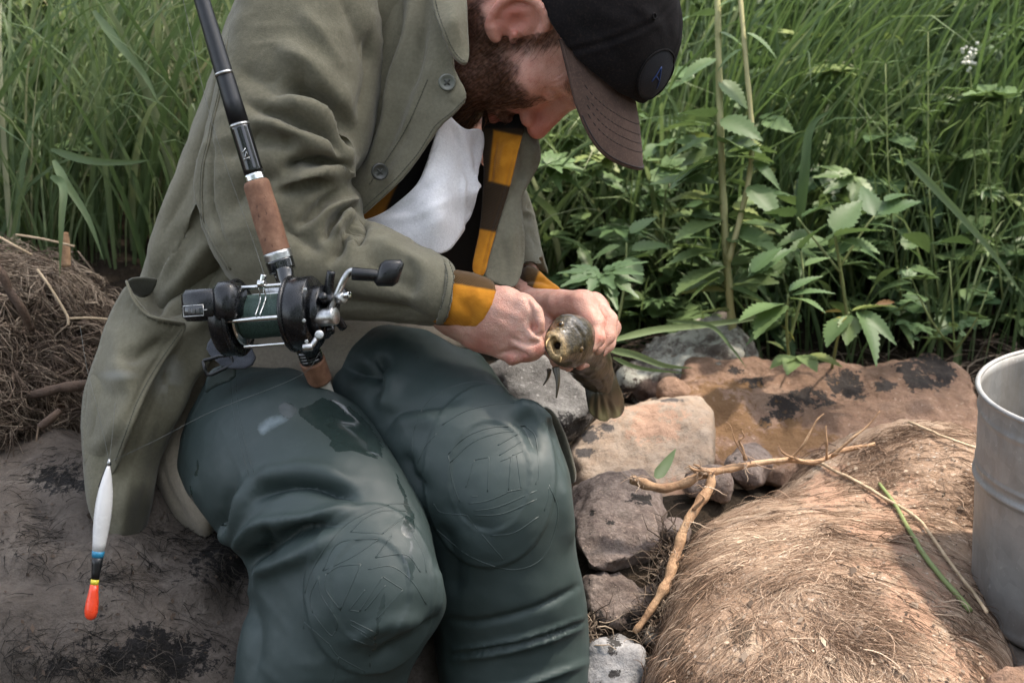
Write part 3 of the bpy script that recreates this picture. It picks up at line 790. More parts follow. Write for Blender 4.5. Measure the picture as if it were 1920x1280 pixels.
field('meadow_grass', 1500, (.2, 2.2), (.62, 1.4), (.22, .6), M_DKGRASS, (.02, -.08), .15, (.003, .007), 75, lambda x, y: np.where(y < .7+.1*np.sin(x*7), .2, 1.0), .75, .25, .05)

# ------------------------------------------------------------------ leaves
def leaf_data(name, L, Wd, teeth=7, fold=.25, droop=.25, lobes=0, seed=0):
    """serrated leaf in local x (length) y (width); a midrib crease, side ribs puckering the blade"""
    rn = random.Random(seed); n = 2*teeth; rows = []
    for i in range(n+1):
        t = i/n
        wv = (math.sin(math.pi*min(1, t**.72)))**.85*(1-.25*t)
        if lobes: wv *= .62+.45*abs(math.sin(t*math.pi*lobes+.4))
        tooth = (1.10 if i % 2 else .86)
        x = L*t+(L*.02 if i % 2 else 0); y = Wd*wv*tooth*(.95+.1*rn.random())
        rows.append((t, x, y))
    V = []; 
    for i, (t, x, y) in enumerate(rows):
        z0 = -droop*L*t*t
        pk = .04*Wd*(1 if i % 2 else -1)
        for s, k in ((-1, 1), (-1, .5), (0, 0), (1, .5), (1, 1)):
            V.append((x+abs(k)*L*.05*(1-t), s*k*y, z0+fold*abs(k)*y-.12*fold*k*k*y+(pk if k == .5 else 0)+rn.gauss(0, .01)*Wd*k))
    F = [(i*5+j, i*5+j+1, i*5+j+6, i*5+j+5) for i in range(n) for j in range(4)]
    return V, F
def palmate(L, seed=0, lob=5, wd=.17):
    V, F = [], []
    for k in range(lob):
        a = (k-(lob-1)/2)*(.62 if lob == 5 else .8); s = 1-.13*abs(k-(lob-1)/2)
        v, f = leaf_data('', L*s, L*wd, 6, .2, .15, 2.5, seed+k); o = len(V); ca, sa = math.cos(a), math.sin(a)
        V += [(x*ca-y*sa, x*sa+y*ca, z+.002*k) for x, y, z in v]; F += [tuple(i+o for i in q) for q in f]
    return V, F
def lm(name, VF, m, tint):
    me = mesh_data(name, VF[0], VF[1], True, [m]); at = me.attributes.new('tint', 'FLOAT', 'POINT')
    at.data.foreach_set('value', np.full(len(VF[0]), tint, np.float32)); return me
LEAFM = leaf_mat('leaf_green', [(0.0, (.052, .102, .045, 1)), (.35, (.100, .172, .072, 1)), (.6, (.17, .25, .100, 1)), (.8, (.26, .30, .09, 1)), (.92, (.38, .32, .09, 1)), (1.0, (.22, .12, .055, 1))], .45, .3)
STEMM = leaf_mat('pale_stem', [(0.0, (.10, .15, .05, 1)), (.5, (.24, .28, .11, 1)), (1.0, (.52, .47, .24, 1))], .55, .08)
LEAVES = {}
def get_leaf(kind, tint):
    key = (kind, round(tint*8))
    if key not in LEAVES:
        s = len(LEAVES)
        VF = {'ovate': lambda: leaf_data('', 1, .30, 9, .22, .18, 0, s), 'long': lambda: leaf_data('', 1, .17, 10, .25, .30, 0, s),
              'palm': lambda: palmate(1, s), 'round': lambda: palmate(.9, s, 3, .34), 'lance': lambda: leaf_data('', 1, .10, 4, .2, .25, 0, s)}[kind]()
        LEAVES[key] = lm('leaf', VF, LEAFM, round(tint*8)/8)
    return LEAVES[key]
def put_leaf(parent, p, direction, size, kind, tint, roll=0.0, name='leaf'):
    o = bpy.data.objects.new(name, get_leaf(kind, tint)); COL.objects.link(o); o.parent = parent
    x = np.array(direction, float); x /= np.linalg.norm(x); up = np.array([0, 0, 1.0])
    if abs(x[2]) > .95: up = np.array([0, -1.0, 0])
    y = np.cross(up, x); y /= np.linalg.norm(y); z = np.cross(x, y)
    cr, sr = math.cos(roll), math.sin(roll); y, z = y*cr+z*sr, z*cr-y*sr
    m = Matrix([[x[i]*size, y[i]*size, z[i]*size, p[i]-offset(parent)[i]] for i in range(3)]+[[0, 0, 0, 1]])
    o.matrix_local = m; return o
def stem_part(parent, pts, r0, r1, tint, name='stem', n=8):
    s = spline(pts, 6); m = len(s); V, F = tube(s, np.linspace(r0, r1, m)*(1+.1*np.sin(np.arange(m)*2.1)), n)
    return mk(name, V, F, STEMM, parent=parent, attrs={'tint': np.full(len(V), tint)})
def plant(name, label, cat, stems, leaves, group=None):
    """stems: list of (pts[(x,y,d)], r0, r1, tint); leaves: (x, y, d, tip dx, tip dy, tip dd, kind, tint, roll) in image px, dd metres"""
    base = P(*stems[0][0][0]); t = thing(name, label, cat, base, group)
    for pts, r0, r1, ti in stems: stem_part(t, [P(*q) for q in pts], r0, r1, ti)
    for x, y, d, dx, dy, dd, kind, ti, roll in leaves:
        a = P(x, y, d); b = P(x+dx, y+dy, d+dd); put_leaf(t, a, b-a, np.linalg.norm(b-a), kind, ti, roll)
    return t
R_ = random.uniform
# tall pale stems
lv = []
for x, y, dx, dy, k, ti in [(1345, 235, -85, -25, 'ovate', .62), (1350, 268, 45, -5, 'ovate', .68), (1345, 300, -95, 35, 'ovate', .5), (1350, 345, -130, -20, 'ovate', .5), (1356, 330, 70, -40, 'ovate', .5),
                            (1352, 385, -70, -30, 'ovate', .72), (1360, 405, 95, -2, 'ovate', .62), (1356, 410, -95, 25, 'ovate', .6), (1358, 445, 85, -10, 'ovate', .55), (1358, 470, -110, 6, 'ovate', .66), (1362, 500, -100, 28, 'ovate', .6),
                            (1366, 520, -90, 15, 'ovate', .62), (1368, 540, 90, 25, 'ovate', .5), (1345, 110, -70, 20, 'long', .45), (1346, 60, 70, 25, 'long', .45), (1343, 30, -80, -20, 'long', .5), (1346, 150, 60, 45, 'ovate', .45), (1345, 15, 60, -35, 'long', .5)]:
    lv.append((x, y, 2.12, dx, dy, R_(-.08, .02), k, ti, R_(-.5, .5)))
for _ in range(46):
    y = R_(200, 600); x = 1345+(y-200)*.07; sx = random.choice((-1, 1)); lv.append((x+sx*R_(0, 25), y, 2.12+R_(-.06, .10), sx*R_(45, 100), R_(-30, 35), R_(-.07, .05), 'ovate', R_(.42, .78), R_(-.5, .5)))
plant('nettle', 'tall pale straight stalk with yellowish toothed leaves behind the lichen stone', 'plant',
      [([(1374, 625, 2.14), (1362, 480, 2.12), (1354, 330, 2.12), (1349, 180, 2.12), (1344, -60, 2.14)], .0064, .0046, .8)], lv, group='pale stalked nettles behind the stones')
lv = [(1408, 300, 2.10, 60, 40, -.03, 'long', .5, .3), (1414, 240, 2.1, -55, 30, -.02, 'long', .5, -.3), (1403, 345, 2.1, 60, 55, -.05, 'ovate', .45, .2), (1395, 60, 2.1, 70, 30, -.02, 'long', .45, 0), (1396, 90, 2.1, -60, 30, 0, 'long', .45, 0), (1385, 440, 2.1, 75, 20, -.05, 'ovate', .55, .1)]
plant('nettle', 'thinner pale stalk bending right of the straight pale stalk', 'plant',
      [([(1366, 490, 2.10), (1385, 420, 2.10), (1404, 335, 2.10), (1410, 250, 2.10), (1398, 110, 2.10), (1385, -40, 2.12)], .0045, .0035, .9)], lv, group='pale stalked nettles behind the stones')
# broad leaves at the middle right
lv = [(1490, 408, 2.08, -60, -25, -.05, 'ovate', .42, .5), (1500, 410, 2.08, 75, -45, .02, 'ovate', .38, -.4), (1560, 440, 2.05, 55, -75, .02, 'ovate', .45, .3), (1560, 445, 2.05, 95, -30, -.05, 'ovate', .5, -.3), (1570, 450, 2.05, 80, 10, -.05, 'ovate', .5, 0),
      (1640, 405, 2.07, 85, -40, 0, 'ovate', .36, .2), (1640, 410, 2.07, -20, -70, .03, 'ovate', .38, 0), (1655, 380, 2.07, 60, -35, .03, 'long', .4, 0)]
for _ in range(30):
    x, y = random.gauss(1580, 75), random.gauss(480, 55); a = R_(0, 6.28); lv.append((x, y, R_(2.05, 2.2), 75*math.cos(a), 35*math.sin(a)-5, R_(-.05, .05), random.choice(('ovate', 'ovate', 'long')), R_(.35, .6), R_(-.5, .5)))
plant('bramble', 'broad toothed leaves spreading right of the bent pale stalk', 'plant', [([(1590, 600, 2.1), (1575, 500, 2.07), (1565, 440, 2.05)], .003, .002, .4), ([(1575, 500, 2.07), (1620, 430, 2.07), (1640, 405, 2.07)], .002, .0015, .4), ([(1575, 510, 2.07), (1520, 440, 2.08), (1495, 408, 2.08)], .002, .0015, .4)], lv, group='broad leaved plants above the rusty stone')
lv = [(1470, 570, 1.98, -85, 12, -.05, 'ovate', .46, .2), (1470, 572, 1.98, -60, 45, -.06, 'ovate', .5, .3), (1480, 555, 1.98, 80, -25, -.02, 'long', .42, .1), (1478, 560, 1.98, 70, -2, -.06, 'long', .45, -.2), (1476, 548, 1.98, 60, -45, 0, 'long', .4, .2), (1400, 520, 2.02, 85, -75, .02, 'long', .38, .4), (1405, 515, 2.02, 55, -60, 0, 'ovate', .4, .1), (1500, 470, 2.0, 40, -60, -.05, 'ovate', .40, .3), (1505, 500, 2.0, 50, -25, 0, 'ovate', .5, 0), (1470, 600, 1.98, -70, 20, -.04, 'long', .5, 0)]
plant('bramble', 'low spray of grey green pointed leaves above the rusty stone', 'plant', [([(1480, 680, 2.05), (1475, 610, 2.0), (1478, 552, 1.98)], .0025, .0015, .4), ([(1480, 640, 2.02), (1505, 540, 2.0), (1502, 470, 2.0)], .0022, .0014, .4)], lv, group='broad leaved plants above the rusty stone')
lv = [(1590, 590, 1.97, -45, 45, -.05, 'ovate', .55, .3), (1592, 585, 1.97, 85, -25, .0, 'ovate', .78, -.3), (1600, 590, 1.97, -12, 45, -.05, 'ovate', .58, 0), (1605, 580, 1.97, 60, 75, -.08, 'long', .52, -.4), (1612, 582, 1.97, 68, 45, -.05, 'long', .50, .4), (1580, 585, 1.97, -40, -8, 0, 'long', 1.0, .8), (1640, 570, 1.97, 48, -8, .02, 'lance', 1.0, 1.0), (1585, 592, 1.97, -25, 18, -.02, 'ovate', .92, .2)]
plant('bramble', 'drooping plant with yellow and brown withered leaves above the rusty stone', 'plant', [([(1560, 690, 2.06), (1572, 630, 2.0), (1592, 586, 1.97)], .0022, .0014, .5)], lv, group='broad leaved plants above the rusty stone')
lv = [(1490, 668, 1.99, -45, 12, -.03, 'ovate', .68, 0), (1492, 668, 1.99, -15, 22, -.05, 'ovate', .62, 0), (1500, 665, 1.99, 32, 20, -.05, 'ovate', .66, 0), (1510, 666, 1.99, 70, 10, -.03, 'ovate', .70, 0), (1470, 655, 2.0, -30, -20, 0, 'ovate', .72, 0), (1490, 640, 2.02, -20, -35, 0, 'ovate', .9, .5)]
plant('seedling', 'low yellow green leaves lying on the top edge of the rusty stone', 'plant', [([(1480, 690, 2.08), (1490, 672, 2.0)], .002, .0015, .5)], lv)
lv = [(1128, 512, 2.0, 75, -10, -.06, 'palm', .42, .3), (1126, 512, 2.0, -75, 15, -.04, 'palm', .4, -.2), (1130, 515, 2.0, 30, 55, -.06, 'palm', .38, 0), (1180, 470, 2.1, 75, -20, 0, 'ovate', .5, .2), (1165, 460, 2.1, -60, 20, 0, 'ovate', .5, 0), (1178, 440, 2.1, 50, -40, 0, 'ovate', .52, .2), (1175, 480, 2.1, 30, 45, -.03, 'ovate', .46, .2)]
plant('cranesbill', 'plant with jagged palm shaped leaves just above the left hand', 'plant', [([(1150, 640, 2.1), (1140, 560, 2.03), (1128, 512, 2.0)], .002, .0014, .4), ([(1150, 640, 2.1), (1170, 540, 2.1), (1175, 455, 2.1)], .0024, .0015, .4)], lv)
lv = []
for _ in range(26):
    x = R_(1690, 1870); y = R_(470, 640); lv.append((x, y, R_(1.95, 2.15), R_(-32, 32), R_(-22, 18), R_(-.04, .02), 'round', R_(.3, .55), R_(-.4, .4)))
plant('ground_ivy', 'cluster of small rounded lobed leaves near the bucket rim', 'plant', [([(1790, 660, 2.1), (1785, 560, 2.05), (1780, 490, 2.05)], .0015, .001, .4), ([(1790, 660, 2.1), (1830, 600, 2.05), (1860, 520, 2.05)], .0015, .001, .4), ([(1790, 660, 2.1), (1740, 590, 2.05), (1700, 500, 2.05)], .0015, .001, .4)], lv)
# whorled bedstraws
for bx, tx, ty, ph, lab in [(1690, 1660, 120, 0, 'thin stalk with star shaped leaf whorls in front of the leaning grass'), (1760, 1740, 60, 1, 'tallest whorled bedstraw stalk near the white flower'), (1880, 1850, 190, 2, 'whorled bedstraw stalk at the right edge')]:
    st = [(bx, 560, 2.25), ((bx+tx)/2-8, 350, 2.2), (tx, ty, 2.2)]; cs = spline(st, 8); lv = []
    for i in range(2, len(cs), 2):
        x, y, d = cs[i]; a0 = R_(0, 1)
        for k in range(6):
            a = a0+k*1.047; lv.append((x, y, d, 36*math.cos(a), 15*math.sin(a)-12, .02*math.sin(a), 'lance', R_(.45, .62), 0))
    plant('bedstraw', lab, 'plant', [(st, .0016, .0009, .35)], lv, group='whorled bedstraws in the right grass')
# white flower head
t = thing('flower', 'small white flower head on a thin stalk at the upper right', 'flower', P(1830, 420, 2.3))
stem_part(t, [P(1830, 420, 2.3), P(1826, 250, 2.28), P(1818, 120, 2.27)], .0014, .0009, .4)
M_WHITE = plain('petal', (.62, .62, .55, 1), .7)
for k in range(26):
    x, y = 1818+random.gauss(0, 7), 108+random.gauss(0, 11)
    c_ = P(x, y, 2.27+random.gauss(0, .008)); V = np.array([c_+np.array([math.cos(a)*.0036, R_(-.002, .002), math.sin(a)*.0036]) for a in np.arange(5)*1.2566]+[c_-np.array([0, .003, 0])])
    mk('petal', V, [(i, (i+1) % 5, 5) for i in range(5)], M_WHITE, parent=t, smooth=False)
# free leafy herbs between the grass
kinds = ['ovate', 'long', 'palm', 'ovate', 'round']
V_, F_, T_ = [], [], []
def add_leaf_mass(p, d, size, kind, tint, roll):
    me = get_leaf(kind, .5); k = len(me.vertices)
    co = np.empty(k*3, np.float32); me.vertices.foreach_get('co', co); co = co.reshape(-1, 3)
    x = d/np.linalg.norm(d); up = np.array([0, 0, 1.0]) if abs(x[2]) < .95 else np.array([0, -1.0, 0]); y = np.cross(up, x); y /= np.linalg.norm(y); z = np.cross(x, y)
    cr, sr = math.cos(roll), math.sin(roll); y, z = y*cr+z*sr, z*cr-y*sr
    o = sum(len(v) for v in V_) if False else add_leaf_mass.o
    V_.append(p+size*(co@np.stack([x, y, z]))); f = np.array([q.vertices[:] for q in me.polygons]) if kind not in add_leaf_mass.fc else add_leaf_mass.fc[kind]
    add_leaf_mass.fc[kind] = f; F_.append(f+o); T_.append(np.full(k, tint)); add_leaf_mass.o += k
add_leaf_mass.o = 0; add_leaf_mass.fc = {}
for it_ in range(2300):
    x = R_(-1.7, 2.3) if it_ < 1000 else R_(-.05, 1.35); y = (R_(.62, 2.6) if x > -.2 else R_(.55, 2.6)) if it_ < 1000 else R_(.68, 1.5); z0 = float(terrain(x, y)); hgt = R_(.03, .28)*(1.0 if y < 1.2 else 2.4)*(1 if it_ < 1000 else R_(.4, 1.9))
    a = R_(0, 6.28); nl = random.choice((1, 2, 3, 3))
    k = random.choice(kinds); ti = np.clip(random.gauss(.42 if x > .2 else .48, .16), .05, .78); s = R_(.03, .075) if random.random() < .7 else R_(.07, .10)
    for j in range(nl):
        aa = a+(j-(nl-1)/2)*.9; add_leaf_mass(np.array([x, y, z0+hgt]), np.array([math.cos(aa), math.sin(aa), R_(-.35, .35)]), s*R_(.8, 1.1), k, ti, R_(-.5, .5))
o = mk('undergrowth', np.vstack(V_), np.vstack(F_), LEAFM, attrs={'tint': np.concatenate(T_)}, base=(0, 0, 0)); props(o, kind='stuff')
# fallen dead stalks and litter on the earth behind the stones
paths = []; tint = []; rad = []
for _ in range(900):
    x = R_(.05, 1.0); y = R_(.42, .75); p = np.array([x, y, float(terrain(x, y))+.008]); a = R_(0, 6.28); pts = []; L = R_(.03, .14); up = R_(-.2, .7)
    for k in range(6):
        pts.append(p.copy()); a += random.gauss(0, .3); p = p+np.array([math.cos(a), math.sin(a), up*(1-k/3)])*L/6
    paths.append(pts); tint.append(random.random()**1.3); rad.append(R_(.0005, .0016))
V, F = hairs(np.array(paths), np.array(rad)); o = mk('dead_stalks', V, F, M_ROOTS, attrs={'tint': per_vert(np.array(tint), 6)}, base=(0, 0, 0)); props(o, kind='stuff')
# long grass blades laid over the lichen stone, and the arching ones on the left
def one_blade(label, pts, wd, tint, m=M_GRASS):
    c_ = spline([P(*q) for q in pts], 8); n = len(c_); T = np.gradient(c_, axis=0); T /= np.linalg.norm(T, axis=1)[:, None]
    S = np.cross(T, c_-CAM); S /= np.linalg.norm(S, axis=1)[:, None]; Nn = np.cross(S, T)
    t = np.linspace(0, 1, n); wv = wd*np.minimum(1, t*4+.4)*(1-t**2.5)
    V = np.stack([c_+S*wv[:, None], c_+Nn*(wv*.4)[:, None], c_-S*wv[:, None]], 1).reshape(-1, 3)
    i = np.arange(n-1)*3; F = np.concatenate([np.stack([i+k, i+k+1, i+k+4, i+k+3], 1) for k in (0, 1)])
    o = mk('grass_blade', V, F, m, attrs={'tint': np.full(len(V), tint)}); return props(o, label, 'grass blade', 'single long grass blades')
one_blade('long pale blade lying flat over the lichen stone toward the stalks', [(1140, 640, 1.88), (1230, 618, 1.95), (1330, 608, 2.0), (1440, 590, 2.0), (1500, 555, 1.98)], .005, .7)
one_blade('blade hanging over the front of the lichen stone', [(1140, 655, 1.86), (1190, 665, 1.88), (1245, 685, 1.88), (1300, 690, 1.86)], .005, .75)
one_blade('lower of the two blades hanging over the lichen stone', [(1150, 670, 1.85), (1200, 690, 1.86), (1290, 700, 1.84)], .003, .6)
one_blade('curved blade draped across the top of the lichen stone', [(1250, 600, 2.0), (1330, 610, 1.98), (1370, 650, 1.95), (1400, 690, 1.93)], .003, .55)
one_blade('broad blade hanging down in front of the root tussock', [(95, 330, 1.85), (118, 350, 1.8), (115, 420, 1.78), (112, 520, 1.78)], .0055, .55)
one_blade('drooping blade arching right beside the root tussock', [(100, 300, 1.85), (125, 345, 1.82), (165, 410, 1.8), (195, 490, 1.8)], .0055, .62)
one_blade('broad arching blade crossing the upper left grass', [(175, 20, 2.0), (225, 85, 1.95), (270, 140, 1.95), (300, 200, 1.95)], .006, .7)
one_blade('horizontal bent blade at the middle of the left grass', [(95, 280, 1.98), (160, 300, 1.95), (230, 305, 1.95), (285, 300, 1.95)], .0055, .55)
one_blade('tall upright blade among the leafy plants', [(1497, 425, 2.12), (1508, 330, 2.1), (1520, 240, 2.1), (1560, 205, 2.1)], .008, .35, M_DKGRASS)
one_blade('pale bent blade with a kink near the right edge', [(1700, 300, 2.1), (1750, 350, 2.08), (1850, 460, 2.05), (1930, 570, 2.02)], .006, .8, M_DKGRASS)
one_blade('green blade beside the rusty stone on the pale stone', [(1230, 895, 1.66), (1250, 868, 1.68), (1268, 840, 1.72)], .007, .5)
# ------------------------------------------------------------------ unseen trees added overhead, crowns set to shade the man and the meadow
def shade_tree(label, region, n, zr, trunk, hole, seed):
    rn = np.random.default_rng(seed); gx = rn.uniform(region[0], region[1], n); gy = rn.uniform(region[2], region[3], n)
    keep = fbm(np.stack([gx, gy, 0*gx], 1), 2.2, 3, seed) > hole; gx, gy = gx[keep], gy[keep]; n = len(gx)
    z = rn.uniform(*zr, n); q = sun_dir/sun_dir[2]
    c = np.stack([gx+q[0]*z, gy+q[1]*z, z], 1)
    u = rn.normal(size=(n, 3)); u /= np.linalg.norm(u, axis=1)[:, None]; v = np.cross(u, rn.normal(size=(n, 3))); v /= np.linalg.norm(v, axis=1)[:, None]; w_ = np.cross(u, v)
    s = rn.uniform(.045, .085, n)[:, None]
    V = np.stack([c-u*s, c+v*s*.55+w_*s*.12, c+u*s, c-v*s*.55+w_*s*.12], 1).reshape(-1, 3)
    t = thing('tree', label, 'tree', (trunk[0], trunk[1], float(terrain(trunk[0], trunk[1]))), 'added shade trees')
    mk('crown', V, np.arange(4*n).reshape(n, 4), LEAFM, parent=t, attrs={'tint': np.repeat(rn.uniform(.2, .6, n), 4)})
    b = np.array([trunk[0], trunk[1], float(terrain(trunk[0], trunk[1]))-.2]); m_ = c.mean(0); top = np.array([b[0]*.5+m_[0]*.5, b[1]*.5+m_[1]*.5, zr[0]*.75])
    V, F = tube(spline([b, b+np.array([.02, .05, 1.2]), (b+top)/2+np.array([.1, 0, .3]), top], 6), np.linspace(.15, .07, 19), 12); mk('trunk', V, F, M_TRUNK, parent=t)
    for k in range(7):
        e = c[rn.integers(n)]; V, F = tube(spline([top, (top+e)/2+np.array([0, 0, .15]), e], 6), np.linspace(.05, .012, 13), 8); mk('limb', V, F, M_TRUNK, parent=t)
M_TRUNK = plain('tree_bark', (.10, .075, .055, 1), .9, nz=.4, nsc=20, bump=.8, bsc=40)
shade_tree('unseen leafy tree added to shade the seated man', (-2.4, -.19, -1.3, .50), 3200, (4.2, 5.6), (3.4, 1.6), -.75, 5)
shade_tree('unseen leafy tree added to shade the meadow grass', (-2.4, 3.2, .70, 3.4), 6500, (4.4, 6.0), (4.2, 3.6), .50, 6)

# woodland added unseen behind the camera to darken the light from the front
rn = np.random.default_rng(9); n = 7000
a = rn.uniform(-.25, 2.25, n); rad = rn.uniform(7, 10, n); hz_ = rn.uniform(0, 8.5, n)*(.8+.2*np.sin(a*5))
c = np.stack([np.cos(a)*rad, -np.sin(a)*rad-.3, hz_-.2], 1); u = rn.normal(size=(n, 3)); u /= np.linalg.norm(u, axis=1)[:, None]; v = np.cross(u, rn.normal(size=(n, 3))); v /= np.linalg.norm(v, axis=1)[:, None]
s = rn.uniform(.14, .30, n)[:, None]; V = np.stack([c-u*s, c+v*s*.6, c+u*s, c-v*s*.6], 1).reshape(-1, 3)
o = mk('shade_woodland', V, np.arange(4*n).reshape(n, 4), LEAFM, attrs={'tint': np.repeat(rn.uniform(.05, .5, n), 4)}, base=(0, -6, 0)); props(o, kind='stuff')
# ------------------------------------------------------------------ the angler
M_JACKET = cloth('olive_canvas', (.120, .110, .072, 1), (.180, .165, .116, 1), wear=(.30, .30, .27, 1), darker=(.055, .052, .036, 1))
M_JACKETIN = cloth('olive_lining', (.060, .056, .040, 1), (.090, .085, .062, 1))
M_KHAKI = cloth('khaki_twill', (.235, .195, .145, 1), (.315, .27, .21, 1))
M_TSHIRT = cloth('white_jersey', (.74, .73, .76, 1), (.80, .79, .82, 1), weave=1500, wamp=.08, nsc=4, sheen=.3)
def flannel(name):
    m = NT(name)
    yel = m.ramp(m.noise(60, 5, .6), [(.3, (.42, .155, .010, 1)), (.7, (.60, .255, .022, 1))])
    wv = m.n('ShaderNodeTexWave', wave_type='BANDS', bands_direction='DIAGONAL', _Scale=230.0, _Distortion=.8); m.l(m.tc, wv.inputs['Vector'])
    yel = m.mix(m.ramp(m.noise(22, 4, .6), [(.40, 0.0), (.7, .5)]), yel, (.30, .115, .010, 1)); yel = m.mix(m.math('MULTIPLY', wv.outputs['Fac'], .22), yel, (.20, .08, .010, 1))
    brn = m.mix(wv.outputs['Fac'], (.022, .014, .009, 1), (.115, .062, .018, 1))
    f = m.mix(m.attr('brown'), yel, brn); f = m.mix(m.attr('black'), f, (.010, .009, .009, 1))
    m.set(Base_Color=f, Roughness=.95, Sheen_Weight=.10, Specular_IOR_Level=.15, Normal=m.bump(m.noise(330, 3), .35, .0008)); return m.m
M_FLANNEL = flannel('flannel')
def rubber():
    m = NT('wader_rubber')
    f = m.ramp(m.noise(5, 6, .6), [(.3, (.019, .033, .032, 1)), (.7, (.029, .045, .043, 1))])
    f = m.mix(m.ramp(m.noise(38, 7, .7), [(.55, 0.0), (.8, .35)]), f, (.068, .085, .080, 1))
    wet = m.math('ADD', m.attr('wet'), m.math('MULTIPLY', m.math('SUBTRACT', m.noise(70, 6, .7), .5), 1.0))
    k = m.ramp(wet, [(.47, 0.0), (.53, 1.0)])
    dust = m.ramp(m.math('ADD', m.attr('dust'), m.math('MULTIPLY', m.math('SUBTRACT', m.noise(90, 6, .7), .5), .5)), [(.4, 0.0), (.9, .55)])
    f = m.mix(dust, f, (.30, .37, .42, 1)); f = m.mix(m.math('MULTIPLY', k, m.ramp(m.noise(150, 5, .7), [(.35, .55), (.6, 1.0)])), f, (.017, .027, .025, 1))
    drops = m.n('ShaderNodeTexVoronoi', _Scale=95.0, feature='F1'); m.l(m.tc, drops.inputs['Vector'])
    dk = m.math('MULTIPLY', m.ramp(drops.outputs['Distance'], [(.10, 1.0), (.16, 0.0)]), m.ramp(m.math('ADD', m.attr('spray'), m.math('MULTIPLY', m.math('SUBTRACT', m.noise(40, 3), .5), 1.2)), [(.52, 0.0), (.58, 1.0)]))
    f = m.mix(dk, f, (.015, .024, .022, 1))
    rg = m.math('SUBTRACT', m.math('ADD', m.math('MULTIPLY', m.noise(60, 5), .25), .46), m.math('MULTIPLY', k, .44))
    fine = m.bump(m.noise(900, 2), .12, .0004); m.set(Base_Color=f, Roughness=rg, Specular_IOR_Level=.5, Normal=m.bump(m.noise(25, 5), .12, .004, fine)); return m.m
M_RUBBER = rubber()
M_EMBOSS = plain('wader_emboss', (.028, .043, .041, 1), .45, nz=.12)
M_BLACKPL = plain('black_plastic', (.007, .0075, .009, 1), .30, nsc=90, nz=.3)
M_STRAP = cloth('navy_webbing', (.018, .022, .034, 1), (.034, .040, .058, 1), weave=2600, wamp=.8)
M_BUTTON = plain('olive_button', (.10, .105, .085, 1), .35, nsc=300)
M_BUTTONDK = plain('dark_button', (.035, .036, .030, 1), .35, nsc=300)
M_THREAD = plain('thread', (.07, .068, .05, 1), .9)
def skin():
    m = NT('skin')
    f = m.ramp(m.noise(32, 6, .6), [(.28, (.44, .235, .175, 1)), (.55, (.55, .32, .245, 1)), (.75, (.60, .38, .30, 1))])
    f = m.mix(m.ramp(m.noise(95, 5, .7), [(.46, 0.0), (.72, .55)]), f, (.43, .165, .12, 1))
    f = m.mix(m.ramp(m.noise(260, 3, .7), [(.58, 0.0), (.74, .35)]), f, (.30, .12, .085, 1))
    f = m.mix(m.math('MULTIPLY', m.attr('red'), .8), f, (.50, .135, .095, 1))
    f = m.mix(m.math('MULTIPLY', m.attr('beard'), m.ramp(m.noise(230, 3), [(.3, .55), (.6, 1.0)])), f, (.060, .026, .016, 1))
    v = m.n('ShaderNodeTexVoronoi', _Scale=700.0); m.l(m.tc, v.inputs['Vector'])
    m.set(Base_Color=f, Roughness=m.math('ADD', m.math('MULTIPLY', m.noise(200, 3), .2), .42), Specular_IOR_Level=.4, Subsurface_Weight=.22, Subsurface_Radius=(.012, .004, .002), Subsurface_Scale=.4,
          Normal=m.bump(m.math('ADD', v.outputs['Distance'], m.noise(320, 4)), .42, .0010)); return m.m
M_SKIN = skin()

person = thing('person', 'man in an olive jacket and green rubber waders bent over the fish in his hands', 'person', P(330, 990, 1.62))

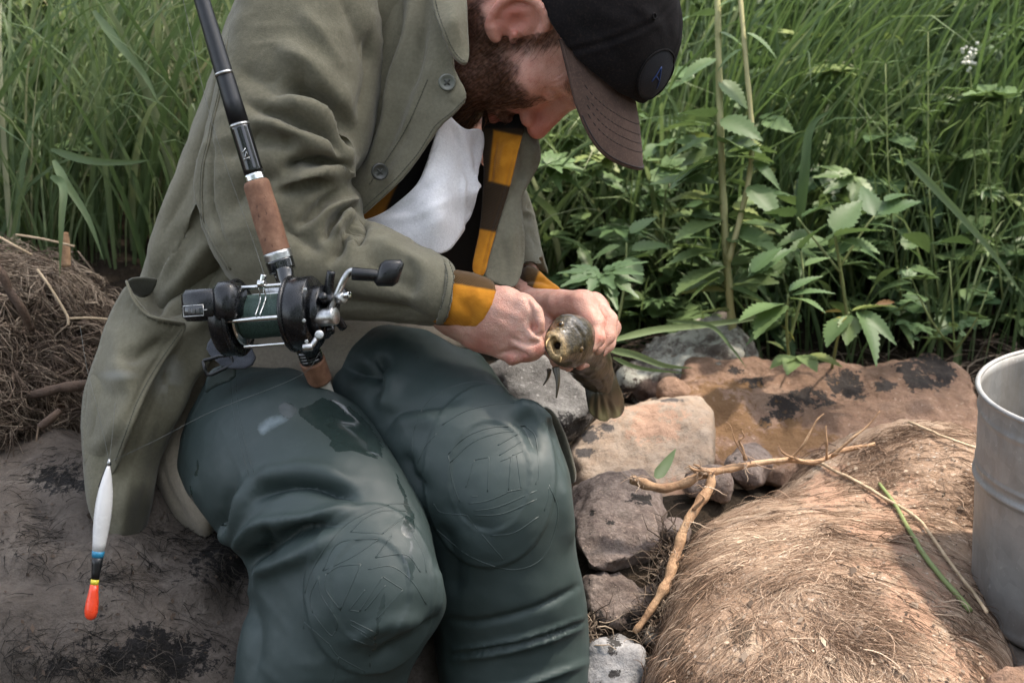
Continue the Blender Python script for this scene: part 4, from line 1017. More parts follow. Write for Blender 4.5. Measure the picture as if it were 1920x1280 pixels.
# --- head frame
HF = np.array([.16, .96, .09]); HF /= np.linalg.norm(HF)
HU = np.array([.93, -.20, -.31]); HU -= HF*(HF@HU); HU /= np.linalg.norm(HU)
HR = np.cross(HF, HU)
HO = C3(1002, 42, 1.565)
HM = np.stack([HR, HU, HF])                          # head axes in camera axes
def hl(p): return (p-HO)@HM.T
def hp(r, u, f): return HO+r*HR+u*HU+f*HF
def f_head(p):
    q = hl(p); m = q.copy(); m[:, 0] = np.abs(m[:, 0])
    E = lambda c, r: ellips(m, c, r)
    Cc = lambda a, b, ra, rb: capsule(m, np.array(a, float), np.array(b, float), ra, rb)
    d = ellips(q, (0, .045, -.012), (.076, .085, .096))
    d = smin(d, ellips(q, (0, -.018, .042), (.060, .080, .054)), .03)
    d = smin(d, Cc((.052, -.028, .0), (.040, -.078, .045), .020, .018), .022)
    d = smin(d, Cc((.040, -.078, .045), (.010, -.098, .080), .018, .017), .02)
    d = smin(d, E((.043, -.006, .062), (.024, .020, .022)), .02)
    d = smin(d, Cc((.012, .036, .090), (.042, .032, .070), .011, .010), .014)
    d = smax(d, -E((.032, .014, .098), (.017, .013, .017)), .014)
    d = smin(d, E((.0315, .014, .0775), (.0145, .0115, .0125)), .005)
    d = smin(d, Cc((0, .026, .090), (0, -.016, .114), .0085, .0120), .012)
    d = smin(d, E((.0125, -.022, .1005), (.0085, .0085, .0115)), .006)
    d = smax(d, -E((.0065, -.031, .107), (.0042, .004, .0065)), .003)
    d = smin(d, Cc((0, -.049, .0985), (.020, -.055, .087), .0065, .0045), .007)
    d = smin(d, Cc((0, -.063, .0965), (.018, -.060, .086), .0075, .0045), .006)
    d = smax(d, -Cc((0, -.0555, .106), (.021, -.058, .091), .0022, .0016), .003)
    # neck down to the shoulders
    d = smin(d, capsule(p, hp(0, -.03, -.045), C3(800, -10, 1.60), .058, .066), .035)
    d = smin(d, capsule(p, hp(.038, -.025, -.04), C3(815, 60, 1.56), .018, .02), .03)
    # ears
    e = None
    rim = [(.072, .022, .008), (.080, .035, -.006), (.088, .028, -.026), (.091, .008, -.036), (.087, -.012, -.030), (.081, -.028, -.012), (.075, -.024, .002)]
    m = m-np.array([0, 0, .017]); E = lambda c, r: ellips(m, c, r); Cc = lambda a, b, ra, rb: capsule(m, np.array(a, float), np.array(b, float), ra, rb)
    rim = spline(rim, 3)
    for a, b in zip(rim[:-1], rim[1:]):
        c = capsule(m, a, b, .0046, .0046); e = c if e is None else smin(e, c, .003)
    bowl = ellips(m, (.0765, .006, -.014), (.006, .030, .021), [[.93, 0, .37], [0, 1, 0], [-.37, 0, .93]])
    bowl = smin(bowl, Cc((.081, .020, -.020), (.080, -.010, -.022), .0042, .0042), .005)
    bowl = smin(bowl, Cc((.080, -.024, -.010), (.076, -.025, -.002), .007, .006), .006)
    bowl = smax(bowl, -E((.087, .003, -.008), (.012, .012, .010)), .004)
    e = smin(e, bowl, .003); e = smin(e, Cc((.075, -.006, .006), (.080, -.002, .001), .005, .004), .004)
    return smin(d, e, .006)
V, F = snet(f_head, HO-.19, HO+.19, .0021)
V = lapl(V, F, 1, .4); N = vnormals(V, F); q = hl(V)
V = V+N*(.0005*fbm(V, 60, 3, 91))[:, None]
crow = [([(1035, 150), (1048, 142), (1058, 132)], 2.0, -1.0), ([(1034, 158), (1047, 155), (1060, 148)], 2.0, -1.0), ([(1030, 168), (1040, 172), (1052, 172)], 2.2, -1.2)]
V = folds(V, F, crow)
HEAD = (V, F)
def beard_mask(q):
    r, u, f = np.abs(q[:, 0]), q[:, 1], q[:, 2]
    n = .012*fbm(q, 50, 3, 95); nose = (r < .026)*(u > -.043)*(f > .066)
    b = ss(-.016, -.032, u-.42*(f-.03)*np.where(f > .03, 1, .0)+n)*ss(-.045, -.012, f+n)*ss(-.150, -.125, u)
    b = b*(1-nose)
    b = np.maximum(b, ss(.044, .030, f+n*.8)*ss(.002, .016, f)*ss(.065, .045, u)*(r > .05)*.85)
    mo = ss(.010, .004, np.abs(u+.042+.25*r)-.001)*(f > .07)*ss(.034, .028, r)
    b = np.maximum(b, mo)
    b = b*(1-ss(.0085, .006, np.sqrt((r/2.6)**2+(u+.061)**2))*(f > .07))
    b = b*(1-(r > .0725)*(f < .022)*(u > -.032))
    return np.clip(b, 0, 1)

# --- hands
def f_rhand(p):
    def c(*a): return chain(p, a, .004)
    d = smin(c((800, 560, 1.455, 40), (880, 582, 1.442, 42), (945, 575, 1.425, 38), (982, 580, 1.412, 27)), c((860, 595, 1.452, 38), (905, 618, 1.445, 42), (950, 640, 1.43, 36)), .02)
    d = smin(d, c((945, 600, 1.425, 40), (975, 612, 1.417, 30)), .02)
    d = smin(d, c((982, 570, 1.410, 23), (1004, 582, 1.402, 17.5), (1011, 604, 1.400, 14), (1012, 618, 1.402, 10.5)), .0035)          # index
    d = smin(d, c((982, 602, 1.412, 24), (1004, 626, 1.402, 18), (1009, 652, 1.405, 16), (1000, 664, 1.415, 14)), .003)             # middle
    d = smin(d, c((966, 628, 1.416, 24), (994, 655, 1.404, 18), (988, 672, 1.415, 15)), .003)                                        # ring
    d = smin(d, c((944, 650, 1.428, 22), (968, 670, 1.416, 16), (962, 677, 1.43, 13)), .003)                                         # little finger
    d = smin(d, c((930, 560, 1.45, 26), (975, 575, 1.45, 18), (1008, 606, 1.435, 13), (1017, 624, 1.42, 10)), .008)                  # thumb, behind
    return d
RHP = [(780, 500), (905, 505), (929, 529), (955, 531), (977, 541), (992, 549), (1008, 563), (1021, 582), (1025, 600), (1024, 622), (1014, 628), (1021, 640), (1026, 652), (1024, 667), (1014, 679), (992, 680), (970, 684), (955, 689), (945, 690), (922, 687), (900, 676), (867, 655), (780, 640)]
RHS = smooth_poly(RHP, 1)
f_rh = lambda p: smax(f_rhand(p), carve(p, RHS), .006)
cR = C3(925, 600, 1.43)
V, F = snet(f_rh, cR-np.array([.085, .07, .06]), cR+np.array([.075, .07, .06]), .0018)
V = lapl(V, F, 1, .4)
V = folds(V, F, [([(988, 556), (996, 585), (1002, 616)], 4.5, -4), ([(996, 604), (1004, 622), (1016, 631)], 5, -7), ([(958, 634), (985, 643), (1012, 641)], 4, -3.6), ([(938, 662), (965, 658), (992, 670)], 4, -3.6), ([(940, 545), (965, 560), (985, 568)], 10, 1.2), ([(925, 575), (955, 588), (982, 600)], 8, 1.0), ([(930, 600), (950, 612), (970, 628)], 7, .8), ([(992, 640), (1002, 645), (1010, 640)], 3, -.8),
                 ([(1000, 572), (1008, 570)], 2.5, -.7), ([(1000, 577), (1010, 575)], 2.5, -.6), ([(932, 540), (928, 570), (922, 600)], 4, -.5), ([(880, 640), (910, 655), (940, 668)], 8, -.8)])
N = vnormals(V, F); V = V+N*(.0006*fbm(V, 70, 3, 97))[:, None]
RH = (V, F)
def f_lhand(p):
    def c(*a): return chain(p, a, .004)
    d = c((960, 540, 1.60, 32), (1005, 572, 1.545, 30), (1050, 570, 1.505, 27), (1092, 570, 1.478, 25))
    d = smin(d, c((1010, 580, 1.56, 28), (1060, 582, 1.53, 30), (1118, 580, 1.505, 26)), .015)
    d = smin(d, c((1094, 570, 1.476, 25), (1114, 606, 1.456, 19.5), (1119, 634, 1.446, 15.5), (1108, 651, 1.440, 11)), .008)        # index
    d = smin(d, c((1114, 570, 1.495, 23), (1138, 600, 1.482, 19), (1137, 630, 1.470, 16), (1118, 653, 1.462, 13)), .005)             # middle
    d = smin(d, c((1124, 585, 1.515, 21), (1146, 614, 1.505, 17), (1138, 645, 1.492, 15), (1112, 670, 1.480, 12.5)), .005)           # ring
    d = smin(d, c((1124, 600, 1.535, 18), (1138, 636, 1.525, 14), (1118, 668, 1.505, 13), (1088, 684, 1.455, 10.5)), .005)           # little finger
    d = smin(d, c((1020, 590, 1.53, 22), (1026, 640, 1.49, 16), (1044, 676, 1.46, 12), (1066, 687, 1.445, 10)), .008)                # thumb under the fish
    return d
cL = C3(1060, 610, 1.51)
V, F = snet(f_lhand, cL-np.array([.085, .075, .11]), cL+np.array([.08, .065, .13]), .0018)
V = lapl(V, F, 1, .4)
V = folds(V, F, [([(1098, 566), (1112, 590), (1120, 610)], 6, .8), ([(1112, 560), (1122, 580), (1128, 600)], 4, -1.6), ([(1128, 612), (1130, 635), (1120, 652)], 3.5, -1.5), ([(1130, 575), (1138, 590)], 3, -1.2), ([(1104, 624), (1114, 622)], 2.5, -.7), ([(1106, 629), (1116, 627)], 2.5, -.6), ([(1050, 556), (1080, 556), (1100, 560)], 7, 1.0), ([(1010, 570), (1040, 580), (1070, 580)], 8, -.8)])
N = vnormals(V, F); V = V+N*(.0006*fbm(V, 70, 3, 99))[:, None]
LH = (V, F)
# --- fingernails are laid on later
# --- the rest of the body under the clothes
def f_body(p):
    d = chain(p, [(420, 860, 1.71, 95), (540, 540, 1.71, 105), (680, 220, 1.70, 110), (790, 40, 1.66, 85)], .05)
    d = smin(d, chain(p, [(640, 40, 1.64, 70), (540, 300, 1.58, 55), (500, 450, 1.54, 48), (700, 520, 1.49, 44), (850, 572, 1.447, 36), (885, 585, 1.444, 36)], .02), .03)
    d = smin(d, chain(p, [(840, 120, 1.74, 50), (910, 330, 1.76, 30), (978, 500, 1.64, 25), (1008, 570, 1.545, 27)], .02), .03)
    d = smin(d, chain(p, [(440, 890, 1.66, 85), (600, 980, 1.52, 85), (690, 1090, 1.43, 75), (600, 1260, 1.47, 80), (575, 1640, 1.57, 55)], .03), .03)
    d = smin(d, chain(p, [(600, 790, 1.72, 80), (770, 820, 1.62, 85), (920, 930, 1.52, 80), (965, 1150, 1.54, 78), (1000, 1640, 1.66, 55)], .03), .03)
    d = smin(d, capsule(p, hp(0, -.03, -.045), C3(790, 0, 1.64), .05, .06), .03)
    return d
lo = C3(380, 850, 1.7)-np.array([.15, 0, .1]); 
V, F = snet(f_body, np.array([-.55, -.45, 1.30]), np.array([.16, .62, 1.95]), .0075)
def temp(name, VF):
    me = mesh_data(name, W(VF[0]), VF[1]); o = bpy.data.objects.new(name, me); COL.objects.link(o); return o
bo = temp('tmp_body', (V, F)); tmp = [bo]
for nm, vf in (('tmp_a', HEAD), ('tmp_b', RH), ('tmp_c', LH)):
    t_ = temp(nm, vf); tmp.append(t_)
    md = bo.modifiers.new(nm, 'BOOLEAN'); md.operation = 'UNION'; md.object = t_; md.solver = 'EXACT'
dg = bpy.context.evaluated_depsgraph_get(); ev = bo.evaluated_get(dg); me = bpy.data.meshes.new_from_object(ev)
co = np.empty(len(me.vertices)*3); me.vertices.foreach_get('co', co); co = co.reshape(-1, 3); fs = [tuple(p_.vertices) for p_ in me.polygons]
print('BODY', len(co), len(fs), len(V), len(HEAD[0]), len(RH[0]))
for t_ in tmp: bpy.data.objects.remove(t_)
cc = toC(co); q = hl(cc); isH = np.linalg.norm(cc-HO, axis=1) < .2
bm_ = np.where(isH, beard_mask(q), 0)
xy = pix(cc)
red = np.where(isH, np.maximum.reduce([np.clip(1-np.linalg.norm(q-np.array([.085, 0, -.001]), axis=1)/.045, 0, 1), np.clip(1.2-np.linalg.norm(q-np.array([0, -.015, .112]), axis=1)/.035, 0, 1), .55*np.clip(1-np.linalg.norm(q-np.array([.045, 0, .07]), axis=1)/.045, 0, 1), .5*np.clip(1-np.linalg.norm(q-np.array([.03, -.05, -.03]), axis=1)/.06, 0, 1), ss(.0085, .006, np.sqrt((q[:, 0]/2.6)**2+(q[:, 1]+.061)**2))*(q[:, 2] > .07)]), 0)
for x, y, rr in [(1002, 612, 14), (1010, 655, 18), (985, 670, 16), (955, 675, 18), (1125, 630, 16), (1140, 610, 14), (1086, 685, 14), (1100, 600, 14), (900, 650, 40)]:
    red = np.maximum(red, np.where(isH, 0, .7*np.clip(1-np.hypot(xy[:, 0]-x, xy[:, 1]-y)/rr, 0, 1)))
body = mk('body', co, fs, M_SKIN, parent=person, attrs={'beard': bm_*.92, 'red': red})

# beard, sideburn, brows as hairs
hv, hf = HEAD; Nh = vnormals(hv, hf); cen = hv[hf].mean(1); cn = Nh[hf].mean(1); qc = hl(cen); bmk = beard_mask(qc)
M_HAIR = fibre_mat('beard_hair', (.022, .010, .006, 1), (.085, .035, .017, 1), (.30, .135, .060, 1), .45)
def grow(name, prob, n, L, dirf, rad, tintf, seg=5):
    pr = prob/prob.sum(); ids = RNG.choice(len(prob), n, p=pr); paths = []
    for i in ids:
        p = cen[i]+RNG.normal(0, .0008, 3); nn = cn[i]; d = dirf(qc[i])@HM; d = d-nn*(d@nn)*.8; d /= np.linalg.norm(d); l = L(qc[i]); pts = []
        cur = RNG.normal(0, .25, 3)
        for k in range(seg):
            t = k/(seg-1); pts.append(p+d*l*t+nn*l*(.26*t-.20*t*t)+cur*l*t*t*.55-nn*.0006)
        paths.append(W(np.array(pts)))
    V, F = hairs(np.array(paths), RNG.uniform(*rad, n)); tt = np.clip(tintf(n), 0, 1)
    return mk(name, V, F, M_HAIR, parent=person, attrs={'tint': per_vert(tt, seg)})
cheek = ss(.0, .03, qc[:, 2])*ss(.045, .02, qc[:, 1])*ss(-.06, -.03, qc[:, 1])*(1-bmk)*(np.abs(qc[:, 0]) > .028)
grow('stubble', cheek+1e-9, 900, lambda q: R_(.002, .006), lambda q: np.array([.1, -.8, .4]), (.00006, .00011), lambda n: RNG.random(n)*.9+.1)
def bdir(q): return np.array([.25*np.sign(q[0]), -.8+.5*ss(-.03, .03, q[1]), .45])
o = grow('beard', bmk*(1+1.5*ss(-.05, -.1, qc[:, 1])), 15000, lambda q: R_(.008, .017)+.012*ss(-.05, -.105, q[1]), bdir, (.00010, .00022), lambda n: RNG.random(n)**1.8)
props(o, kind=None)
brow = ss(.007, .003, np.abs(qc[:, 1]-.038+.10*np.abs(np.abs(qc[:, 0])-.025)))*ss(.05, .045, np.abs(qc[:, 0]))*(np.abs(qc[:, 0]) > .01)*(qc[:, 2] > .05)
if brow.sum() > 0: grow('eyebrows', brow, 500, lambda q: R_(.005, .009), lambda q: np.array([1.0*np.sign(q[0]), .25, 0]), (.00008, .00016), lambda n: RNG.random(n)**1.5)
back = ss(-.012, -.035, qc[:, 2])*ss(-.05, -.02, qc[:, 1])*(np.abs(qc[:, 0]) < .079)*(np.linalg.norm(qc-np.array([0, .04, -.01]), axis=1) < .125)*(qc[:, 1] < .05)
grow('hair', back+1e-9, 2500, lambda q: R_(.008, .016), lambda q: np.array([0, -1.0, -.1]), (.00010, .0002), lambda n: RNG.random(n)**2*.7)

# --- cap
def f_cap(p):
    q = hl(p)
    d = ellips(q, (0, .052, .002), (.0885, .110, .108))
    d = smin(d, ellips(q, (0, .085, .045), (.062, .058, .062)), .03)
    u0 = .036+.25*q[:, 2]+3.4*np.maximum(q[:, 2], 0)**2
    d = smax(d, u0-q[:, 1], .004)
    inner = ellips(q, (0, .050, .002), (.083, .103, .102))
    return smax(d, -smax(inner, .02-q[:, 1], .004), .003)
def capmat(name, c1, c2, c3):
    m = NT(name); f = m.ramp(m.noise(16, 7, .65), [(.3, c1), (.6, c2), (.85, c3)]); f = m.mix(m.ramp(m.noise(420, 2, .6), [(.5, 0.0), (.8, .5)]), f, c3)
    m.set(Base_Color=f, Roughness=.95, Sheen_Weight=.03, Specular_IOR_Level=.08, Normal=m.bump(m.noise(500, 2), .3, .0006, m.bump(m.noise(20, 4), .25, .006))); return m.m
M_CAP = capmat('black_cotton', (.0065, .006, .0065, 1), (.011, .0095, .0098, 1), (.034, .024, .020, 1))
M_BRIM = capmat('faded_brim', (.060, .041, .034, 1), (.098, .064, .051, 1), (.155, .100, .078, 1))
M_NAVY = plain('navy_patch', (.006, .007, .012, 1), .85, nsc=200, bump=.3, bsc=900)
M_BLUE = plain('blue_thread', (.010, .035, .14, 1), .6, nsc=300)
V, F = snet(f_cap, HO-np.array([.15, .16, .15])+.06*HU, HO+np.array([.16, .16, .15])+.07*HU, .0026)
V = lapl(V, F, 1, .4)
q = hl(V); ang = np.arctan2(q[:, 0], q[:, 2]-.0); N = vnormals(V, F)
seam = np.abs((ang/(math.pi/3)+.5) % 1-.5)*(math.pi/3)*np.hypot(q[:, 0], q[:, 2])
V = V+N*(-.0011*np.exp(-(seam/.0022)**2)+.0009*np.exp(-((seam-.006)/.003)**2)+.0016*fbm(V, 26, 3, 102))[:, None]
V = folds(V, F, [([(1080, 40), (1130, 70), (1170, 130)], 14, -1.5), ([(1190, 10), (1215, 30), (1245, 60)], 12, 2.0), ([(1100, 0), (1140, 30), (1190, 40)], 14, 1.5)])
CAPV, CAPF = W(V), F
cap = mk('cap', CAPV, F, M_CAP, parent=person); props(cap, 'black cap with a faded brown grey brim')
S_CAP = Surf(CAPV, CAPF)
# brim
nr, nf = 49, 22; top = []
def brim_pt(s, t, off=0.0):
    r = .081*s; a = abs(s)
    f0 = .103*math.sqrt(max(0, 1-(s*.935)**2))-.004; u0 = .036+.25*f0+3.4*max(f0, 0)**2+.001
    reach = (.080+.018*a*a)*max(0.0, 1-a**10)**.5
    f = f0+reach*t; u = u0+.004*t-.007*t*t
    return hp(r, u+off, f)
ss_ = np.linspace(-1, 1, nr); tt_ = np.linspace(-.06, 1, nf)
top = np.array([[brim_pt(s, t, .0012) for t in tt_] for s in ss_]).reshape(-1, 3); bot = np.array([[brim_pt(s, t, -.0014) for t in tt_] for s in ss_]).reshape(-1, 3)
i, j = np.meshgrid(np.arange(nr-1), np.arange(nf-1), indexing='ij'); a = (i*nf+j).ravel(); Fq = np.stack([a, a+nf, a+nf+1, a+1], 1); m0 = nr*nf
ed = [(k*nf+nf-1, (k+1)*nf+nf-1) for k in range(nr-1)]+[(k, k+1) for k in range(nf-1)]+[((nr-1)*nf+k+1, (nr-1)*nf+k) for k in range(nf-1)]
Fall = np.vstack([Fq, Fq[:, ::-1]+m0, np.array([[x_, y_, y_+m0, x_+m0] for x_, y_ in ed])])
brim = mk('brim', W(np.vstack([top, bot])), Fall, M_BRIM, parent=cap)
M_STITCH = plain('brim_stitch', (.030, .022, .021, 1), .9)
rows = []
for tv in (.38, .52, .64, .76, .97):
    line = [W(brim_pt(s, tv, .0015)) for s in np.linspace(-.93, .93, 90)]
    if tv < .9:
        for k in range(0, 88, 2): rows.append(tube(np.array([line[k], (line[k]+line[k+1])/2, line[k+1]]), .00042, 4, False))
    else: rows.append(tube(np.array(line), .0009, 5, False))
V, F = join(rows); mk('stitching', V, F, M_STITCH, parent=cap)
def on_cap(x, y, out=.0008):
    p, n = S_CAP.ray(x, y)
    return None if p is None else p+n*out
# badge: an oval patch sewn on the front, with a raised rim and small blue strokes
b0 = hp(.022, .130, .085); pb, nb = S_CAP.near(W(b0)); bu, bv = W(hp(0, 0, 0)), None
eu = W(HU)-W(np.zeros(3)); er = W(HR)-W(np.zeros(3)); eu = eu-nb*(eu@nb); eu /= np.linalg.norm(eu); er = np.cross(nb, eu)
def badge_pt(a, b, out): 
    p, n = S_CAP.near(pb+er*a+eu*b); return p+n*out
rg = [(0, .0012)]+[(k, .0013) for k in (.3, .6, .85, 1.0)]+[(1.02, .0004)]
V = []; 
for k, out in rg:
    for a in np.arange(36)/36*2*math.pi: V.append(badge_pt(.034*k*math.cos(a), .029*k*math.sin(a), out))
F = [(i*36+j, i*36+(j+1) % 36, (i+1)*36+(j+1) % 36, (i+1)*36+j) for i in range(len(rg)-1) for j in range(36)]
mk('badge', np.array(V), F, M_NAVY, parent=cap)
V, F = tube(np.array([badge_pt(.034*math.cos(a), .029*math.sin(a), .0012) for a in np.linspace(0, 2*math.pi, 49)]), .0013, 6, False); mk('badge_rim', V, F, M_CAP, parent=cap)
V, F = join([tube(np.array([badge_pt(a0+(a1-a0)*t, b0_+(b1-b0_)*t, .0016) for t in np.linspace(0, 1, 6)]), .0007, 5) for a0, b0_, a1, b1 in [(-.012, -.008, .010, .008), (.010, .008, .006, -.010), (-.002, -.002, .008, -.003)]])
mk('badge_emblem', V, F, M_BLUE, parent=cap)
e = on_cap(1226, 31, .0)
if e is not None:
    p_, n_ = S_CAP.near(e); u_, v_ = frame(n_); V, F = tube(np.array([p_+n_*.0006+.0032*(math.cos(a)*u_+math.sin(a)*v_) for a in np.linspace(0, 2*math.pi, 17)]), .0009, 6, False); mk('eyelet', V, F, M_CAP, parent=cap)
# ------------------------------------------------------------------ clothes
def garment(name, f, lo, hi, h, m, parent, strokes=(), noise=.0012, nsc=16, seed=0, sm=1, masks=None, carve_poly=None, k=.012, amp=1.0, crease=0.0, cs=(14, 30, 20), pads=()):
    fn = f
    if carve_poly is not None:
        cpoly = smooth_poly(carve_poly, 2); fn = lambda p: smax(f(p), carve(p, cpoly), k)
    V, F = snet(fn, lo, hi, h)
    if sm: V = lapl(V, F, sm, .45)
    V = folds(V, F, [(st[0], st[1], st[2]*amp)+tuple(st[3:]) for st in strokes])
    N = vnormals(V, F)
    if crease:
        wq = V+.012*np.stack([vnoise(V, 9, 301), vnoise(V, 9, 302), vnoise(V, 9, 303)], 1)*2
        rd_ = 1-2*np.abs(vnoise(wq*np.array(cs), 1.0, seed+3)); rd2 = 1-2*np.abs(vnoise(wq*np.array(cs)*2.1, 1.0, seed+4))
        V = V+N*(crease*(rd_*ss(-.2, .6, vnoise(V, 6, seed+5))+.4*rd2))[:, None]
    V = lapl(V, F, 1, .5); N = vnormals(V, F)
    for px_, py_, rx_, ry_, h_ in pads:
        xy = pix(V); e_ = np.hypot((xy[:, 0]-px_)/rx_, (xy[:, 1]-py_)/ry_); fr = ss(0, .35, -(N*V).sum(1)/np.linalg.norm(V, axis=1))
        V = V+N*(fr*h_*(ss(1.0, .955, e_)+.5*np.exp(-((e_-.97)/.018)**2)-.5*ss(.60, .58, e_)+.4*np.exp(-((e_-.60)/.02)**2)))[:, None]
    N = vnormals(V, F); V = V+N*(noise*fbm(V, nsc, 4, seed)+noise*.25*fbm(V, nsc*5, 2, seed+7))[:, None]
    at = {}
    for kx, fx in (masks or {}).items(): at[kx] = fx(V, pix(V))
    o = mk(name, W(V), F, m, parent=parent, attrs=at); return o, V, F
def box(pts, r):
    c = np.array([C3(*p) for p in pts]); return c.min(0)-r, c.max(0)+r
jacket_back = [(500, -120), (440, 0), (406, 118), (372, 225), (332, 325), (292, 425), (262, 530), (225, 640), (330, 700), (460, 640), (640, 520), (760, 300), (850, 120), (880, 40), (900, -60), (880, -160)]
f_back = lambda p: chain(p, [(350, 650, 1.66, 120), (440, 430, 1.66, 165), (560, 180, 1.655, 190), (690, -20, 1.64, 190), (740, -200, 1.64, 160)], .05)
lo, hi = box([(220, -130, 1.6), (900, 700, 1.6)], .02); lo[2] = 1.45; hi[2] = 1.84
JB = [([(360, 420), (330, 470), (285, 540)], 14, -5, 22), ([(395, 330), (350, 440), (310, 530)], 12, 6), ([(430, 480), (380, 540), (330, 590), (300, 640)], 14, -12), ([(405, 440), (352, 510), (310, 560)], 12, 6), ([(410, 300), (385, 380), (340, 450)], 10, -6), ([(390, 250), (350, 350), (300, 450)], 14, -4), ([(480, 540), (430, 580), (380, 640)], 14, 6), ([(420, 170), (400, 250), (385, 330)], 9, -5), ([(430, 60), (410, 150), (392, 230)], 10, 3)]
jacket, V, F = garment('jacket', f_back, lo, hi, .0032, M_JACKET, person, JB, .0022, 10, 201, carve_poly=jacket_back, amp=1.6, crease=.0028, cs=(26, 9, 14))
S_JB = Surf(W(V), F)
# coat skirt hanging over the hip with its patch pocket
skirt = [(250, 520), (300, 500), (380, 500), (470, 500), (500, 560), (440, 625), (400, 672), (352, 748), (322, 820), (300, 890), (284, 960), (272, 1018), (240, 1022), (212, 1014), (188, 1006), (168, 960), (158, 900), (152, 820), (162, 720), (188, 640), (218, 580)]
f_sk = lambda p: smin(chain(p, [(420, 540, 1.60, 60), (330, 640, 1.575, 62), (255, 780, 1.555, 66), (225, 930, 1.55, 58), (225, 1060, 1.55, 50)], .03), chain(p, [(270, 560, 1.61, 60), (210, 740, 1.57, 60), (200, 960, 1.56, 50)], .03), .03)
lo, hi = box([(140, 480, 1.56), (510, 1030, 1.56)], .02); lo[2] = 1.46; hi[2] = 1.68
SK = [([(440, 540), (390, 590), (345, 625)], 14, 6), ([(410, 520), (350, 565), (310, 590)], 16, -10), ([(400, 640), (350, 720), (318, 800)], 12, 5), ([(345, 640), (300, 720), (262, 810), (235, 900)], 7, -4, 3), ([(300, 800), (280, 900), (262, 990)], 16, -4), ([(240, 900), (232, 960), (228, 1010)], 12, 4), ([(185, 940), (200, 980), (205, 1010)], 9, -4), ([(330, 510), (300, 550), (285, 590)], 14, -12)]
wearm = {'wear': lambda V, xy: .75*np.clip(1.15-np.hypot((xy[:, 0]-312)/34, (xy[:, 1]-700)/58), 0, 1)*ss(-.3, .5, fbm(V, 60, 4, 5)), 'darker': lambda V, xy: .95*ss(905, 960, xy[:, 1]+25*fbm(V, 25, 3, 9))*ss(215, 250, xy[:, 0])}  # lower skirt turns darker towards its bottom edge
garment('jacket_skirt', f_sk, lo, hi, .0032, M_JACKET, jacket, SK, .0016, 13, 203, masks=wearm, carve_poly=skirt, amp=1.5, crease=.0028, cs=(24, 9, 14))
pk = [(238, 527), (250, 560), (272, 586), (300, 597), (345, 604), (351, 612), (334, 640), (300, 690), (268, 750), (246, 810), (224, 870), (200, 905), (170, 908), (154, 860), (149, 790), (160, 715), (186, 640), (215, 572)]
PKS = [([(350, 612), (290, 700), (250, 790), (215, 880)], 5, 2.4), ([(338, 616), (280, 698), (238, 790)], 4, -2.4), ([(225, 668), (255, 668), (310, 640)], 13, -9), ([(215, 600), (225, 660), (235, 720)], 22, 5), ([(175, 700), (200, 740), (240, 730)], 14, -3), ([(165, 840), (200, 820), (240, 760)], 13, 3), ([(160, 880), (190, 860), (215, 830)], 8, -3)]
for k in range(9): PKS.append(([(246+k*10, 562+k*4.6), (239+k*10, 584+k*4.6)], 3, -2.6))
V, F = sheet(pk, [(238, 527, 1.525), (250, 560, 1.508), (300, 597, 1.500), (350, 610, 1.520), (300, 690, 1.513), (224, 870, 1.505), (160, 880, 1.53), (150, 790, 1.55), (160, 715, 1.55), (215, 572, 1.545), (230, 700, 1.488), (200, 800, 1.495)], .0022, 5, PKS, 2, .0012, 20)
S_PK = Surf(V, F); o = mk('pocket', V, F, M_JACKET, parent=jacket, attrs={'wear': .7*np.clip(1.1-np.hypot((pix(toC(V))[:, 0]-222)/40, (pix(toC(V))[:, 1]-703)/12), 0, 1)})
V, F = tube(spline([P(237, 527, 1.522), P(250, 561, 1.505), P(272, 587, 1.500), P(300, 598, 1.497), P(346, 606, 1.517)], 8), .0016, 6); mk('pocket_hem', V, F, M_JACKET, parent=jacket)
V, F = sheet([(242, 524), (262, 521), (292, 523), (295, 530), (284, 552), (266, 560), (246, 548), (238, 534)], [(242, 524, 1.528), (292, 523, 1.528), (280, 550, 1.545), (246, 545, 1.545)], .002, 4, (), 1); mk('pocket_lining', V, F, M_JACKETIN, parent=jacket)
# near sleeve
SLV = [(500, -120), (452, -20), (425, 80), (408, 150), (386, 255), (358, 332), (364, 385), (382, 440), (430, 515), (462, 575), (540, 600), (600, 606), (700, 604), (800, 613), (832, 614), (846, 582), (856, 520), (851, 489), (805, 458), (745, 430), (712, 405), (690, 386), (668, 362), (652, 338), (672, 308), (692, 275), (710, 215), (722, 110), (720, 60), (706, -10), (690, -120)]
f_slv = lambda p: smin(chain(p, [(590, -60, 1.56, 160), (568, 80, 1.555, 158), (545, 220, 1.54, 156), (525, 330, 1.525, 152), (505, 430, 1.515, 120)], .03), chain(p, [(490, 470, 1.515, 112), (600, 500, 1.495, 108), (700, 520, 1.475, 90), (790, 542, 1.455, 70), (870, 562, 1.44, 58)], .02), .03)
lo, hi = box([(350, -130, 1.5), (870, 620, 1.5)], .02); lo[2] = 1.38; hi[2] = 1.66
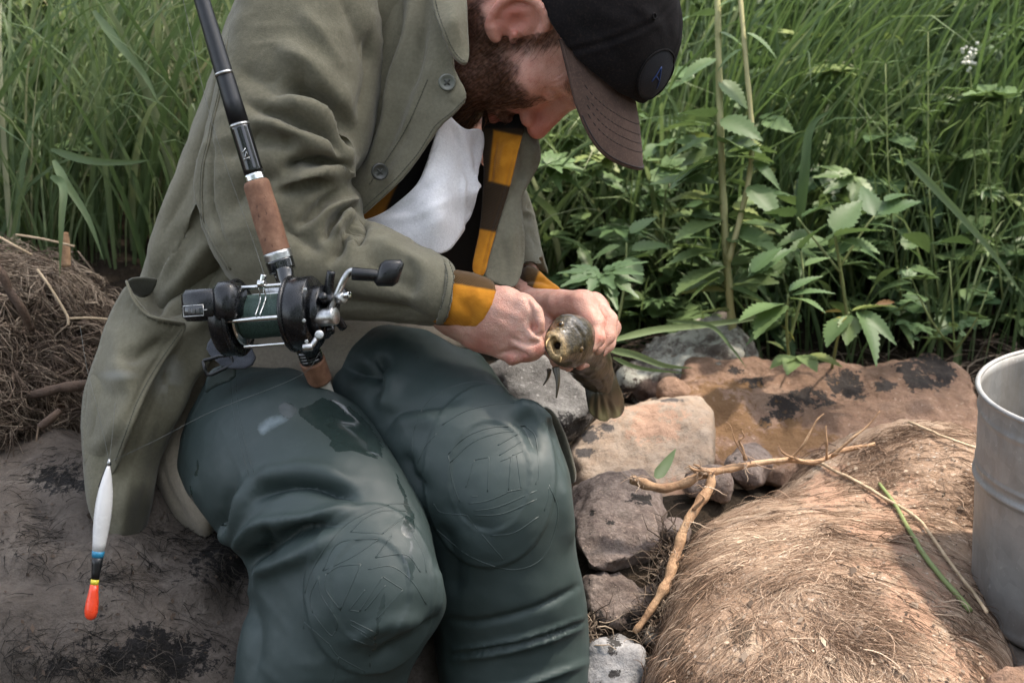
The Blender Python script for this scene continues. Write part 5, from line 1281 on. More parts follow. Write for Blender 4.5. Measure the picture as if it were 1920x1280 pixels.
SL = [([(526, 180), (557, 168), (595, 182), (626, 210), (651, 247), (667, 285)], 15, -13, 22), ([(520, 90), (570, 115), (607, 150), (639, 185), (660, 220)], 20, 6), ([(515, 190), (570, 205), (611, 228), (639, 262), (655, 312)], 12, 7), ([(465, 196), (514, 214), (557, 233), (601, 258), (632, 286)], 11, -7), ([(476, 228), (539, 252), (589, 275), (632, 300)], 10, 6), ([(482, 260), (520, 266), (557, 275)], 12, -5),
      ([(536, 315), (564, 299), (601, 305), (632, 313), (655, 318)], 13, -13, 9), ([(545, 345), (579, 333), (620, 330), (664, 322)], 9, 8), ([(526, 362), (557, 356), (589, 350), (620, 348)], 8, -8), ([(590, 422), (616, 398), (644, 385), (668, 372)], 8, 7), ([(609, 445), (625, 418), (650, 400), (672, 388)], 7, -8), ([(560, 418), (590, 393), (615, 372), (640, 358)], 8, -8), ([(631, 445), (650, 422), (668, 410)], 7, 7), ([(620, 488), (641, 455), (660, 430), (676, 410)], 9, -8), ([(665, 460), (678, 432), (688, 402)], 9, -6), ([(655, 470), (668, 440), (676, 415)], 7, 5),
      ([(400, 170), (382, 270), (370, 340), (392, 430)], 4, 2.5), ([(394, 240), (396, 330), (402, 400), (432, 470)], 4, -2.5), ([(430, 400), (470, 350), (530, 330)], 20, -5), ([(420, 300), (450, 270), (500, 250)], 18, -4), ([(450, 130), (490, 150), (530, 150)], 20, -4), ([(590, 560), (660, 575), (740, 585), (800, 600)], 20, -6), ([(700, 450), (740, 470), (800, 500)], 14, 3), ([(690, 480), (730, 520), (790, 545)], 20, -3), ([(520, 420), (560, 440), (600, 470)], 14, -5), ([(700, 60), (694, 140), (675, 230)], 12, -4), ([(640, 0), (670, 60), (690, 120)], 16, -3), ([(560, 20), (600, 60), (640, 130)], 18, 3), ([(760, 480), (775, 520), (768, 560)], 12, -2.5)]
_, sv_, sf_ = garment('sleeve', f_slv, lo, hi, .0026, M_JACKET, jacket, SL, .0014, 14, 207, carve_poly=SLV, k=.012, amp=2.2, crease=.0026, cs=(12, 24, 14))
S_SLV = Surf(W(sv_), sf_)
SEAMS = [([(428, 70), (415, 165), (401, 225), (392, 268), (381, 320), (380, 400), (396, 445), (432, 505)], .0013), ([(424, 72), (411, 165), (397, 225), (388, 268), (377, 320), (376, 400), (392, 447), (428, 508)], .0005)]
for L_, r_ in SEAMS:
    pts = [S_SLV.ray(x, y) for x, y in spline(L_, 8)]; pts = np.array([p+n*.0002 for p, n in pts if p is not None])
    if len(pts) > 4: V, F = tube(pts, r_, 6); mk('seam', V, F, M_JACKET, parent=jacket)
# turned cuff of the near sleeve
CUF = [(812, 462), (851, 487), (859, 520), (849, 584), (834, 616), (806, 612), (822, 578), (832, 530), (828, 494)]
f_cuf = lambda p: smax(chain(p, [(790, 542, 1.455, 75), (875, 563, 1.438, 64)], .01), -chain(p, [(790, 542, 1.455, 66), (890, 566, 1.436, 56)], .01), .003)
lo, hi = box([(800, 455, 1.45), (865, 620, 1.45)], .02); lo[2] = 1.37; hi[2] = 1.54
_, cv_, cf_ = garment('cuff', f_cuf, lo, hi, .0024, M_JACKET, jacket, [([(846, 495), (852, 525), (842, 582), (830, 610)], 2.5, -1), ([(815, 468), (832, 500), (834, 535), (822, 580)], 3, 1.0)], .0006, 30, 209, carve_poly=CUF, k=.006)
S_CF = Surf(W(cv_), cf_)
# right front, placket and collar
fr = [(690, -60), (840, -60), (852, 60), (848, 120), (852, 133), (880, 180), (852, 212), (822, 236), (806, 262), (787, 292), (746, 341), (710, 374), (679, 402), (656, 412), (640, 395), (640, 340), (660, 250), (690, 120)]
FR_ = [([(752, -20), (742, 60), (718, 140), (705, 220), (676, 305)], 9, -9), ([(775, -20), (765, 60), (735, 150), (720, 230), (690, 310)], 10, 6), ([(800, -20), (790, 70), (768, 150), (740, 230), (700, 330)], 7, -6, 12), ([(787, 60), (785, 120), (770, 165)], 6, -4), ([(805, 150), (770, 230), (735, 290), (690, 355)], 5, -3.5, 12), ([(820, 100), (800, 170), (760, 250)], 14, 4), ([(872, 182), (845, 212), (812, 245), (795, 285), (758, 333), (690, 398)], 5, -1.2), ([(840, 150), (850, 170), (845, 195)], 14, 3)]
V, F = sheet(fr, [(690, -40, 1.55), (840, -40, 1.50), (850, 120, 1.475), (879, 180, 1.465), (800, 285, 1.485), (690, 404, 1.515), (640, 395, 1.54), (660, 250, 1.55), (690, 120, 1.545), (770, 100, 1.50), (740, 280, 1.505), (790, 200, 1.485)], .003, 5, FR_, 2, .0012, 18)
S_FP = Surf(V, F); mk('front_panel', V, F, M_JACKET, parent=jacket)
def stitch(S, L, m=None, r=.00045, dash=4.2, name='stitching', parent=None):
    s = spline(L, 10); seg = np.linalg.norm(np.diff(s, axis=0), axis=1); cum = np.concatenate([[0], np.cumsum(seg)]); parts = []
    for t in np.arange(0, cum[-1]-dash, dash*1.35):
        pts = []
        for q in (t, t+dash*.5, t+dash):
            x = np.interp(q, cum, s[:, 0]); y = np.interp(q, cum, s[:, 1]); p, n = S.ray(x, y)
            if p is not None: pts.append(p+n*.0003)
        if len(pts) == 3: parts.append(tube(np.array(pts), r, 4))
    if parts: V, F = join(parts); mk(name, V, F, m or M_THREAD, parent=parent or jacket)
stitch(S_FP, [(874, 184), (848, 210), (818, 234), (800, 262), (782, 290), (741, 337), (706, 369), (676, 396)]); stitch(S_FP, [(802, 150), (768, 228), (735, 285), (690, 350)])
col = [(800, -50), (868, -60), (876, 0), (879, 60), (880, 117), (868, 120), (852, 106), (840, 86), (828, 55), (815, 22)]
V, F = sheet(col, [(800, -50, 1.475), (868, -60, 1.50), (879, 60, 1.468), (880, 117, 1.458), (852, 106, 1.455), (815, 22, 1.462), (848, 40, 1.452)], .0042, 4, [([(806, -20), (822, 30), (836, 66), (850, 98), (872, 112)], 4, -1.0), ([(845, -10), (852, 40), (862, 90)], 12, 2.5)], 2, .0010, 25); mk('collar', V, F, M_JACKET, parent=jacket); stitch(Surf(V, F), [(812, -20), (822, 24), (834, 58), (846, 86), (857, 104), (868, 114), (876, 112)])
stitch(S_PK, [(243, 545), (254, 568), (274, 592), (302, 604), (340, 611)], r=.0005); stitch(S_PK, [(341, 618), (326, 640), (292, 690), (260, 748), (238, 806), (216, 866)], r=.0005)
stitch(S_CF, [(842, 490), (850, 522), (840, 582), (828, 610)]); stitch(S_CF, [(818, 470), (836, 500), (838, 535), (826, 582)])
col2 = [(884, -60), (900, -80), (890, -20), (880, 20), (876, -20)]
def button(x, y, d, r, m, face):
    c_ = P(x, y, d); nn = np.array(face, float); nn /= np.linalg.norm(nn); k = r*d/FPX
    b = mk('button', *lathe(c_-nn*.001, c_+nn, [(0, 0), (0, k), (.0018, k), (.0028, k*.92), (.0030, k*.80), (.0020, k*.66), (.0017, k*.3), (.0017, 0)], 28), m, parent=jacket)
    u, v = frame(nn); hs = []
    for sx in (-1, 1):
        for sy in (-1, 1):
            o_ = c_+nn*.0008+(u*sx+v*sy)*k*.24; hs.append(cyl(o_, o_+nn*.0003, k*.13, 10))
    t0 = [tube(np.array([c_+nn*.0016+(u*sx+v*sx)*k*.24 for sx in (-1, 1)]), .0005, 5), tube(np.array([c_+nn*.0016+(u*sx-v*sx)*k*.24 for sx in (-1, 1)]), .0005, 5)]
    V, F = join(hs+t0); mk('button_thread', V, F, M_BUTTONDK, parent=jacket)
towards = lambda x, y: (CAM-P(x, y, 1.4))
button(838, 155, 1.466, 16.5, M_BUTTON, towards(838, 155)+np.array([.3, 0, .2])); button(712, 322, 1.496, 16.5, M_BUTTONDK, towards(712, 322)+np.array([.4, 0, 0]))
# flannel shirt seen along the near edge and the far placket
def strip(name, poly, ctrl, m, parent, brown, black, strokes=(), th=.002, res=2.4):
    V, F = sheet(poly, ctrl, th, res, strokes, 2, .0008, 25); xy = pix(toC(V)); return mk(name, V, F, m, parent=parent, attrs={'brown': brown(xy), 'black': black(xy)})
shirt = strip('shirt', [(640, 395), (690, 418), (762, 376), (802, 335), (815, 268), (846, 216), (860, 190), (800, 230), (730, 330)], [(640, 395, 1.575), (690, 418, 1.56), (762, 376, 1.548), (815, 268, 1.545), (846, 216, 1.54), (800, 230, 1.55), (730, 330, 1.565)], M_FLANNEL, person,
      lambda xy: .5+0*xy[:, 0], lambda xy: ss(738, 746, xy[:, 0]+.45*(xy[:, 1]-350)))
def far_brown(xy): return np.maximum(ss(926, 922, xy[:, 0]+.10*(xy[:, 1]-260))*(xy[:, 1] < 350), np.maximum(ss(252, 246, xy[:, 1]-.2*(xy[:, 0]-950)), ss(340, 346, xy[:, 1]-.25*(xy[:, 0]-930))*ss(434, 428, xy[:, 1]-.2*(xy[:, 0]-910))))
strip('shirt_placket', [(900, 205), (945, 175), (990, 190), (984, 236), (978, 258), (966, 305), (954, 350), (940, 395), (928, 435), (917, 475), (908, 517), (895, 516), (884, 507), (892, 465), (899, 428), (903, 385), (906, 344), (906, 290)], [(900, 205, 1.60), (990, 190, 1.62), (978, 250, 1.572), (954, 350, 1.555), (928, 435, 1.545), (908, 517, 1.53), (884, 507, 1.54), (899, 428, 1.56), (906, 300, 1.585), (940, 300, 1.563)], M_FLANNEL, shirt, far_brown,
      lambda xy: np.maximum(ss(246, 238, xy[:, 1])*1.0, .55*far_brown(xy)), [([(968, 262), (945, 350), (918, 440), (900, 512)], 2.2, -1.4), ([(930, 260), (922, 300), (918, 345)], 5, -3), ([(948, 270), (938, 320)], 6, 2)])  # black top end puts the shade under the beard into the colour
V, F = sheet([(845, 300), (905, 290), (915, 380), (900, 470), (885, 520), (830, 540), (800, 520), (830, 440)], [(845, 300, 1.62), (905, 290, 1.62), (900, 470, 1.60), (800, 520, 1.60)], .002, 8, (), 1); mk('shirt_front', V, F, M_FLANNEL, parent=shirt, attrs={'brown': np.ones(len(V)), 'black': np.ones(len(V))*.9})
# T-shirt
ts = [(836, 205), (850, 225), (872, 245), (905, 240), (910, 265), (904, 300), (894, 328), (893, 342), (905, 348), (896, 358), (891, 385), (880, 415), (862, 447), (836, 478), (780, 475), (690, 440), (640, 430), (660, 416), (690, 411), (722, 396), (759, 369), (787, 343), (800, 311), (808, 277), (822, 242)]
TS = [([(858, 238), (868, 280), (880, 320), (904, 346)], 9, 5, 14), ([(850, 240), (866, 290), (874, 335)], 6, -4), ([(877, 345), (875, 390), (876, 430)], 4, -3.5), ([(868, 320), (869, 380), (866, 430)], 5, 3.5), ([(820, 290), (800, 350), (780, 400)], 22, 3), ([(800, 330), (790, 390), (770, 430)], 12, -1.5), ([(720, 414), (780, 404), (850, 370)], 9, 2.2), ([(700, 405), (770, 380), (830, 330)], 8, -2.0), ([(790, 350), (815, 300), (830, 255)], 9, 2.0), ([(885, 352), (905, 349)], 5, -2), ([(890, 260), (893, 300), (888, 330)], 9, -3)]
V, F = sheet(ts, [(838, 215, 1.515), (905, 248, 1.575), (912, 268, 1.58), (892, 325, 1.565), (900, 350, 1.545), (888, 400, 1.56), (832, 480, 1.52), (690, 420, 1.54), (660, 400, 1.56), (800, 280, 1.522), (850, 320, 1.522), (830, 410, 1.503), (770, 400, 1.515)], .002, 4.0, TS, 2, .0006, 22)
tshirt = mk('t_shirt', V, F, M_TSHIRT, parent=person)
# far side of the jacket
fp = [(975, 262), (985, 232), (996, 226), (1008, 262), (1015, 300), (1000, 330), (984, 355), (976, 376), (982, 420), (985, 460), (981, 502), (967, 540), (945, 536), (925, 530), (905, 518), (916, 478), (930, 432), (950, 355), (964, 312)]
V, F = sheet(fp, [(975, 262, 1.575), (996, 226, 1.60), (1015, 300, 1.595), (976, 376, 1.568), (985, 460, 1.555), (967, 540, 1.535), (905, 518, 1.535), (930, 432, 1.550), (964, 312, 1.567), (985, 290, 1.572), (958, 440, 1.545)], .003, 4, [([(1006, 268), (985, 330), (972, 376)], 8, 3), ([(976, 270), (985, 300), (978, 340)], 10, -8), ([(955, 360), (962, 430), (958, 500)], 10, 2.5), ([(976, 430), (978, 480), (968, 530)], 3, -1.2), ([(940, 450), (950, 500), (945, 530)], 8, -2)], 2, .0010, 25)
o = mk('front_panel', V, F, M_JACKET, parent=jacket)
FSL = [(930, 320), (985, 350), (994, 376), (1003, 408), (1010, 440), (1019, 475), (1036, 530), (1024, 513), (1004, 500), (985, 496), (960, 520), (930, 480)]
f_fsl = lambda p: smax(chain(p, [(930, 300, 1.70, 75), (955, 420, 1.68, 62), (1002, 520, 1.60, 42)], .02), -chain(p, [(1006, 518, 1.60, 34), (1040, 590, 1.56, 34)], .01), .004)
lo, hi = box([(920, 310, 1.65), (1045, 540, 1.6)], .02); lo[2] = 1.55; hi[2] = 1.76
garment('sleeve', f_fsl, lo, hi, .0026, M_JACKET, jacket, [([(990, 380), (1000, 400), (985, 415)], 6, -5), ([(985, 395), (1004, 412)], 5, 4), ([(992, 430), (1005, 450), (1008, 480)], 8, -3)], .001, 22, 213, carve_poly=FSL, k=.008)
FCU = [(965, 530), (984, 496), (1008, 503), (1030, 526), (1056, 544), (1040, 552), (1001, 556), (975, 548)]
f_fcu = lambda p: chain(p, [(985, 500, 1.61, 38), (1030, 556, 1.555, 36)], .01)
lo, hi = box([(960, 490, 1.6), (1060, 560, 1.6)], .02); lo[2] = 1.53; hi[2] = 1.66
garment('shirt_cuff', f_fcu, lo, hi, .002, M_FLANNEL, shirt, [([(985, 528), (1010, 524), (1035, 535)], 4, -3), ([(975, 540), (1000, 536), (1030, 545)], 4, 2)], .0008, 40, 215, carve_poly=FCU, k=.004,
        masks={'brown': lambda V, xy: 1-np.clip(ss(1004, 1009, xy[:, 0]+.4*(xy[:, 1]-520))*ss(1033, 1028, xy[:, 0]-1.1*(xy[:, 1]-525))+ss(1031, 1036, xy[:, 0]-.2*(xy[:, 1]-540)), 0, 1), 'black': lambda V, xy: 0*xy[:, 0]})
# near flannel cuff
NCU = [(800, 520), (855, 502), (900, 511), (931, 530), (934, 560), (927, 590), (907, 617), (882, 626), (850, 622), (806, 612)]
f_ncu = lambda p: smax(chain(p, [(790, 545, 1.455, 62), (920, 578, 1.432, 54)], .01), -chain(p, [(916, 582, 1.434, 47), (1010, 597, 1.415, 49)], .01), .003)
lo, hi = box([(790, 495, 1.45), (945, 632, 1.43)], .02); lo[2] = 1.37; hi[2] = 1.52
garment('shirt_cuff', f_ncu, lo, hi, .0021, M_FLANNEL, shirt, [([(920, 528), (922, 560), (912, 595), (900, 615)], 2.5, -1.2), ([(860, 560), (880, 590), (880, 620)], 9, -2), ([(890, 540), (900, 570)], 10, 1.5), ([(845, 560), (850, 590)], 7, 1.5)], .0008, 35, 217, carve_poly=NCU, k=.005,
        masks={'brown': lambda V, xy: np.maximum(ss(534, 530, xy[:, 1]-.17*(xy[:, 0]-855)), ss(608, 613, xy[:, 1]-.2*(xy[:, 0]-840))), 'black': lambda V, xy: .85*ss(606, 614, xy[:, 1]-.2*(xy[:, 0]-840))})
# khaki trousers under the hip waders
KH = [(380, 620), (460, 590), (640, 560), (900, 595), (900, 660), (700, 700), (560, 760), (440, 760), (400, 860), (410, 1000), (395, 1060), (345, 1012), (305, 955), (270, 900), (270, 800), (320, 700)]
f_kh = lambda p: smin(chain(p, [(330, 760, 1.68, 130), (420, 900, 1.63, 128), (520, 940, 1.56, 130)], .03), chain(p, [(420, 700, 1.65, 110), (640, 690, 1.62, 95), (840, 690, 1.56, 90)], .03), .04)
lo, hi = box([(260, 560, 1.6), (890, 1070, 1.6)], .03); lo[2] = 1.47; hi[2] = 1.8
garment('trousers', f_kh, lo, hi, .0042, M_KHAKI, person, [([(400, 690), (360, 770), (330, 850)], 14, -5), ([(300, 850), (315, 910), (350, 970)], 5, -2.5, 3), ([(345, 780), (320, 850)], 10, 3), ([(330, 880), (360, 960)], 8, 3)], .0014, 16, 221, carve_poly=KH, k=.03)

# --- hip waders
def pmask(xy, poly, soft=6): return ss(soft, -soft, polysd(xy, smooth_poly(poly, 1)))
def wet_r(V, xy):
    n = 5*fbm(V, 90, 3, 3); w_ = np.zeros(len(V))
    for pl in ([(522, 762), (545, 755), (560, 768), (545, 785), (528, 780)], [(552, 768), (585, 752), (620, 745), (655, 760), (690, 790), (715, 830), (722, 858), (700, 850), (668, 845), (640, 848), (620, 842), (628, 828), (605, 812), (580, 795)], [(618, 830), (645, 828), (690, 850), (716, 862), (690, 858), (650, 845), (628, 848)],
               [(362, 852), (372, 862), (376, 880), (368, 895), (362, 890), (368, 872)], [(352, 905), (360, 912), (366, 940), (360, 946)], [(738, 860), (750, 905), (770, 945), (778, 985), (772, 990), (755, 940), (740, 900)], [(748, 985), (770, 960), (782, 985), (775, 1010), (758, 1005)], [(770, 990), (778, 1040), (772, 1090), (766, 1085), (768, 1030)], [(714, 1100), (722, 1105), (718, 1150), (700, 1230), (694, 1260), (690, 1255), (702, 1190)], [(752, 1035), (768, 1045), (772, 1060), (758, 1058)]):
        w_ = np.maximum(w_, pmask(xy+n[:, None], pl, 11))
    return w_*.95
RL = [(372, 745), (385, 715), (397, 700), (440, 680), (482, 667), (520, 666), (555, 686), (586, 711), (630, 738), (665, 752), (695, 771), (717, 815), (750, 875), (785, 930), (805, 974), (818, 1050), (836, 1110), (839, 1135), (828, 1165), (800, 1205), (772, 1242), (758, 1280), (742, 1420), (720, 1720), (460, 1720), (405, 1420), (436, 1280), (449, 1192), (471, 1127), (450, 1116), (422, 1094), (400, 1067), (378, 1034), (351, 985), (328, 908), (333, 842), (355, 775)]
f_rl = lambda p: smin(chain(p, [(440, 820, 1.60, 140), (560, 880, 1.535, 170), (650, 1000, 1.455, 165), (712, 1090, 1.40, 130)], .04), chain(p, [(705, 1100, 1.40, 130), (620, 1220, 1.45, 165), (585, 1400, 1.50, 160), (575, 1640, 1.56, 110)], .04), .035)
lo, hi = box([(320, 660, 1.5), (845, 1730, 1.5)], .02); lo[2] = 1.28; hi[2] = 1.72
RLF = [([(444, 915), (430, 970), (392, 1030)], 16, -11, 10), ([(470, 900), (455, 960), (425, 1010), (405, 1050)], 14, 9), ([(476, 935), (526, 906), (586, 904), (640, 925), (665, 940)], 16, -11, 10), ([(470, 905), (530, 885), (600, 885), (660, 912)], 14, 6), ([(440, 1060), (458, 1015), (499, 983), (586, 974), (668, 952)], 13, 10), ([(462, 1090), (470, 1048), (504, 1022), (548, 1000), (618, 985)], 12, -14, 8), ([(480, 1100), (499, 1068), (586, 1034), (630, 1005)], 13, 8), ([(500, 990), (510, 1020), (505, 1045)], 7, -5), ([(455, 1120), (480, 1180), (470, 1280)], 20, -5), ([(405, 780), (440, 860), (470, 930)], 2, .8), ([(430, 760), (455, 840), (480, 900)], 2, -.8), ([(700, 1230), (780, 1190), (825, 1150)], 14, -6), ([(600, 1120), (590, 1200), (600, 1270)], 40, 3), ([(812, 1060), (820, 1110), (815, 1150)], 8, 4), ([(360, 900), (370, 960), (390, 1010)], 12, 4), ([(660, 1200), (720, 1170), (790, 1160)], 16, 4)]
rl, V, F = garment('waders', f_rl, lo, hi, .0032, M_RUBBER, person, RLF, .0010, 12, 231, carve_poly=RL, k=.012, pads=[(694, 1105, 124, 162, .0022)], amp=1.5, crease=.0018, cs=(10, 16, 10),
    masks={'wet': wet_r, 'dust': lambda V, xy: np.maximum(.30*np.clip(1-np.hypot((xy[:, 0]-690)/150, (xy[:, 1]-1080)/140), 0, 1), .8*pmask(xy, [(478, 800), (500, 780), (535, 775), (545, 790), (520, 800), (490, 822)], 15)), 'spray': lambda V, xy: .45*pmask(xy, [(440, 680), (520, 670), (600, 720), (600, 750), (500, 750), (450, 720)], 15)+.25})
S_RL = Surf(W(V), F)
LL = [(612, 655), (626, 624), (652, 609), (695, 601), (761, 607), (827, 628), (854, 650), (882, 655), (903, 664), (916, 686), (938, 717), (963, 753), (990, 752), (1018, 757), (1036, 785), (1050, 830), (1066, 890), (1073, 963), (1079, 1045), (1093, 1094), (1101, 1181), (1109, 1280), (1120, 1450), (1130, 1720), (900, 1720), (840, 1400), (825, 1280), (815, 1200), (790, 1080), (760, 960), (700, 830), (640, 770), (618, 710)]
f_ll = lambda p: smin(chain(p, [(690, 700, 1.66, 112), (790, 760, 1.575, 150), (900, 870, 1.49, 155), (945, 930, 1.465, 130)], .04), chain(p, [(945, 935, 1.465, 132), (960, 1080, 1.50, 142), (965, 1250, 1.53, 148), (985, 1640, 1.62, 115)], .04), .03)
f_ll2 = lambda p: smin(f_ll(p), chain(p, [(985, 780, 1.46, 30), (1020, 830, 1.475, 26)], .01), .03)
lo, hi = box([(600, 595, 1.5), (1135, 1730, 1.6)], .02); lo[2] = 1.33; hi[2] = 1.80
LLF = [([(640, 690), (690, 700), (712, 690), (716, 660)], 16, -9), ([(706, 667), (720, 705), (700, 748)], 10, -6), ([(735, 690), (738, 730), (720, 770)], 14, 6), ([(717, 812), (745, 778), (800, 762), (860, 748)], 12, -5), ([(756, 845), (768, 892), (800, 915)], 14, -7), ([(740, 800), (770, 790), (830, 790)], 14, 4), ([(968, 762), (1000, 770), (1030, 800)], 11, 7), ([(960, 785), (985, 800), (1010, 850)], 12, -5), ([(1028, 770), (1046, 830), (1060, 880)], 8, -4), ([(820, 980), (850, 1040), (850, 1120)], 20, -5), ([(830, 940), (880, 980), (930, 1000)], 18, -2.5), ([(1050, 900), (1062, 960), (1068, 1020)], 14, 3),
       ([(840, 1160), (900, 1165), (1000, 1140), (1094, 1095)], 5, -3.5), ([(850, 1218), (930, 1208), (1020, 1185), (1098, 1155)], 4, 4.5), ([(850, 1226), (930, 1216), (1020, 1193), (1098, 1163)], 3, -3), ([(850, 1235), (930, 1225), (1020, 1202), (1099, 1172)], 4, 4.5), ([(860, 1300), (960, 1290), (1104, 1240)], 5, 4)]
ll, V, F = garment('waders', f_ll2, lo, hi, .0032, M_RUBBER, person, LLF, .0010, 12, 237, carve_poly=LL, k=.010, pads=[(918, 892, 126, 172, .0022)], amp=1.5, crease=.0018, cs=(10, 16, 10),
    masks={'wet': lambda V, xy: .0*xy[:, 0], 'dust': lambda V, xy: .25*np.clip(1-np.hypot((xy[:, 0]-930)/150, (xy[:, 1]-800)/90), 0, 1), 'spray': lambda V, xy: .5*pmask(xy, [(660, 605), (830, 625), (900, 680), (820, 690), (700, 650)], 20)+.2})
S_LL = Surf(W(V), F)
# raised lines of the knee pads, moulded into the rubber
def lines_on(S, polys, rad, name, parent, out=-.0003, closed=()):
    parts = []
    for n_, L in enumerate(polys):
        s = spline(L, 6) if len(L) > 2 else np.array([np.array(L[0])+(np.array(L[1])-np.array(L[0]))*t for t in np.linspace(0, 1, 14)]); pts = []
        for x, y in s:
            p, n = S.ray(x, y)
            if p is not None: pts.append(p+n*out)
        if len(pts) > 3: parts.append(tube(np.array(pts), rad, 6))
    V, F = join(parts); return mk(name, V, F, M_EMBOSS, parent=parent)
def seg(*p): return list(p)
def zz(L): return [(280+x/1.829, 580+y/1.829) for x, y in L]
left_lines = [zz(l) for l in ([(905, 520), (905, 420), (960, 310), (1070, 255), (1160, 250), (1240, 290)], [(920, 525), (945, 470), (985, 425)], [(1005, 395), (1080, 350), (1180, 325), (1250, 320)], [(1025, 495), (1080, 440), (1170, 405), (1290, 398)], [(1030, 525), (1110, 455), (1190, 425), (1260, 415)], [(1025, 500), (1040, 590), (1065, 660)], [(1290, 400), (1325, 440), (1335, 560), (1325, 600)],
     [(1085, 610), (1115, 515)], [(1115, 515), (1165, 505)], [(1165, 505), (1160, 625)], [(1105, 640), (1125, 640)], [(1195, 465), (1275, 420)], [(1200, 500), (1280, 450)], [(1205, 520), (1240, 505)], [(1240, 505), (1232, 620)], [(1245, 500), (1280, 485)], [(1260, 500), (1275, 615)], [(1225, 625), (1275, 615)],
     [(1095, 665), (1160, 655), (1245, 620)], [(1115, 690), (1200, 675), (1330, 620)], [(1115, 705), (1210, 700), (1330, 650)], [(1170, 775), (1250, 765), (1335, 710)], [(975, 665), (1000, 695), (1090, 705)], [(1090, 705), (1125, 755)], [(1140, 770), (1215, 858)], [(985, 755), (1090, 840), (1200, 885), (1280, 888), (1350, 850), (1390, 760), (1400, 680), (1370, 600)], [(1355, 690), (1370, 640), (1368, 610)])]
lines_on(S_LL, left_lines, .0007, 'knee_emblem', ll)
right_lines = [zz(l) for l in ([(530, 1095), (530, 990), (570, 870), (660, 750), (760, 690), (850, 665), (920, 690), (965, 760), (985, 850)], [(690, 762), (740, 715), (800, 690), (880, 690)], [(690, 762), (800, 768)], [(800, 768), (880, 705)], [(595, 895), (650, 800), (785, 785)], [(595, 895), (700, 845), (785, 788)], [(775, 850), (830, 775)], [(775, 850), (880, 840), (930, 900)], [(610, 905), (650, 880), (725, 872)], [(605, 905), (605, 960), (655, 1030)], [(725, 872), (655, 1030)], [(580, 915), (552, 980), (560, 1040)], [(560, 1040), (620, 1115), (640, 1100)], [(640, 1100), (640, 1060), (590, 980), (580, 915)],
     [(685, 1030), (740, 960)], [(685, 1030), (720, 1035)], [(720, 1035), (800, 915)], [(800, 915), (870, 960)], [(870, 960), (780, 1060)], [(740, 1030), (810, 945)], [(690, 1065), (780, 1110)], [(690, 1080), (760, 1120)], [(750, 890), (830, 880), (900, 930), (950, 1010)], [(725, 1110), (770, 1140)], [(530, 1070), (620, 1150)], [(620, 1150), (650, 1190), (740, 1240)], [(650, 1190), (630, 1270)], [(700, 1130), (760, 1150), (830, 1140)], [(900, 760), (940, 840), (950, 900)])]
lines_on(S_RL, right_lines, .0007, 'knee_emblem', rl)
lines_on(S_RL, [[(430, 690), (436, 760), (452, 840), (474, 920)], [(440, 688), (446, 760), (462, 840), (484, 915)], [(404, 705), (376, 752), (352, 800), (340, 850), (336, 905), (342, 950), (362, 1000)]], .0006, 'seam', rl)
# strap and buckle
V, F = sheet([(384, 650), (404, 622), (440, 612), (480, 660), (470, 690), (420, 690), (395, 668)], [(384, 650, 1.50), (440, 612, 1.50), (480, 660, 1.47), (420, 690, 1.475)], .002, 5, [([(395, 660), (440, 665), (480, 672)], 5, -2)], 1); mk('strap', V, F, M_STRAP, parent=rl)
bk = [P(x, y, 1.478) for x, y in [(382, 680), (386, 700), (392, 704), (436, 684), (436, 676), (420, 668)]]
V, F = tube(np.array([P(*q, 1.476) for q in [(381, 676), (384, 692), (389, 703), (397, 702), (420, 691), (438, 681), (432, 666), (410, 668), (390, 674), (381, 676)]]), .0021, 6); o = mk('buckle', V, F, M_BLACKPL, parent=rl)
V, F = sheet([(392, 694), (425, 680), (442, 690), (440, 712), (400, 726), (384, 740), (385, 715)], [(392, 694, 1.492), (425, 680, 1.485), (442, 710, 1.485), (385, 730, 1.50)], .002, 5, (), 1); mk('strap', V, F, M_EMBOSS, parent=rl)
# dark flap of the wader top behind the far knee
V, F = sheet([(1010, 762), (1036, 772), (1058, 815), (1074, 870), (1078, 892), (1074, 910), (1050, 900), (1020, 830)], [(1030, 770, 1.52), (1062, 830, 1.53), (1076, 890, 1.53), (1030, 830, 1.54)], .004, 5, (), 2); mk('wader_flap', V, F, M_JACKETIN, parent=jacket)
# boots
for x, y, d, s in ((575, 1640, 1.56, 1), (985, 1640, 1.62, 1)):
    c_ = P(x, y, d); z0 = -.06
    def f_boot(p, c_=c_):
        a = toC(c_); b = toC([c_[0], c_[1], .03]); t_ = toC([c_[0]+.07, c_[1]-.15, .0]); return smin(capsule(p, a, b, .062, .052), capsule(p, b, t_, .055, .042), .04)
    cc_ = toC([c_[0]+.03, c_[1]-.07, .05]); V, F = snet(f_boot, cc_-.2, cc_+.2, .008); mk('boot', W(V), F, M_RUBBER, parent=person)
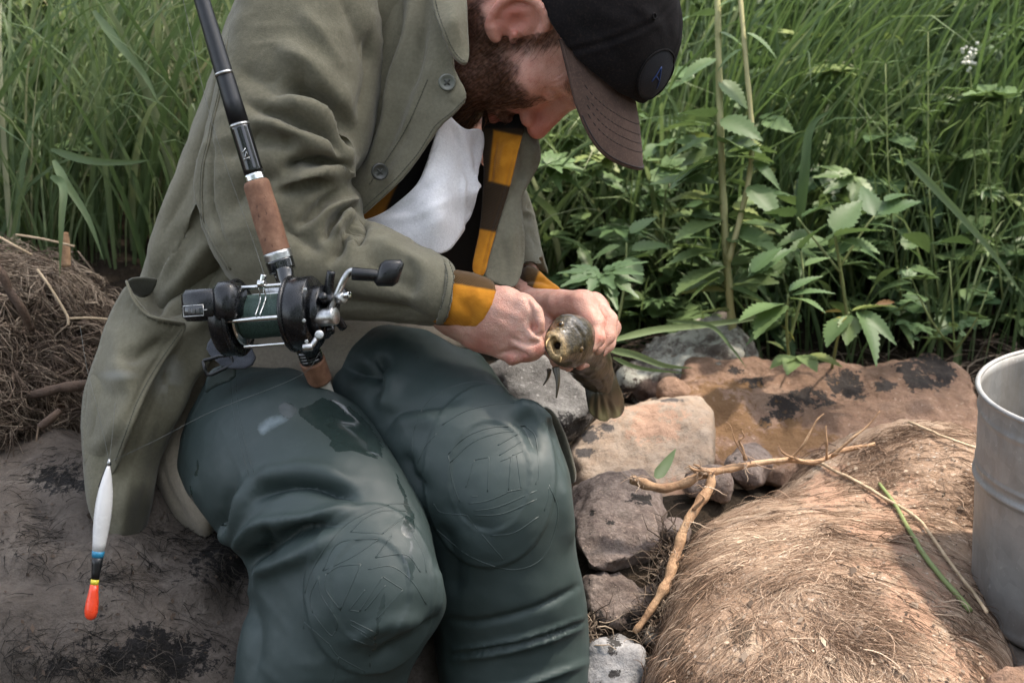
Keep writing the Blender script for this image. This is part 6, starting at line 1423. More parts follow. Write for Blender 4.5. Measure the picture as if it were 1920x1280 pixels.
# ------------------------------------------------------------------ fish
def fishmat():
    m = NT('fish_skin'); f = m.ramp(m.noise(85, 7, .75), [(.3, (.015, .011, .0045, 1)), (.52, (.042, .030, .011, 1)), (.75, (.11, .078, .030, 1))])
    f = m.mix(m.attr('pale'), f, (.46, .33, .17, 1)); f = m.mix(m.ramp(m.noise(16, 4, .6), [(.55, 0.0), (.70, .45)]), f, (.22, .16, .07, 1))
    vs = m.n('ShaderNodeTexVoronoi', _Scale=330.0); m.l(m.tc, vs.inputs['Vector']); f = m.mix(m.ramp(vs.outputs['Distance'], [(.35, 0.0), (.7, .5)]), f, (.010, .008, .005, 1))
    v = m.n('ShaderNodeTexVoronoi', _Scale=420.0); m.l(m.tc, v.inputs['Vector'])
    m.set(Base_Color=f, Roughness=.42, Specular_IOR_Level=.4, Coat_Weight=m.math('SUBTRACT', .62, m.math('MULTIPLY', m.attr('pale'), .62)), Coat_Roughness=.07, Normal=m.bump(m.math('ADD', v.outputs['Distance'], m.noise(130, 5)), .34, .0014)); return m.m
M_FISH = fishmat()
def lapl_ring(p, it):
    for _ in range(it): p = p*.5+.25*(np.roll(p, 1, 0)+np.roll(p, -1, 0))
    return p
fish = thing('fish', 'wet brown olive fish gripped behind the head with its mouth toward the camera', 'fish', P(1085, 700, 1.47))
def f_fish(p):
    d = ellips(p, C3(1066, 641, 1.437), (.0232, .0246, .028))
    d = smin(d, chain(p, [(1038, 636, 1.404, 13), (1047, 662, 1.406, 14)], .006), .022)
    d = smin(d, chain(p, [(1062, 612, 1.425, 22), (1080, 620, 1.44, 24)], .006), .012)
    d = smin(d, chain(p, [(1072, 640, 1.452, 45), (1086, 650, 1.49, 45), (1106, 680, 1.525, 37), (1120, 706, 1.545, 28), (1128, 728, 1.55, 16)], .012), .012)
    lipd = None; pr = None
    for a in np.linspace(0, 2*math.pi, 15):
        q_ = C3(1040+20*math.cos(a)*.40+12*math.sin(a)*.92, 648+20*math.cos(a)*.92-12*math.sin(a)*.40, 1.4015+.003*math.cos(a)**2)
        if pr is not None: e = capsule(p, pr, q_, .0030+.0008*math.sin(a), .0030+.0008*math.sin(a)); lipd = e if lipd is None else np.minimum(lipd, e)
        pr = q_
    d = smin(d, lipd, .006)
    hole = chain(p, [(1038, 637, 1.399, 5.5), (1045, 658, 1.402, 7.5)], .002)
    hole = np.minimum(hole, chain(p, [(1042, 646, 1.395, 7.5), (1052, 650, 1.43, 7)], .005))
    return smax(d, -hole, .003)
lo, hi = box([(1010, 585, 1.42), (1175, 770, 1.52)], .02); lo[2] = 1.36; hi[2] = 1.60
V, F = snet(f_fish, lo, hi, .0015); V = lapl(V, F, 1, .4)
V = folds(V, F, [([(1030, 676), (1050, 682), (1070, 680)], 3, -1.5), ([(1074, 604), (1094, 632), (1095, 664), (1080, 682)], 3, -1.6), ([(1026, 618), (1050, 624), (1064, 650), (1058, 676)], 3, -1.0), ([(1046, 604), (1056, 606)], 4, .8)])
N = vnormals(V, F); V = V+N*(.0004*fbm(V, 90, 3, 401))[:, None]
xy = pix(V); pale = np.clip(1.75-np.hypot((xy[:, 0]-1038)/20, (xy[:, 1]-650)/28)*1.1+.25*fbm(V, 90, 3, 6), 0, 1)*(V[:, 2] < 1.425)+.45*np.clip(1-np.hypot((xy[:, 0]-1056)/36, (xy[:, 1]-682)/14), 0, 1)
S_FI = Surf(W(V), F)
mk('body', W(V), F, M_FISH, parent=fish, attrs={'pale': np.clip(pale, 0, .95)})
M_LIP = plain('fish_lip', (.46, .30, .115, 1), .3, nz=.35, nsc=120, coat=.35, bump=.5, bsc=260)
for pts in ([(1030, 634, 1.400), (1025, 641, 1.394), (1024, 650, 1.392)], [(1050, 664, 1.402), (1052, 672, 1.398), (1050, 680, 1.397)]):
    s = spline([P(*q) for q in pts], 5); V, F = tube(s, np.linspace(.0011, .0004, len(s)), 6); mk('barbel', V, F, M_LIP, parent=fish)
M_MOUTH = plain('mouth_inside', (.045, .016, .010, 1), .5)
V, F = tube(W(np.array([C3(1042, 647, 1.416), C3(1047, 649, 1.43)])), np.array([.0105, .006]), 12); mk('mouth', V, F, M_MOUTH, parent=fish)
M_EYEG = plain('fish_eye', (.085, .050, .014, 1), .10, nz=.2); M_PUP = plain('pupil', (.004, .004, .004, 1), .05)
def sph(c, r, n=14):
    c = np.asarray(c, float); a = [(-r+r*(1-math.cos(t)), r*math.sin(t)) for t in np.linspace(0, math.pi, n)]
    return lathe(c, c+np.array([0, 0, 1.0]), a, 20)
for x, y, d in ((1051, 608, 1.425), (1092, 655, 1.432)):
    p_, n_ = S_FI.ray(x, y)
    e = mk('eye', *sph(p_-n_*.0026, .0042), M_EYEG, parent=fish); mk('pupil', *sph(p_-n_*.0004, .0024), M_PUP, parent=e)
def finmat():
    m = NT('fin'); f = m.ramp(m.noise(12, 5, .6, stretch=(9, 1, 1)), [(.3, (.016, .012, .007, 1)), (.7, (.060, .045, .022, 1))]); f = m.mix(m.attr('pale'), f, (.30, .29, .14, 1))
    m.set(Base_Color=f, Roughness=.35, Coat_Weight=.4); return m.m
M_FIN = finmat()
tl = [(1088, 702), (1106, 686), (1130, 680), (1150, 690), (1158, 715), (1169, 742), (1172, 764), (1166, 779), (1152, 785), (1144, 783), (1138, 791), (1120, 787), (1104, 773), (1099, 745), (1096, 722)]
TLF = [([(1120+k*.6, 715), (1108+k*10.5, 780)], 1.6, (.9 if k % 2 else -.9)) for k in range(6)]+[([(1118+k*4, 712), (1112+k*9, 784)], 1.4, (.7 if k % 2 else -.7)) for k in range(6)]
V, F = sheet(tl, [(1088, 702, 1.545), (1130, 680, 1.545), (1150, 690, 1.55), (1172, 764, 1.575), (1138, 791, 1.56), (1104, 773, 1.545), (1130, 740, 1.538)], .0016, 3, TLF, 1)
xy = pix(toC(V)); mk('tail_fin', V, F, M_FIN, parent=fish, attrs={'pale': .75*ss(752, 786, xy[:, 1])*ss(-.6, .8, vnoise(np.stack([xy[:, 0]/7, xy[:, 1]/90, 0*xy[:, 0]], 1), 1.0, 4))})
for a, b, c_, w0 in (((1042, 688, 1.415), (1046, 715, 1.412), (1043, 746, 1.412), .0042), ((1030, 692, 1.43), (1028, 706, 1.432), (1019, 722, 1.434), .0026)):
    s = spline([P(*a), P(*b), P(*c_)], 6); V, F = tube(s, np.linspace(w0, .0007, len(s)), 8); mk('pectoral_fin', V, F, M_FIN, parent=fish, attrs={'pale': np.zeros(len(V))})

# ------------------------------------------------------------------ fishing rod and reel
rod = thing('fishing_rod', 'black rod with cork grip and multiplier reel leaning across his lap', 'fishing rod', P(608, 730, 1.50))
def cork():
    m = NT('cork'); f = m.ramp(m.noise(60, 6, .7), [(.3, (.115, .050, .027, 1)), (.55, (.205, .098, .055, 1)), (.8, (.32, .18, .11, 1))])
    pit = m.ramp(m.noise(190, 4, .75, stretch=(1, 1, .45)), [(.60, 0.0), (.68, 1.0)]); f = m.mix(m.math('MULTIPLY', pit, .8), f, (.05, .018, .010, 1))
    m.set(Base_Color=f, Roughness=.72, Normal=m.bump(m.math('SUBTRACT', m.noise(160, 5), pit), .5, .0012)); return m.m
M_CORK = cork()
M_BLANK = plain('rod_black', (.007, .008, .0105, 1), .38, nz=.25, nsc=120, bump=.12, bsc=500)
M_GLOSS = plain('gloss_black', (.006, .007, .008, 1), .10, nz=.2, coat=.6)
M_CHROME = plain('chrome', (.62, .62, .60, 1), .16, 1.0, nsc=200, nz=.12); M_STEEL = plain('brushed_steel', (.48, .48, .47, 1), .34, 1.0, nsc=400, nz=.2)
M_REEL = plain('reel_black', (.0055, .006, .0075, 1), .26, nz=.35, nsc=150, bump=.08, bsc=700)
rd = lambda x, y: 1.395 if y < 480 else 1.395+(y-480)*.00042
def rodp(t): return spline([P(352, -90, 1.40), P(378, 0, 1.398), P(449, 235, 1.395), P(519, 470, 1.395), P(584, 665, 1.47), P(612, 740, 1.50)], 10)
def seg_rod(name, p0, p1, r0, r1, m, n=24, steps=10, prof=None, parent=rod):
    a, b = P(*p0), P(*p1); t = np.linspace(0, 1, steps)[:, None]; rr = (r0+(r1-r0)*t[:, 0])*p0[2]/FPX
    if prof is not None: rr = rr*prof(t[:, 0])
    V, F = tube(a*(1-t)+b*t, rr, n); return mk(name, V, F, m, parent=parent)
seg_rod('rod_blank', (330, -160, 1.41), (449, 234, 1.396), 12.0, 18.5, M_BLANK)
seg_rod('ferrule_ring', (419, 136, 1.397), (420.5, 141, 1.397), 17.2, 17.3, M_STEEL, steps=3)
seg_rod('ferrule', (448, 232, 1.396), (477, 328, 1.395), 18.6, 18.8, M_GLOSS)
seg_rod('ferrule_ring', (448.5, 233, 1.396), (450, 238, 1.396), 19.2, 19.2, M_STEEL, steps=3)
seg_rod('metal_collar', (476, 327, 1.395), (480.5, 341, 1.395), 19.8, 21, M_CHROME, steps=5)
seg_rod('cork_grip', (479.5, 340, 1.395), (520, 475, 1.395), 25.5, 25.8, M_CORK, 32, 28, lambda t: np.where(t < .06, .86+.14*np.sqrt(t/.06), 1)*(1-.02*np.sin(t*9)))
V, F = join([tube(np.array([P(462+dx, 290+dy, 1.3785) for dx, dy in q]), .0006, 5) for q in ([(-3, 12), (0, -6), (4, 6)], [(-5, 9), (6, 5)], [(-8, -2), (-2, -12)])]); mk('rod_emblem', V, F, M_CHROME, parent=rod)
seg_rod('seat_hood', (519, 472, 1.395), (530.5, 509, 1.396), 26.5, 25, M_STEEL, 28, 8); seg_rod('hood_band', (523.5, 487, 1.3955), (530.0, 507, 1.396), 27.0, 25.5, M_GLOSS, 28, 6)
seg_rod('rod_seat', (529, 508, 1.40), (585, 668, 1.466), 17, 18, M_GLOSS)
seg_rod('thread', (578, 655, 1.465), (585.5, 676, 1.470), 22, 22, M_GLOSS, 24, 17, lambda t: 1+.05*np.sin(t*16*math.pi/2*1.01))
seg_rod('cork_grip', (585, 674, 1.47), (600, 712, 1.487), 24.5, 23, M_CORK, 28, 12); seg_rod('butt_cap', (599, 709, 1.486), (617, 752, 1.505), 17, 15, plain('pale_butt', (.45, .42, .36, 1), .6), 24, 6)
# reel frame: axis runs left to right, turned a little to the camera
D0 = 1.355
RA = P(440, 596, D0+.012); RB = P(585, 586, D0-.006); ax = RB-RA; AL = np.linalg.norm(ax); ax /= AL
pr_ = 70*D0/FPX
def ra(x): return RA+ax*x
px1 = AL/145.0                                              # metres per image px along the axis
def disc(name, x0, x1, r, m, parent=rod, hole=None, n=56, bev=.0015):
    a, b = (x0-440)*px1, (x1-440)*px1; L = b-a
    if hole: prof = [(0, hole), (0, r-bev), (bev, r), (L-bev, r), (L, r-bev), (L, hole), (0, hole)]
    else: prof = [(0, 0), (0, r-bev), (bev, r), (L-bev, r), (L, r-bev), (L, 0)]
    return mk(name, *lathe(ra(a), ra(b), prof, n), m, parent=parent)
disc('side_plate', 418, 447, pr_*1.02, M_REEL, hole=pr_*.55); disc('plate_rim', 444, 452, pr_*1.06, M_REEL, hole=pr_*.80)
disc('plate_cover', 414, 420, pr_*.9, M_REEL)
disc('side_plate', 548, 592, pr_*.98, M_REEL); disc('plate_rim', 546, 554, pr_*1.03, M_REEL, hole=pr_*.78); disc('plate_cover', 590, 612, pr_*.72, M_REEL)
# spool and line
sp1 = disc('spool', 452, 460, pr_*.76, M_CHROME); disc('spool_flange', 542, 548, pr_*.76, M_CHROME)
def linemat():
    m = NT('braided_line'); wv = m.n('ShaderNodeTexNoise', _Scale=700.0, _Detail=2.0); m.l(m.tc, wv.inputs['Vector'])
    m.set(Base_Color=m.ramp(wv.outputs['Fac'], [(.35, (.012, .032, .026, 1)), (.65, (.045, .085, .070, 1))]), Roughness=.6); return m.m
prof = [(0, 0)]
nw = 64
for k in range(nw+1):
    t = k/nw; prof.append((t*(541-461)*px1, pr_*.58*(1+.012*math.sin(t*7))+(.00035 if k % 2 else -.00035)))
prof.append(((541-461)*px1, 0)); mk('wound_line', *lathe(ra((461-440)*px1), ra((541-440)*px1), prof, 40), linemat(), parent=rod)
u_up = -DV-ax*(-DV@ax); u_up /= np.linalg.norm(u_up); u_fr = np.cross(ax, u_up)
if u_fr@FV > 0: u_fr = -u_fr
def off(a, r): return (math.sin(a)*u_up+math.cos(a)*u_fr)*r*pr_
def bar(name, x0, x1, a, rr, th, m=M_CHROME): 
    A = ra((x0-440)*px1)+off(a, rr); B = ra((x1-440)*px1)+off(a, rr); return mk(name, *cyl(A, B, th*D0/FPX, 18), m, parent=rod)
bar('pillar', 447, 548, 1.05, .88, 4.2); bar('pillar', 445, 548, -.12, .90, 4.6); bar('pillar', 470, 552, -1.0, .95, 3.6); bar('pillar', 450, 548, 2.4, .88, 4.0)
# level wind carriage
lw = ra((508-440)*px1)+off(1.05, .98)
mk('line_guide', *cyl(lw-ax*.0035+off(1.05, -.02), lw+ax*.0035+off(1.05, -.02), .0042, 18), M_CHROME, parent=rod)
mk('guide_post', *cyl(lw-off(1.5, .02), lw+off(1.5, .22)+ax*.003, .0030, 16), M_CHROME, parent=rod)
parts = []
for s in (-1, 1):
    parts.append(tube(spline([lw+ax*s*.0016+off(.5, .05), lw+ax*s*.0028-off(1.2, .25)+off(.3, .12), lw+ax*s*.0026-off(1.2, .50)+off(.2, .16), ra((510-440)*px1)+ax*s*.0022+off(.0, .94)], 6), .0008, 8))
V, F = join(parts); mk('guide_wire', V, F, M_CHROME, parent=rod)
# counter housing on the left
hc = P(385, 572, D0-.004); hx = ax*36*D0/FPX; hy = u_up*29*D0/FPX; hz = u_fr*.017
mk('counter_housing', *bevel_box(hc, hx, hy, hz, .0045), M_REEL, parent=rod)
V, F = bevel_box(hc+ax*.026+u_up*.001+u_fr*.001, ax*.012, u_up*.0185, u_fr*.0185, .006); mk('counter_body', V, F, M_REEL, parent=rod)
fc = hc-u_up*.0055+u_fr*.0170-ax*.004
M_GLASS = plain('counter_glass', (.020, .022, .024, 1), .06, nz=.2, coat=.8)
wnd = mk('counter_window', *bevel_box(fc, ax*.0100, u_up*.0048, u_fr*.0007, .0005), M_GLASS, parent=rod)
V, F = join([tube(np.array([fc+ax*sx*.0102+u_up*sy*.0050+u_fr*.0007 for sx, sy in ((-1, -1), (1, -1), (1, 1), (-1, 1), (-1, -1))]), .0006, 6, False), tube(np.array([fc+ax*.0105+u_fr*.0008, fc+ax*.0140+u_fr*.0008]), .0006, 6)]); mk('window_frame', V, F, M_STEEL, parent=wnd)
V, F = join([bevel_box(fc+ax*(k*.0042-.0042)+u_fr*.0008, ax*.0014, u_up*.0026, u_fr*.0002, .0001) for k in range(3)]); mk('counter_digits', V, F, plain('digit', (.07, .07, .068, 1), .5), parent=wnd)
for x, y in ((408, 562), (434, 541), (428, 590), (572, 543), (570, 601), (575, 640)): mk('screw', *cyl(P(x, y, D0-.0215 if x < 500 else D0-.036), P(x, y, D0-.024 if x < 500 else D0-.039), .0018, 12), M_STEEL, parent=rod)
# crank, star drag, knobs on the right
cr = D0-.020
V, F = tube(spline([P(617, 582, cr), P(628, 560, cr-.004), P(636, 543, cr-.006), P(645, 524, cr-.008), P(655, 510, cr-.008), P(666, 507, cr-.008)], 6), .0033, 10)
mk('crank_arm', V*1.0, F, M_STEEL, parent=rod)
mk('crank_bolt', *cyl(P(641, 556, cr-.010), P(656, 552, cr-.016), .0034, 16, r2=.0030), M_CHROME, parent=rod); mk('crank_bolt', *cyl(P(634, 560, cr-.008), P(645, 558, cr-.014), .0052, 8), M_STEEL, parent=rod)
mk('handle_shaft', *cyl(P(660, 513, cr-.008), P(712, 517, cr-.008), .0062, 20, r2=.0056), M_BLACKPL, parent=rod)
V, F = bevel_box(P(730, 512, cr-.008), P(752, 515, cr-.008)-P(730, 515, cr-.008), (P(738, 488, cr-.008)-P(730, 512, cr-.008))*1.02, FV*.0085, .004); mk('handle_knob', V, F, M_BLACKPL, parent=rod)
mk('drag_knob', *cyl(P(596, 596, cr-.004), P(630, 592, cr-.012), 17.5*cr/FPX, 36, .2), M_STEEL, parent=rod)
hub = P(618, 570, cr+.014); parts = []
for k in range(5):
    a = k*2*math.pi/5+1.45; d_ = math.sin(a)*u_up+math.cos(a)*u_fr; parts.append(tube(spline([hub+d_*.004, hub+d_*.016+ax*.001, hub+d_*.031+ax*.005], 5), np.linspace(.0050, .0042, 11), 10))
V, F = join(parts+[cyl(hub-ax*.006, hub+ax*.007, .011, 24)]); mk('star_drag', V, F, M_REEL, parent=rod)
parts = [tube(spline([P(597, 628, D0-.034), P(592, 636, D0-.040), P(584, 648, D0-.042), P(572, 651, D0-.042)], 5), .0026, 8), cyl(P(586, 650, D0-.042), P(568, 652, D0-.042), .0036, 14), cyl(P(597, 630, D0-.030), P(599, 627, D0-.043), .0042, 14)]
V, F = join(parts); mk('click_lever', V, F, M_STEEL, parent=rod)
V, F = bevel_box((P(520, 560, 1.39)+P(545, 545, 1.39))/2, ax*.022, u_up*.012, FV*.004, .002); mk('reel_foot', V, F, M_STEEL, parent=rod)
V, F = tube(spline([P(533, 505, 1.388), P(537, 525, 1.385), P(546, 545, 1.38)], 5), .009, 12); mk('reel_foot', V, F, M_GLOSS, parent=rod)
M_LINE = plain('monofilament', (.10, .105, .095, 1), .4)
V, F = tube(spline([P(508, 560, D0-.02), P(484, 480, 1.375), P(452, 390, 1.375), P(420, 300, 1.375), P(385, 185, 1.378), P(330, -60, 1.40)], 8), .00022, 5); mk('fishing_line', V, F, M_LINE, parent=rod)

# ------------------------------------------------------------------ float
M_FW = plain('float_white', (.72, .70, .68, 1), .25, nz=.04, coat=.4); M_FB = plain('float_blue', (.03, .22, .38, 1), .3, nz=.05); M_FK = plain('float_black', (.012, .012, .013, 1), .3); M_FY = plain('float_yellow', (.75, .62, .05, 1), .3, nz=.05); M_FO = plain('float_orange', (.90, .075, .025, 1), .28, nz=.05, coat=.3)
FA, FB_ = P(204.5, 866, 1.36), P(169, 1162, 1.36); fax = FB_-FA; FL = np.linalg.norm(fax); fs_ = 1.36/FPX
flo = thing('fishing_float', 'slim white fishing float with blue and black bands and orange tip hanging before the coat', 'fishing float', FB_)
def fl(name, t0, t1, prof, m, parent=flo): return mk(name, *lathe(FA+fax*t0, FA+fax*t1, [(0, 0)]+[(FL*(t1-t0)*s, r*fs_) for s, r in prof]+[(FL*(t1-t0), 0)], 28), m, parent=parent)
fl('body', .02, .565, [(0, 2.2), (.05, 5), (.15, 9), (.3, 13.5), (.45, 15.8), (.6, 16), (.75, 14.8), (.9, 12.6), (1, 11.6)], M_FW)
fl('band', .562, .602, [(0, 11.8), (.5, 11.3), (1, 10.8)], M_FB); fl('band', .600, .742, [(0, 10.7), (.3, 9.8), (.7, 8.2), (1, 7.4)], M_FK); fl('band', .741, .775, [(0, 7.5), (1, 7.6)], M_FY)
fl('tip', .774, 1.0, [(0, 7.8), (.2, 9), (.5, 11.8), (.75, 12.6), (.9, 10.5), (.97, 6.5)], M_FO); fl('eye_ring', -.02, .03, [(0, 2.2), (.5, 3.4), (1, 2.4)], M_STEEL)
V, F = tube(spline([P(188, 912, 1.37), P(196, 890, 1.365), P(205, 868, 1.362)], 4), .0022, 6); mk('swivel', V, F, M_BLACKPL, parent=flo)
parts = [tube(spline([P(205, 866, 1.36), P(186, 780, 1.375), P(163, 690, 1.40), P(150, 610, 1.44)], 6), .0002, 4), tube(spline([P(205, 866, 1.36), P(211, 810, 1.38), P(216, 755, 1.40)], 5), .0002, 4), tube(spline([P(205, 866, 1.36), P(290, 826, 1.36), P(400, 770, 1.36), P(560, 705, 1.345), P(600, 660, 1.345)], 8), .0002, 4)]
V, F = join(parts); mk('line', V, F, M_LINE, parent=flo)

# ------------------------------------------------------------------ bucket
def zinc():
    m = NT('galvanised_steel'); v = m.n('ShaderNodeTexVoronoi', _Scale=70.0); m.l(m.tc, v.inputs['Vector'])
    f = m.ramp(m.noise(20, 6, .65), [(.3, (.24, .24, .235, 1)), (.7, (.36, .355, .345, 1))]); f = m.mix(.30, f, m.ramp(v.outputs['Color'], [(.2, (.20, .205, .20, 1)), (.8, (.36, .36, .35, 1))]))
    f = m.mix(m.ramp(m.noise(9, 7, .7, stretch=(2.5, 2.5, .5)), [(.45, 0.0), (.72, .6)]), f, (.20, .16, .12, 1))
    f = m.mix(m.ramp(m.noise(90, 5, .75), [(.62, 0.0), (.72, .55)]), f, (.55, .55, .54, 1))
    m.set(Base_Color=f, Metallic=.45, Roughness=m.math('ADD', m.math('MULTIPLY', m.noise(35, 5), .25), .36), Normal=m.bump(m.noise(240, 4), .1, .001)); return m.m
M_ZINC = zinc()
BB = np.array([.619, -.171, .345]); BT = np.array([.6075, -.171, .590]); bax = BT-BB; BH = np.linalg.norm(bax); bax /= BH
bucket = thing('metal_bucket', 'galvanised steel bucket standing at the right edge beside the fibrous boulder', 'bucket', BB)
r0, r1 = .1285, .1335
rr = lambda s: r0+(r1-r0)*s/BH
out = [(0, 0), (0, r0-.004), (.001, r0), (.006, r0+.0022), (.011, r0+.0005)]
for z in np.linspace(.015, BH, 120): out.append((z, rr(z)+.0034*math.exp(-((z-.152)/.0034)**2)+.0016*math.exp(-((z-.165)/.002)**2)+.0012*math.exp(-((z-.222)/.003)**2)))
inn = [(BH, rr(BH)-.0016)]+[(z, rr(z)-.0016) for z in np.linspace(BH-.01, .006, 20)]+[(.006, 0)]
V, F = lathe(BB, BT, out+inn, 96); rad_ = V-BB-np.outer((V-BB)@bax, bax); rl_ = np.maximum(np.linalg.norm(rad_, axis=1), 1e-6)[:, None]; V = V+rad_/rl_*(.0011*fbm(V, 14, 3, 501))[:, None]; mk('wall', V, F, M_ZINC, parent=bucket)
u_, v_ = frame(bax); ring = np.array([BT+(r1+.0012)*(math.cos(a)*u_+math.sin(a)*v_) for a in np.linspace(0, 2*math.pi, 97)])
V, F = tube(ring, .0029, 10, False); mk('rim', V, F, M_ZINC, parent=bucket)
ang = lambda a: math.sin(a)*np.array([1.0, 0, 0])+math.cos(a)*np.array([0, -1.0, 0])
sx = [BB+bax*z+ang(-.73)*(rr(z)+.0006) for z in np.linspace(.008, BH-.01, 12)]; V, F = tube(np.array(sx), .0011, 6); mk('seam', V, F, M_ZINC, parent=bucket)
ea = ang(-.72); ec = BT-bax*.026+ea*(rr(BH)+.0025); et = np.cross(bax, ea)
V, F = bevel_box(ec, et*.013, bax*.022, ea*.0022, .0018); mk('ear', V, F, M_ZINC, parent=bucket)
V, F = tube(spline([ec+bax*.014+ea*.004-et*.002, ec+bax*.02+ea*.010, BT+ea*(r1+.008)+et*.03+bax*.004, BT+ang(.1)*(r1+.012)+bax*.006, BT+ang(.9)*(r1+.012)+bax*.004, BT+ang(1.7)*(r1+.012)-bax*.0, BT+ang(2.6)*(r1+.006)-bax*.014], 8), .0024, 8); mk('handle', V, F, M_STEEL, parent=bucket)

# ------------------------------------------------------------------ roots, stalks and sticks
def rootmat(name, c1, c2, c3):
    m = NT(name); f = m.ramp(m.noise(30, 7, .7, stretch=(1, 1, 1)), [(.3, c1), (.55, c2), (.8, c3)]); m.set(Base_Color=f, Roughness=.7, Normal=m.bump(m.noise(120, 7, .75), .9, .004)); return m.m
M_ROOT = rootmat('bare_root', (.17, .085, .040, 1), (.40, .245, .135, 1), (.60, .44, .29, 1))
def gnarl(pts, radii, n=12, seed=1, amp=.20):
    s = spline([np.append(P(x, y, d), r) for (x, y, d), r in zip(pts, radii)], 7); V, F = tube(s[:, :3], s[:, 3], n)
    k = len(s)*n; c_ = np.repeat(s[:, :3], n, 0); V[:k] = c_+(V[:k]-c_)*(1+amp*fbm(V[:k], 70, 3, seed)+amp*.6*np.sin(np.repeat(np.arange(len(s)), n)*.9+seed))[:, None]; return V, F
root = thing('forked_root', 'pale forked bare root lying across the top of the fibrous boulder', 'root', P(1320, 900, 1.60))
V, F = gnarl([(1183, 898, 1.575), (1205, 906, 1.57), (1245, 915, 1.57), (1285, 905, 1.575), (1318, 888, 1.58), (1370, 878, 1.59), (1420, 868, 1.60), (1480, 862, 1.605), (1530, 866, 1.605), (1580, 845, 1.62), (1640, 832, 1.63)], [.0040, .0056, .0052, .0046, .0056, .0044, .0033, .0028, .0026, .0030, .0018]); mk('main_root', V, F, M_ROOT, parent=root)
V, F = gnarl([(1335, 890, 1.575), (1330, 915, 1.57), (1310, 945, 1.555), (1285, 985, 1.54), (1270, 1030, 1.53), (1255, 1080, 1.515), (1235, 1120, 1.505), (1205, 1165, 1.50), (1190, 1185, 1.50)], [.0050, .0054, .0057, .0047, .0055, .0050, .0050, .0040, .0030], seed=4); mk('side_root', V, F, M_ROOT, parent=root)
for pts, rr_ in (([(1398, 862, 1.59), (1392, 840, 1.585), (1386, 826, 1.58), (1395, 818, 1.58), (1391, 808, 1.58)], [.0022, .0016, .0015, .0013, .0008]), ([(1400, 862, 1.59), (1380, 830, 1.58), (1370, 800, 1.58), (1362, 790, 1.58)], [.0009, .0007, .0006, .0004]), ([(1322, 890, 1.575), (1312, 876, 1.57), (1300, 870, 1.57)], [.003, .002, .001]), ([(1330, 884, 1.575), (1300, 880, 1.565), (1292, 872, 1.565)], [.002, .0016, .0008]), ([(1300, 955, 1.545), (1320, 935, 1.54), (1312, 925, 1.54)], [.002, .0014, .0008]), ([(1262, 1060, 1.52), (1282, 1040, 1.515)], [.0018, .0008]),
                 ([(1560, 855, 1.61), (1600, 820, 1.60), (1625, 800, 1.60), (1650, 770, 1.60)], [.002, .0015, .0012, .0007]), ([(1480, 862, 1.60), (1505, 835, 1.59), (1530, 790, 1.59), (1545, 775, 1.59)], [.0018, .0014, .0010, .0006]), ([(1550, 860, 1.60), (1550, 830, 1.59), (1548, 798, 1.59)], [.0016, .0014, .0010]), ([(1505, 865, 1.6), (1470, 850, 1.59), (1460, 835, 1.59)], [.0016, .0012, .0006])):
    V, F = gnarl(pts, rr_, 8, 7); mk('rootlet', V, F, M_ROOT, parent=root)
paths = []; tn = []
for _ in range(70):
    x, y, d = random.choice([(1190, 900, 1.57), (1300, 880, 1.575), (1330, 890, 1.575), (1320, 920, 1.57), (1270, 1040, 1.525), (1290, 980, 1.54), (1400, 866, 1.59), (1560, 855, 1.61), (1620, 838, 1.62)]); p = P(x+random.gauss(0, 8), y+random.gauss(0, 4), d-.004); a = random.uniform(0, 6.28); L = random.uniform(.008, .035); pts = []
    for k in range(6):
        pts.append(p.copy()); a += random.gauss(0, .5); p = p+(RV*math.cos(a)+DV*math.sin(a)*.8-FV*.3)*L/6
    paths.append(pts); tn.append(random.uniform(.5, 1))
V, F = hairs(np.array(paths), RNG.uniform(.0003, .0010, len(paths))); o = mk('splinters', V, F, M_FIBRE, parent=root, attrs={'tint': per_vert(np.array(tn), 6)}); o['kind'] = 'stuff'
def stalk(name, label, cat, pts, radii, m, tint=None):
    V, F = gnarl(pts, radii, 8, 11, .04); o = mk(name, V, F, m, attrs=({'tint': np.full(len(V), tint)} if tint is not None else None)); return props(o, label, cat)
M_STRAW = rootmat('straw', (.38, .27, .16, 1), (.55, .42, .28, 1), (.66, .53, .38, 1))
def drape(pts, lift=.003):
    """lay a line of image points on the fibrous boulder"""
    out = []
    for x, y in spline(pts, 4):
        p, n = S_MO.ray(x, y)
        if p is None: continue
        out.append(p+n*lift)
    return np.array(out) if len(out) > 3 else np.array([P(x, y, 1.72) for x, y in spline(pts, 4)])
L_ = drape([(1330, 893), (1400, 876), (1470, 868), (1535, 872), (1590, 900), (1650, 935), (1715, 975), (1745, 1015), (1790, 1080), (1822, 1120)], .005)
V, F = tube(np.vstack([L_, P(1850, 1146, 1.36)]), np.linspace(.0022, .0017, len(L_)+1), 7); props(mk('straw', V, F, M_STRAW), 'long pale kinked straw running from the forked root down to the bucket foot', 'straw')
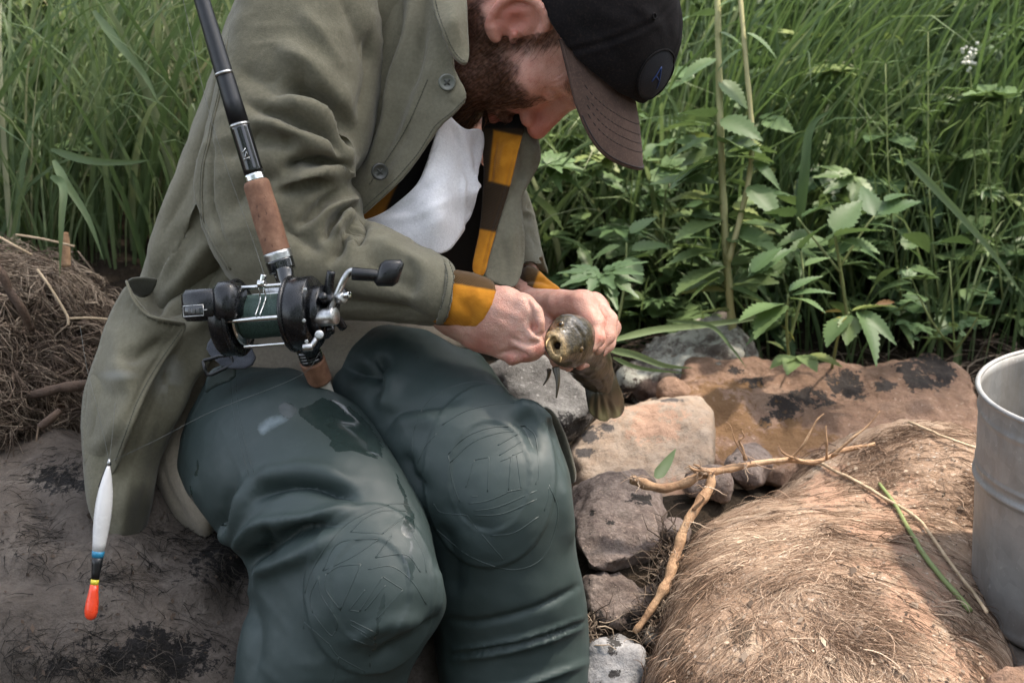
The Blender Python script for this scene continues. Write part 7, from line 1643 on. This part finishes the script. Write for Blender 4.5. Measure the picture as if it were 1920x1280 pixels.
L_ = drape([(1650, 912), (1680, 955), (1705, 1005), (1740, 1060), (1790, 1120), (1815, 1150)], .004); V, F = tube(L_, np.linspace(.0022, .0032, len(L_)), 8)
props(mk('green_stem', V, F, STEMM, attrs={'tint': np.full(len(V), .35)}), 'thin green plant stem lying beside the long straw', 'stem')
L_ = drape([(1706, 801), (1750, 820), (1800, 840), (1832, 850)], .007); V, F = tube(L_, np.linspace(.0018, .0015, len(L_)), 7); props(mk('straw', V, F, M_STRAW), 'short straw behind the bucket on the upper right of the fibrous boulder', 'straw')
M_BARK = rootmat('brown_bark', (.035, .020, .013, 1), (.10, .060, .038, 1), (.20, .13, .085, 1))
stalk('broken_branch', 'brown broken branch slanting into the left edge by the root tussock', 'branch', [(-40, 478, 1.66), (2, 512, 1.66), (18, 545, 1.665), (40, 578, 1.67), (60, 618, 1.69)], [.0055, .0062, .0050, .0054, .0044], M_BARK)
stalk('root_stub', 'thick reddish root end poking from the bank left of the coat pocket', 'root', [(52, 742, 1.72), (82, 736, 1.71), (112, 727, 1.71), (140, 724, 1.71), (168, 720, 1.72)], [.004, .0062, .0056, .0070, .0060], M_BARK)
stalk('dead_stick', 'short grey brown stick below the reddish root end', 'stick', [(75, 800, 1.66), (92, 788, 1.66), (112, 770, 1.67)], [.0045, .0055, .004], M_BARK)
stalk('cut_stub', 'squared pale wooden stub on top of the root tussock', 'stub', [(124, 500, 1.86), (122, 465, 1.86), (120, 436, 1.86)], [.0062, .0066, .006], M_ROOT)
for pts, lab in (([(30, 440, 1.80), (80, 448, 1.79), (140, 462, 1.80)], 'pale straw lying along the top of the root tussock'), ([(70, 505, 1.76), (95, 540, 1.75), (125, 590, 1.75), (128, 610, 1.75)], 'bent pale straw hanging down the root tussock face'), ([(130, 597, 1.74), (170, 596, 1.74), (215, 600, 1.75)], 'horizontal straw sticking out toward the coat'), ([(0, 445, 1.78), (30, 462, 1.77), (60, 478, 1.78)], 'short straw at the upper left corner of the tussock')):
    stalk('straw', lab, 'straw', pts, [.0016]*len(pts), M_STRAW)
for o in bpy.data.objects:
    if o.name.startswith('straw') and o.parent is None: o['group'] = 'loose straws'
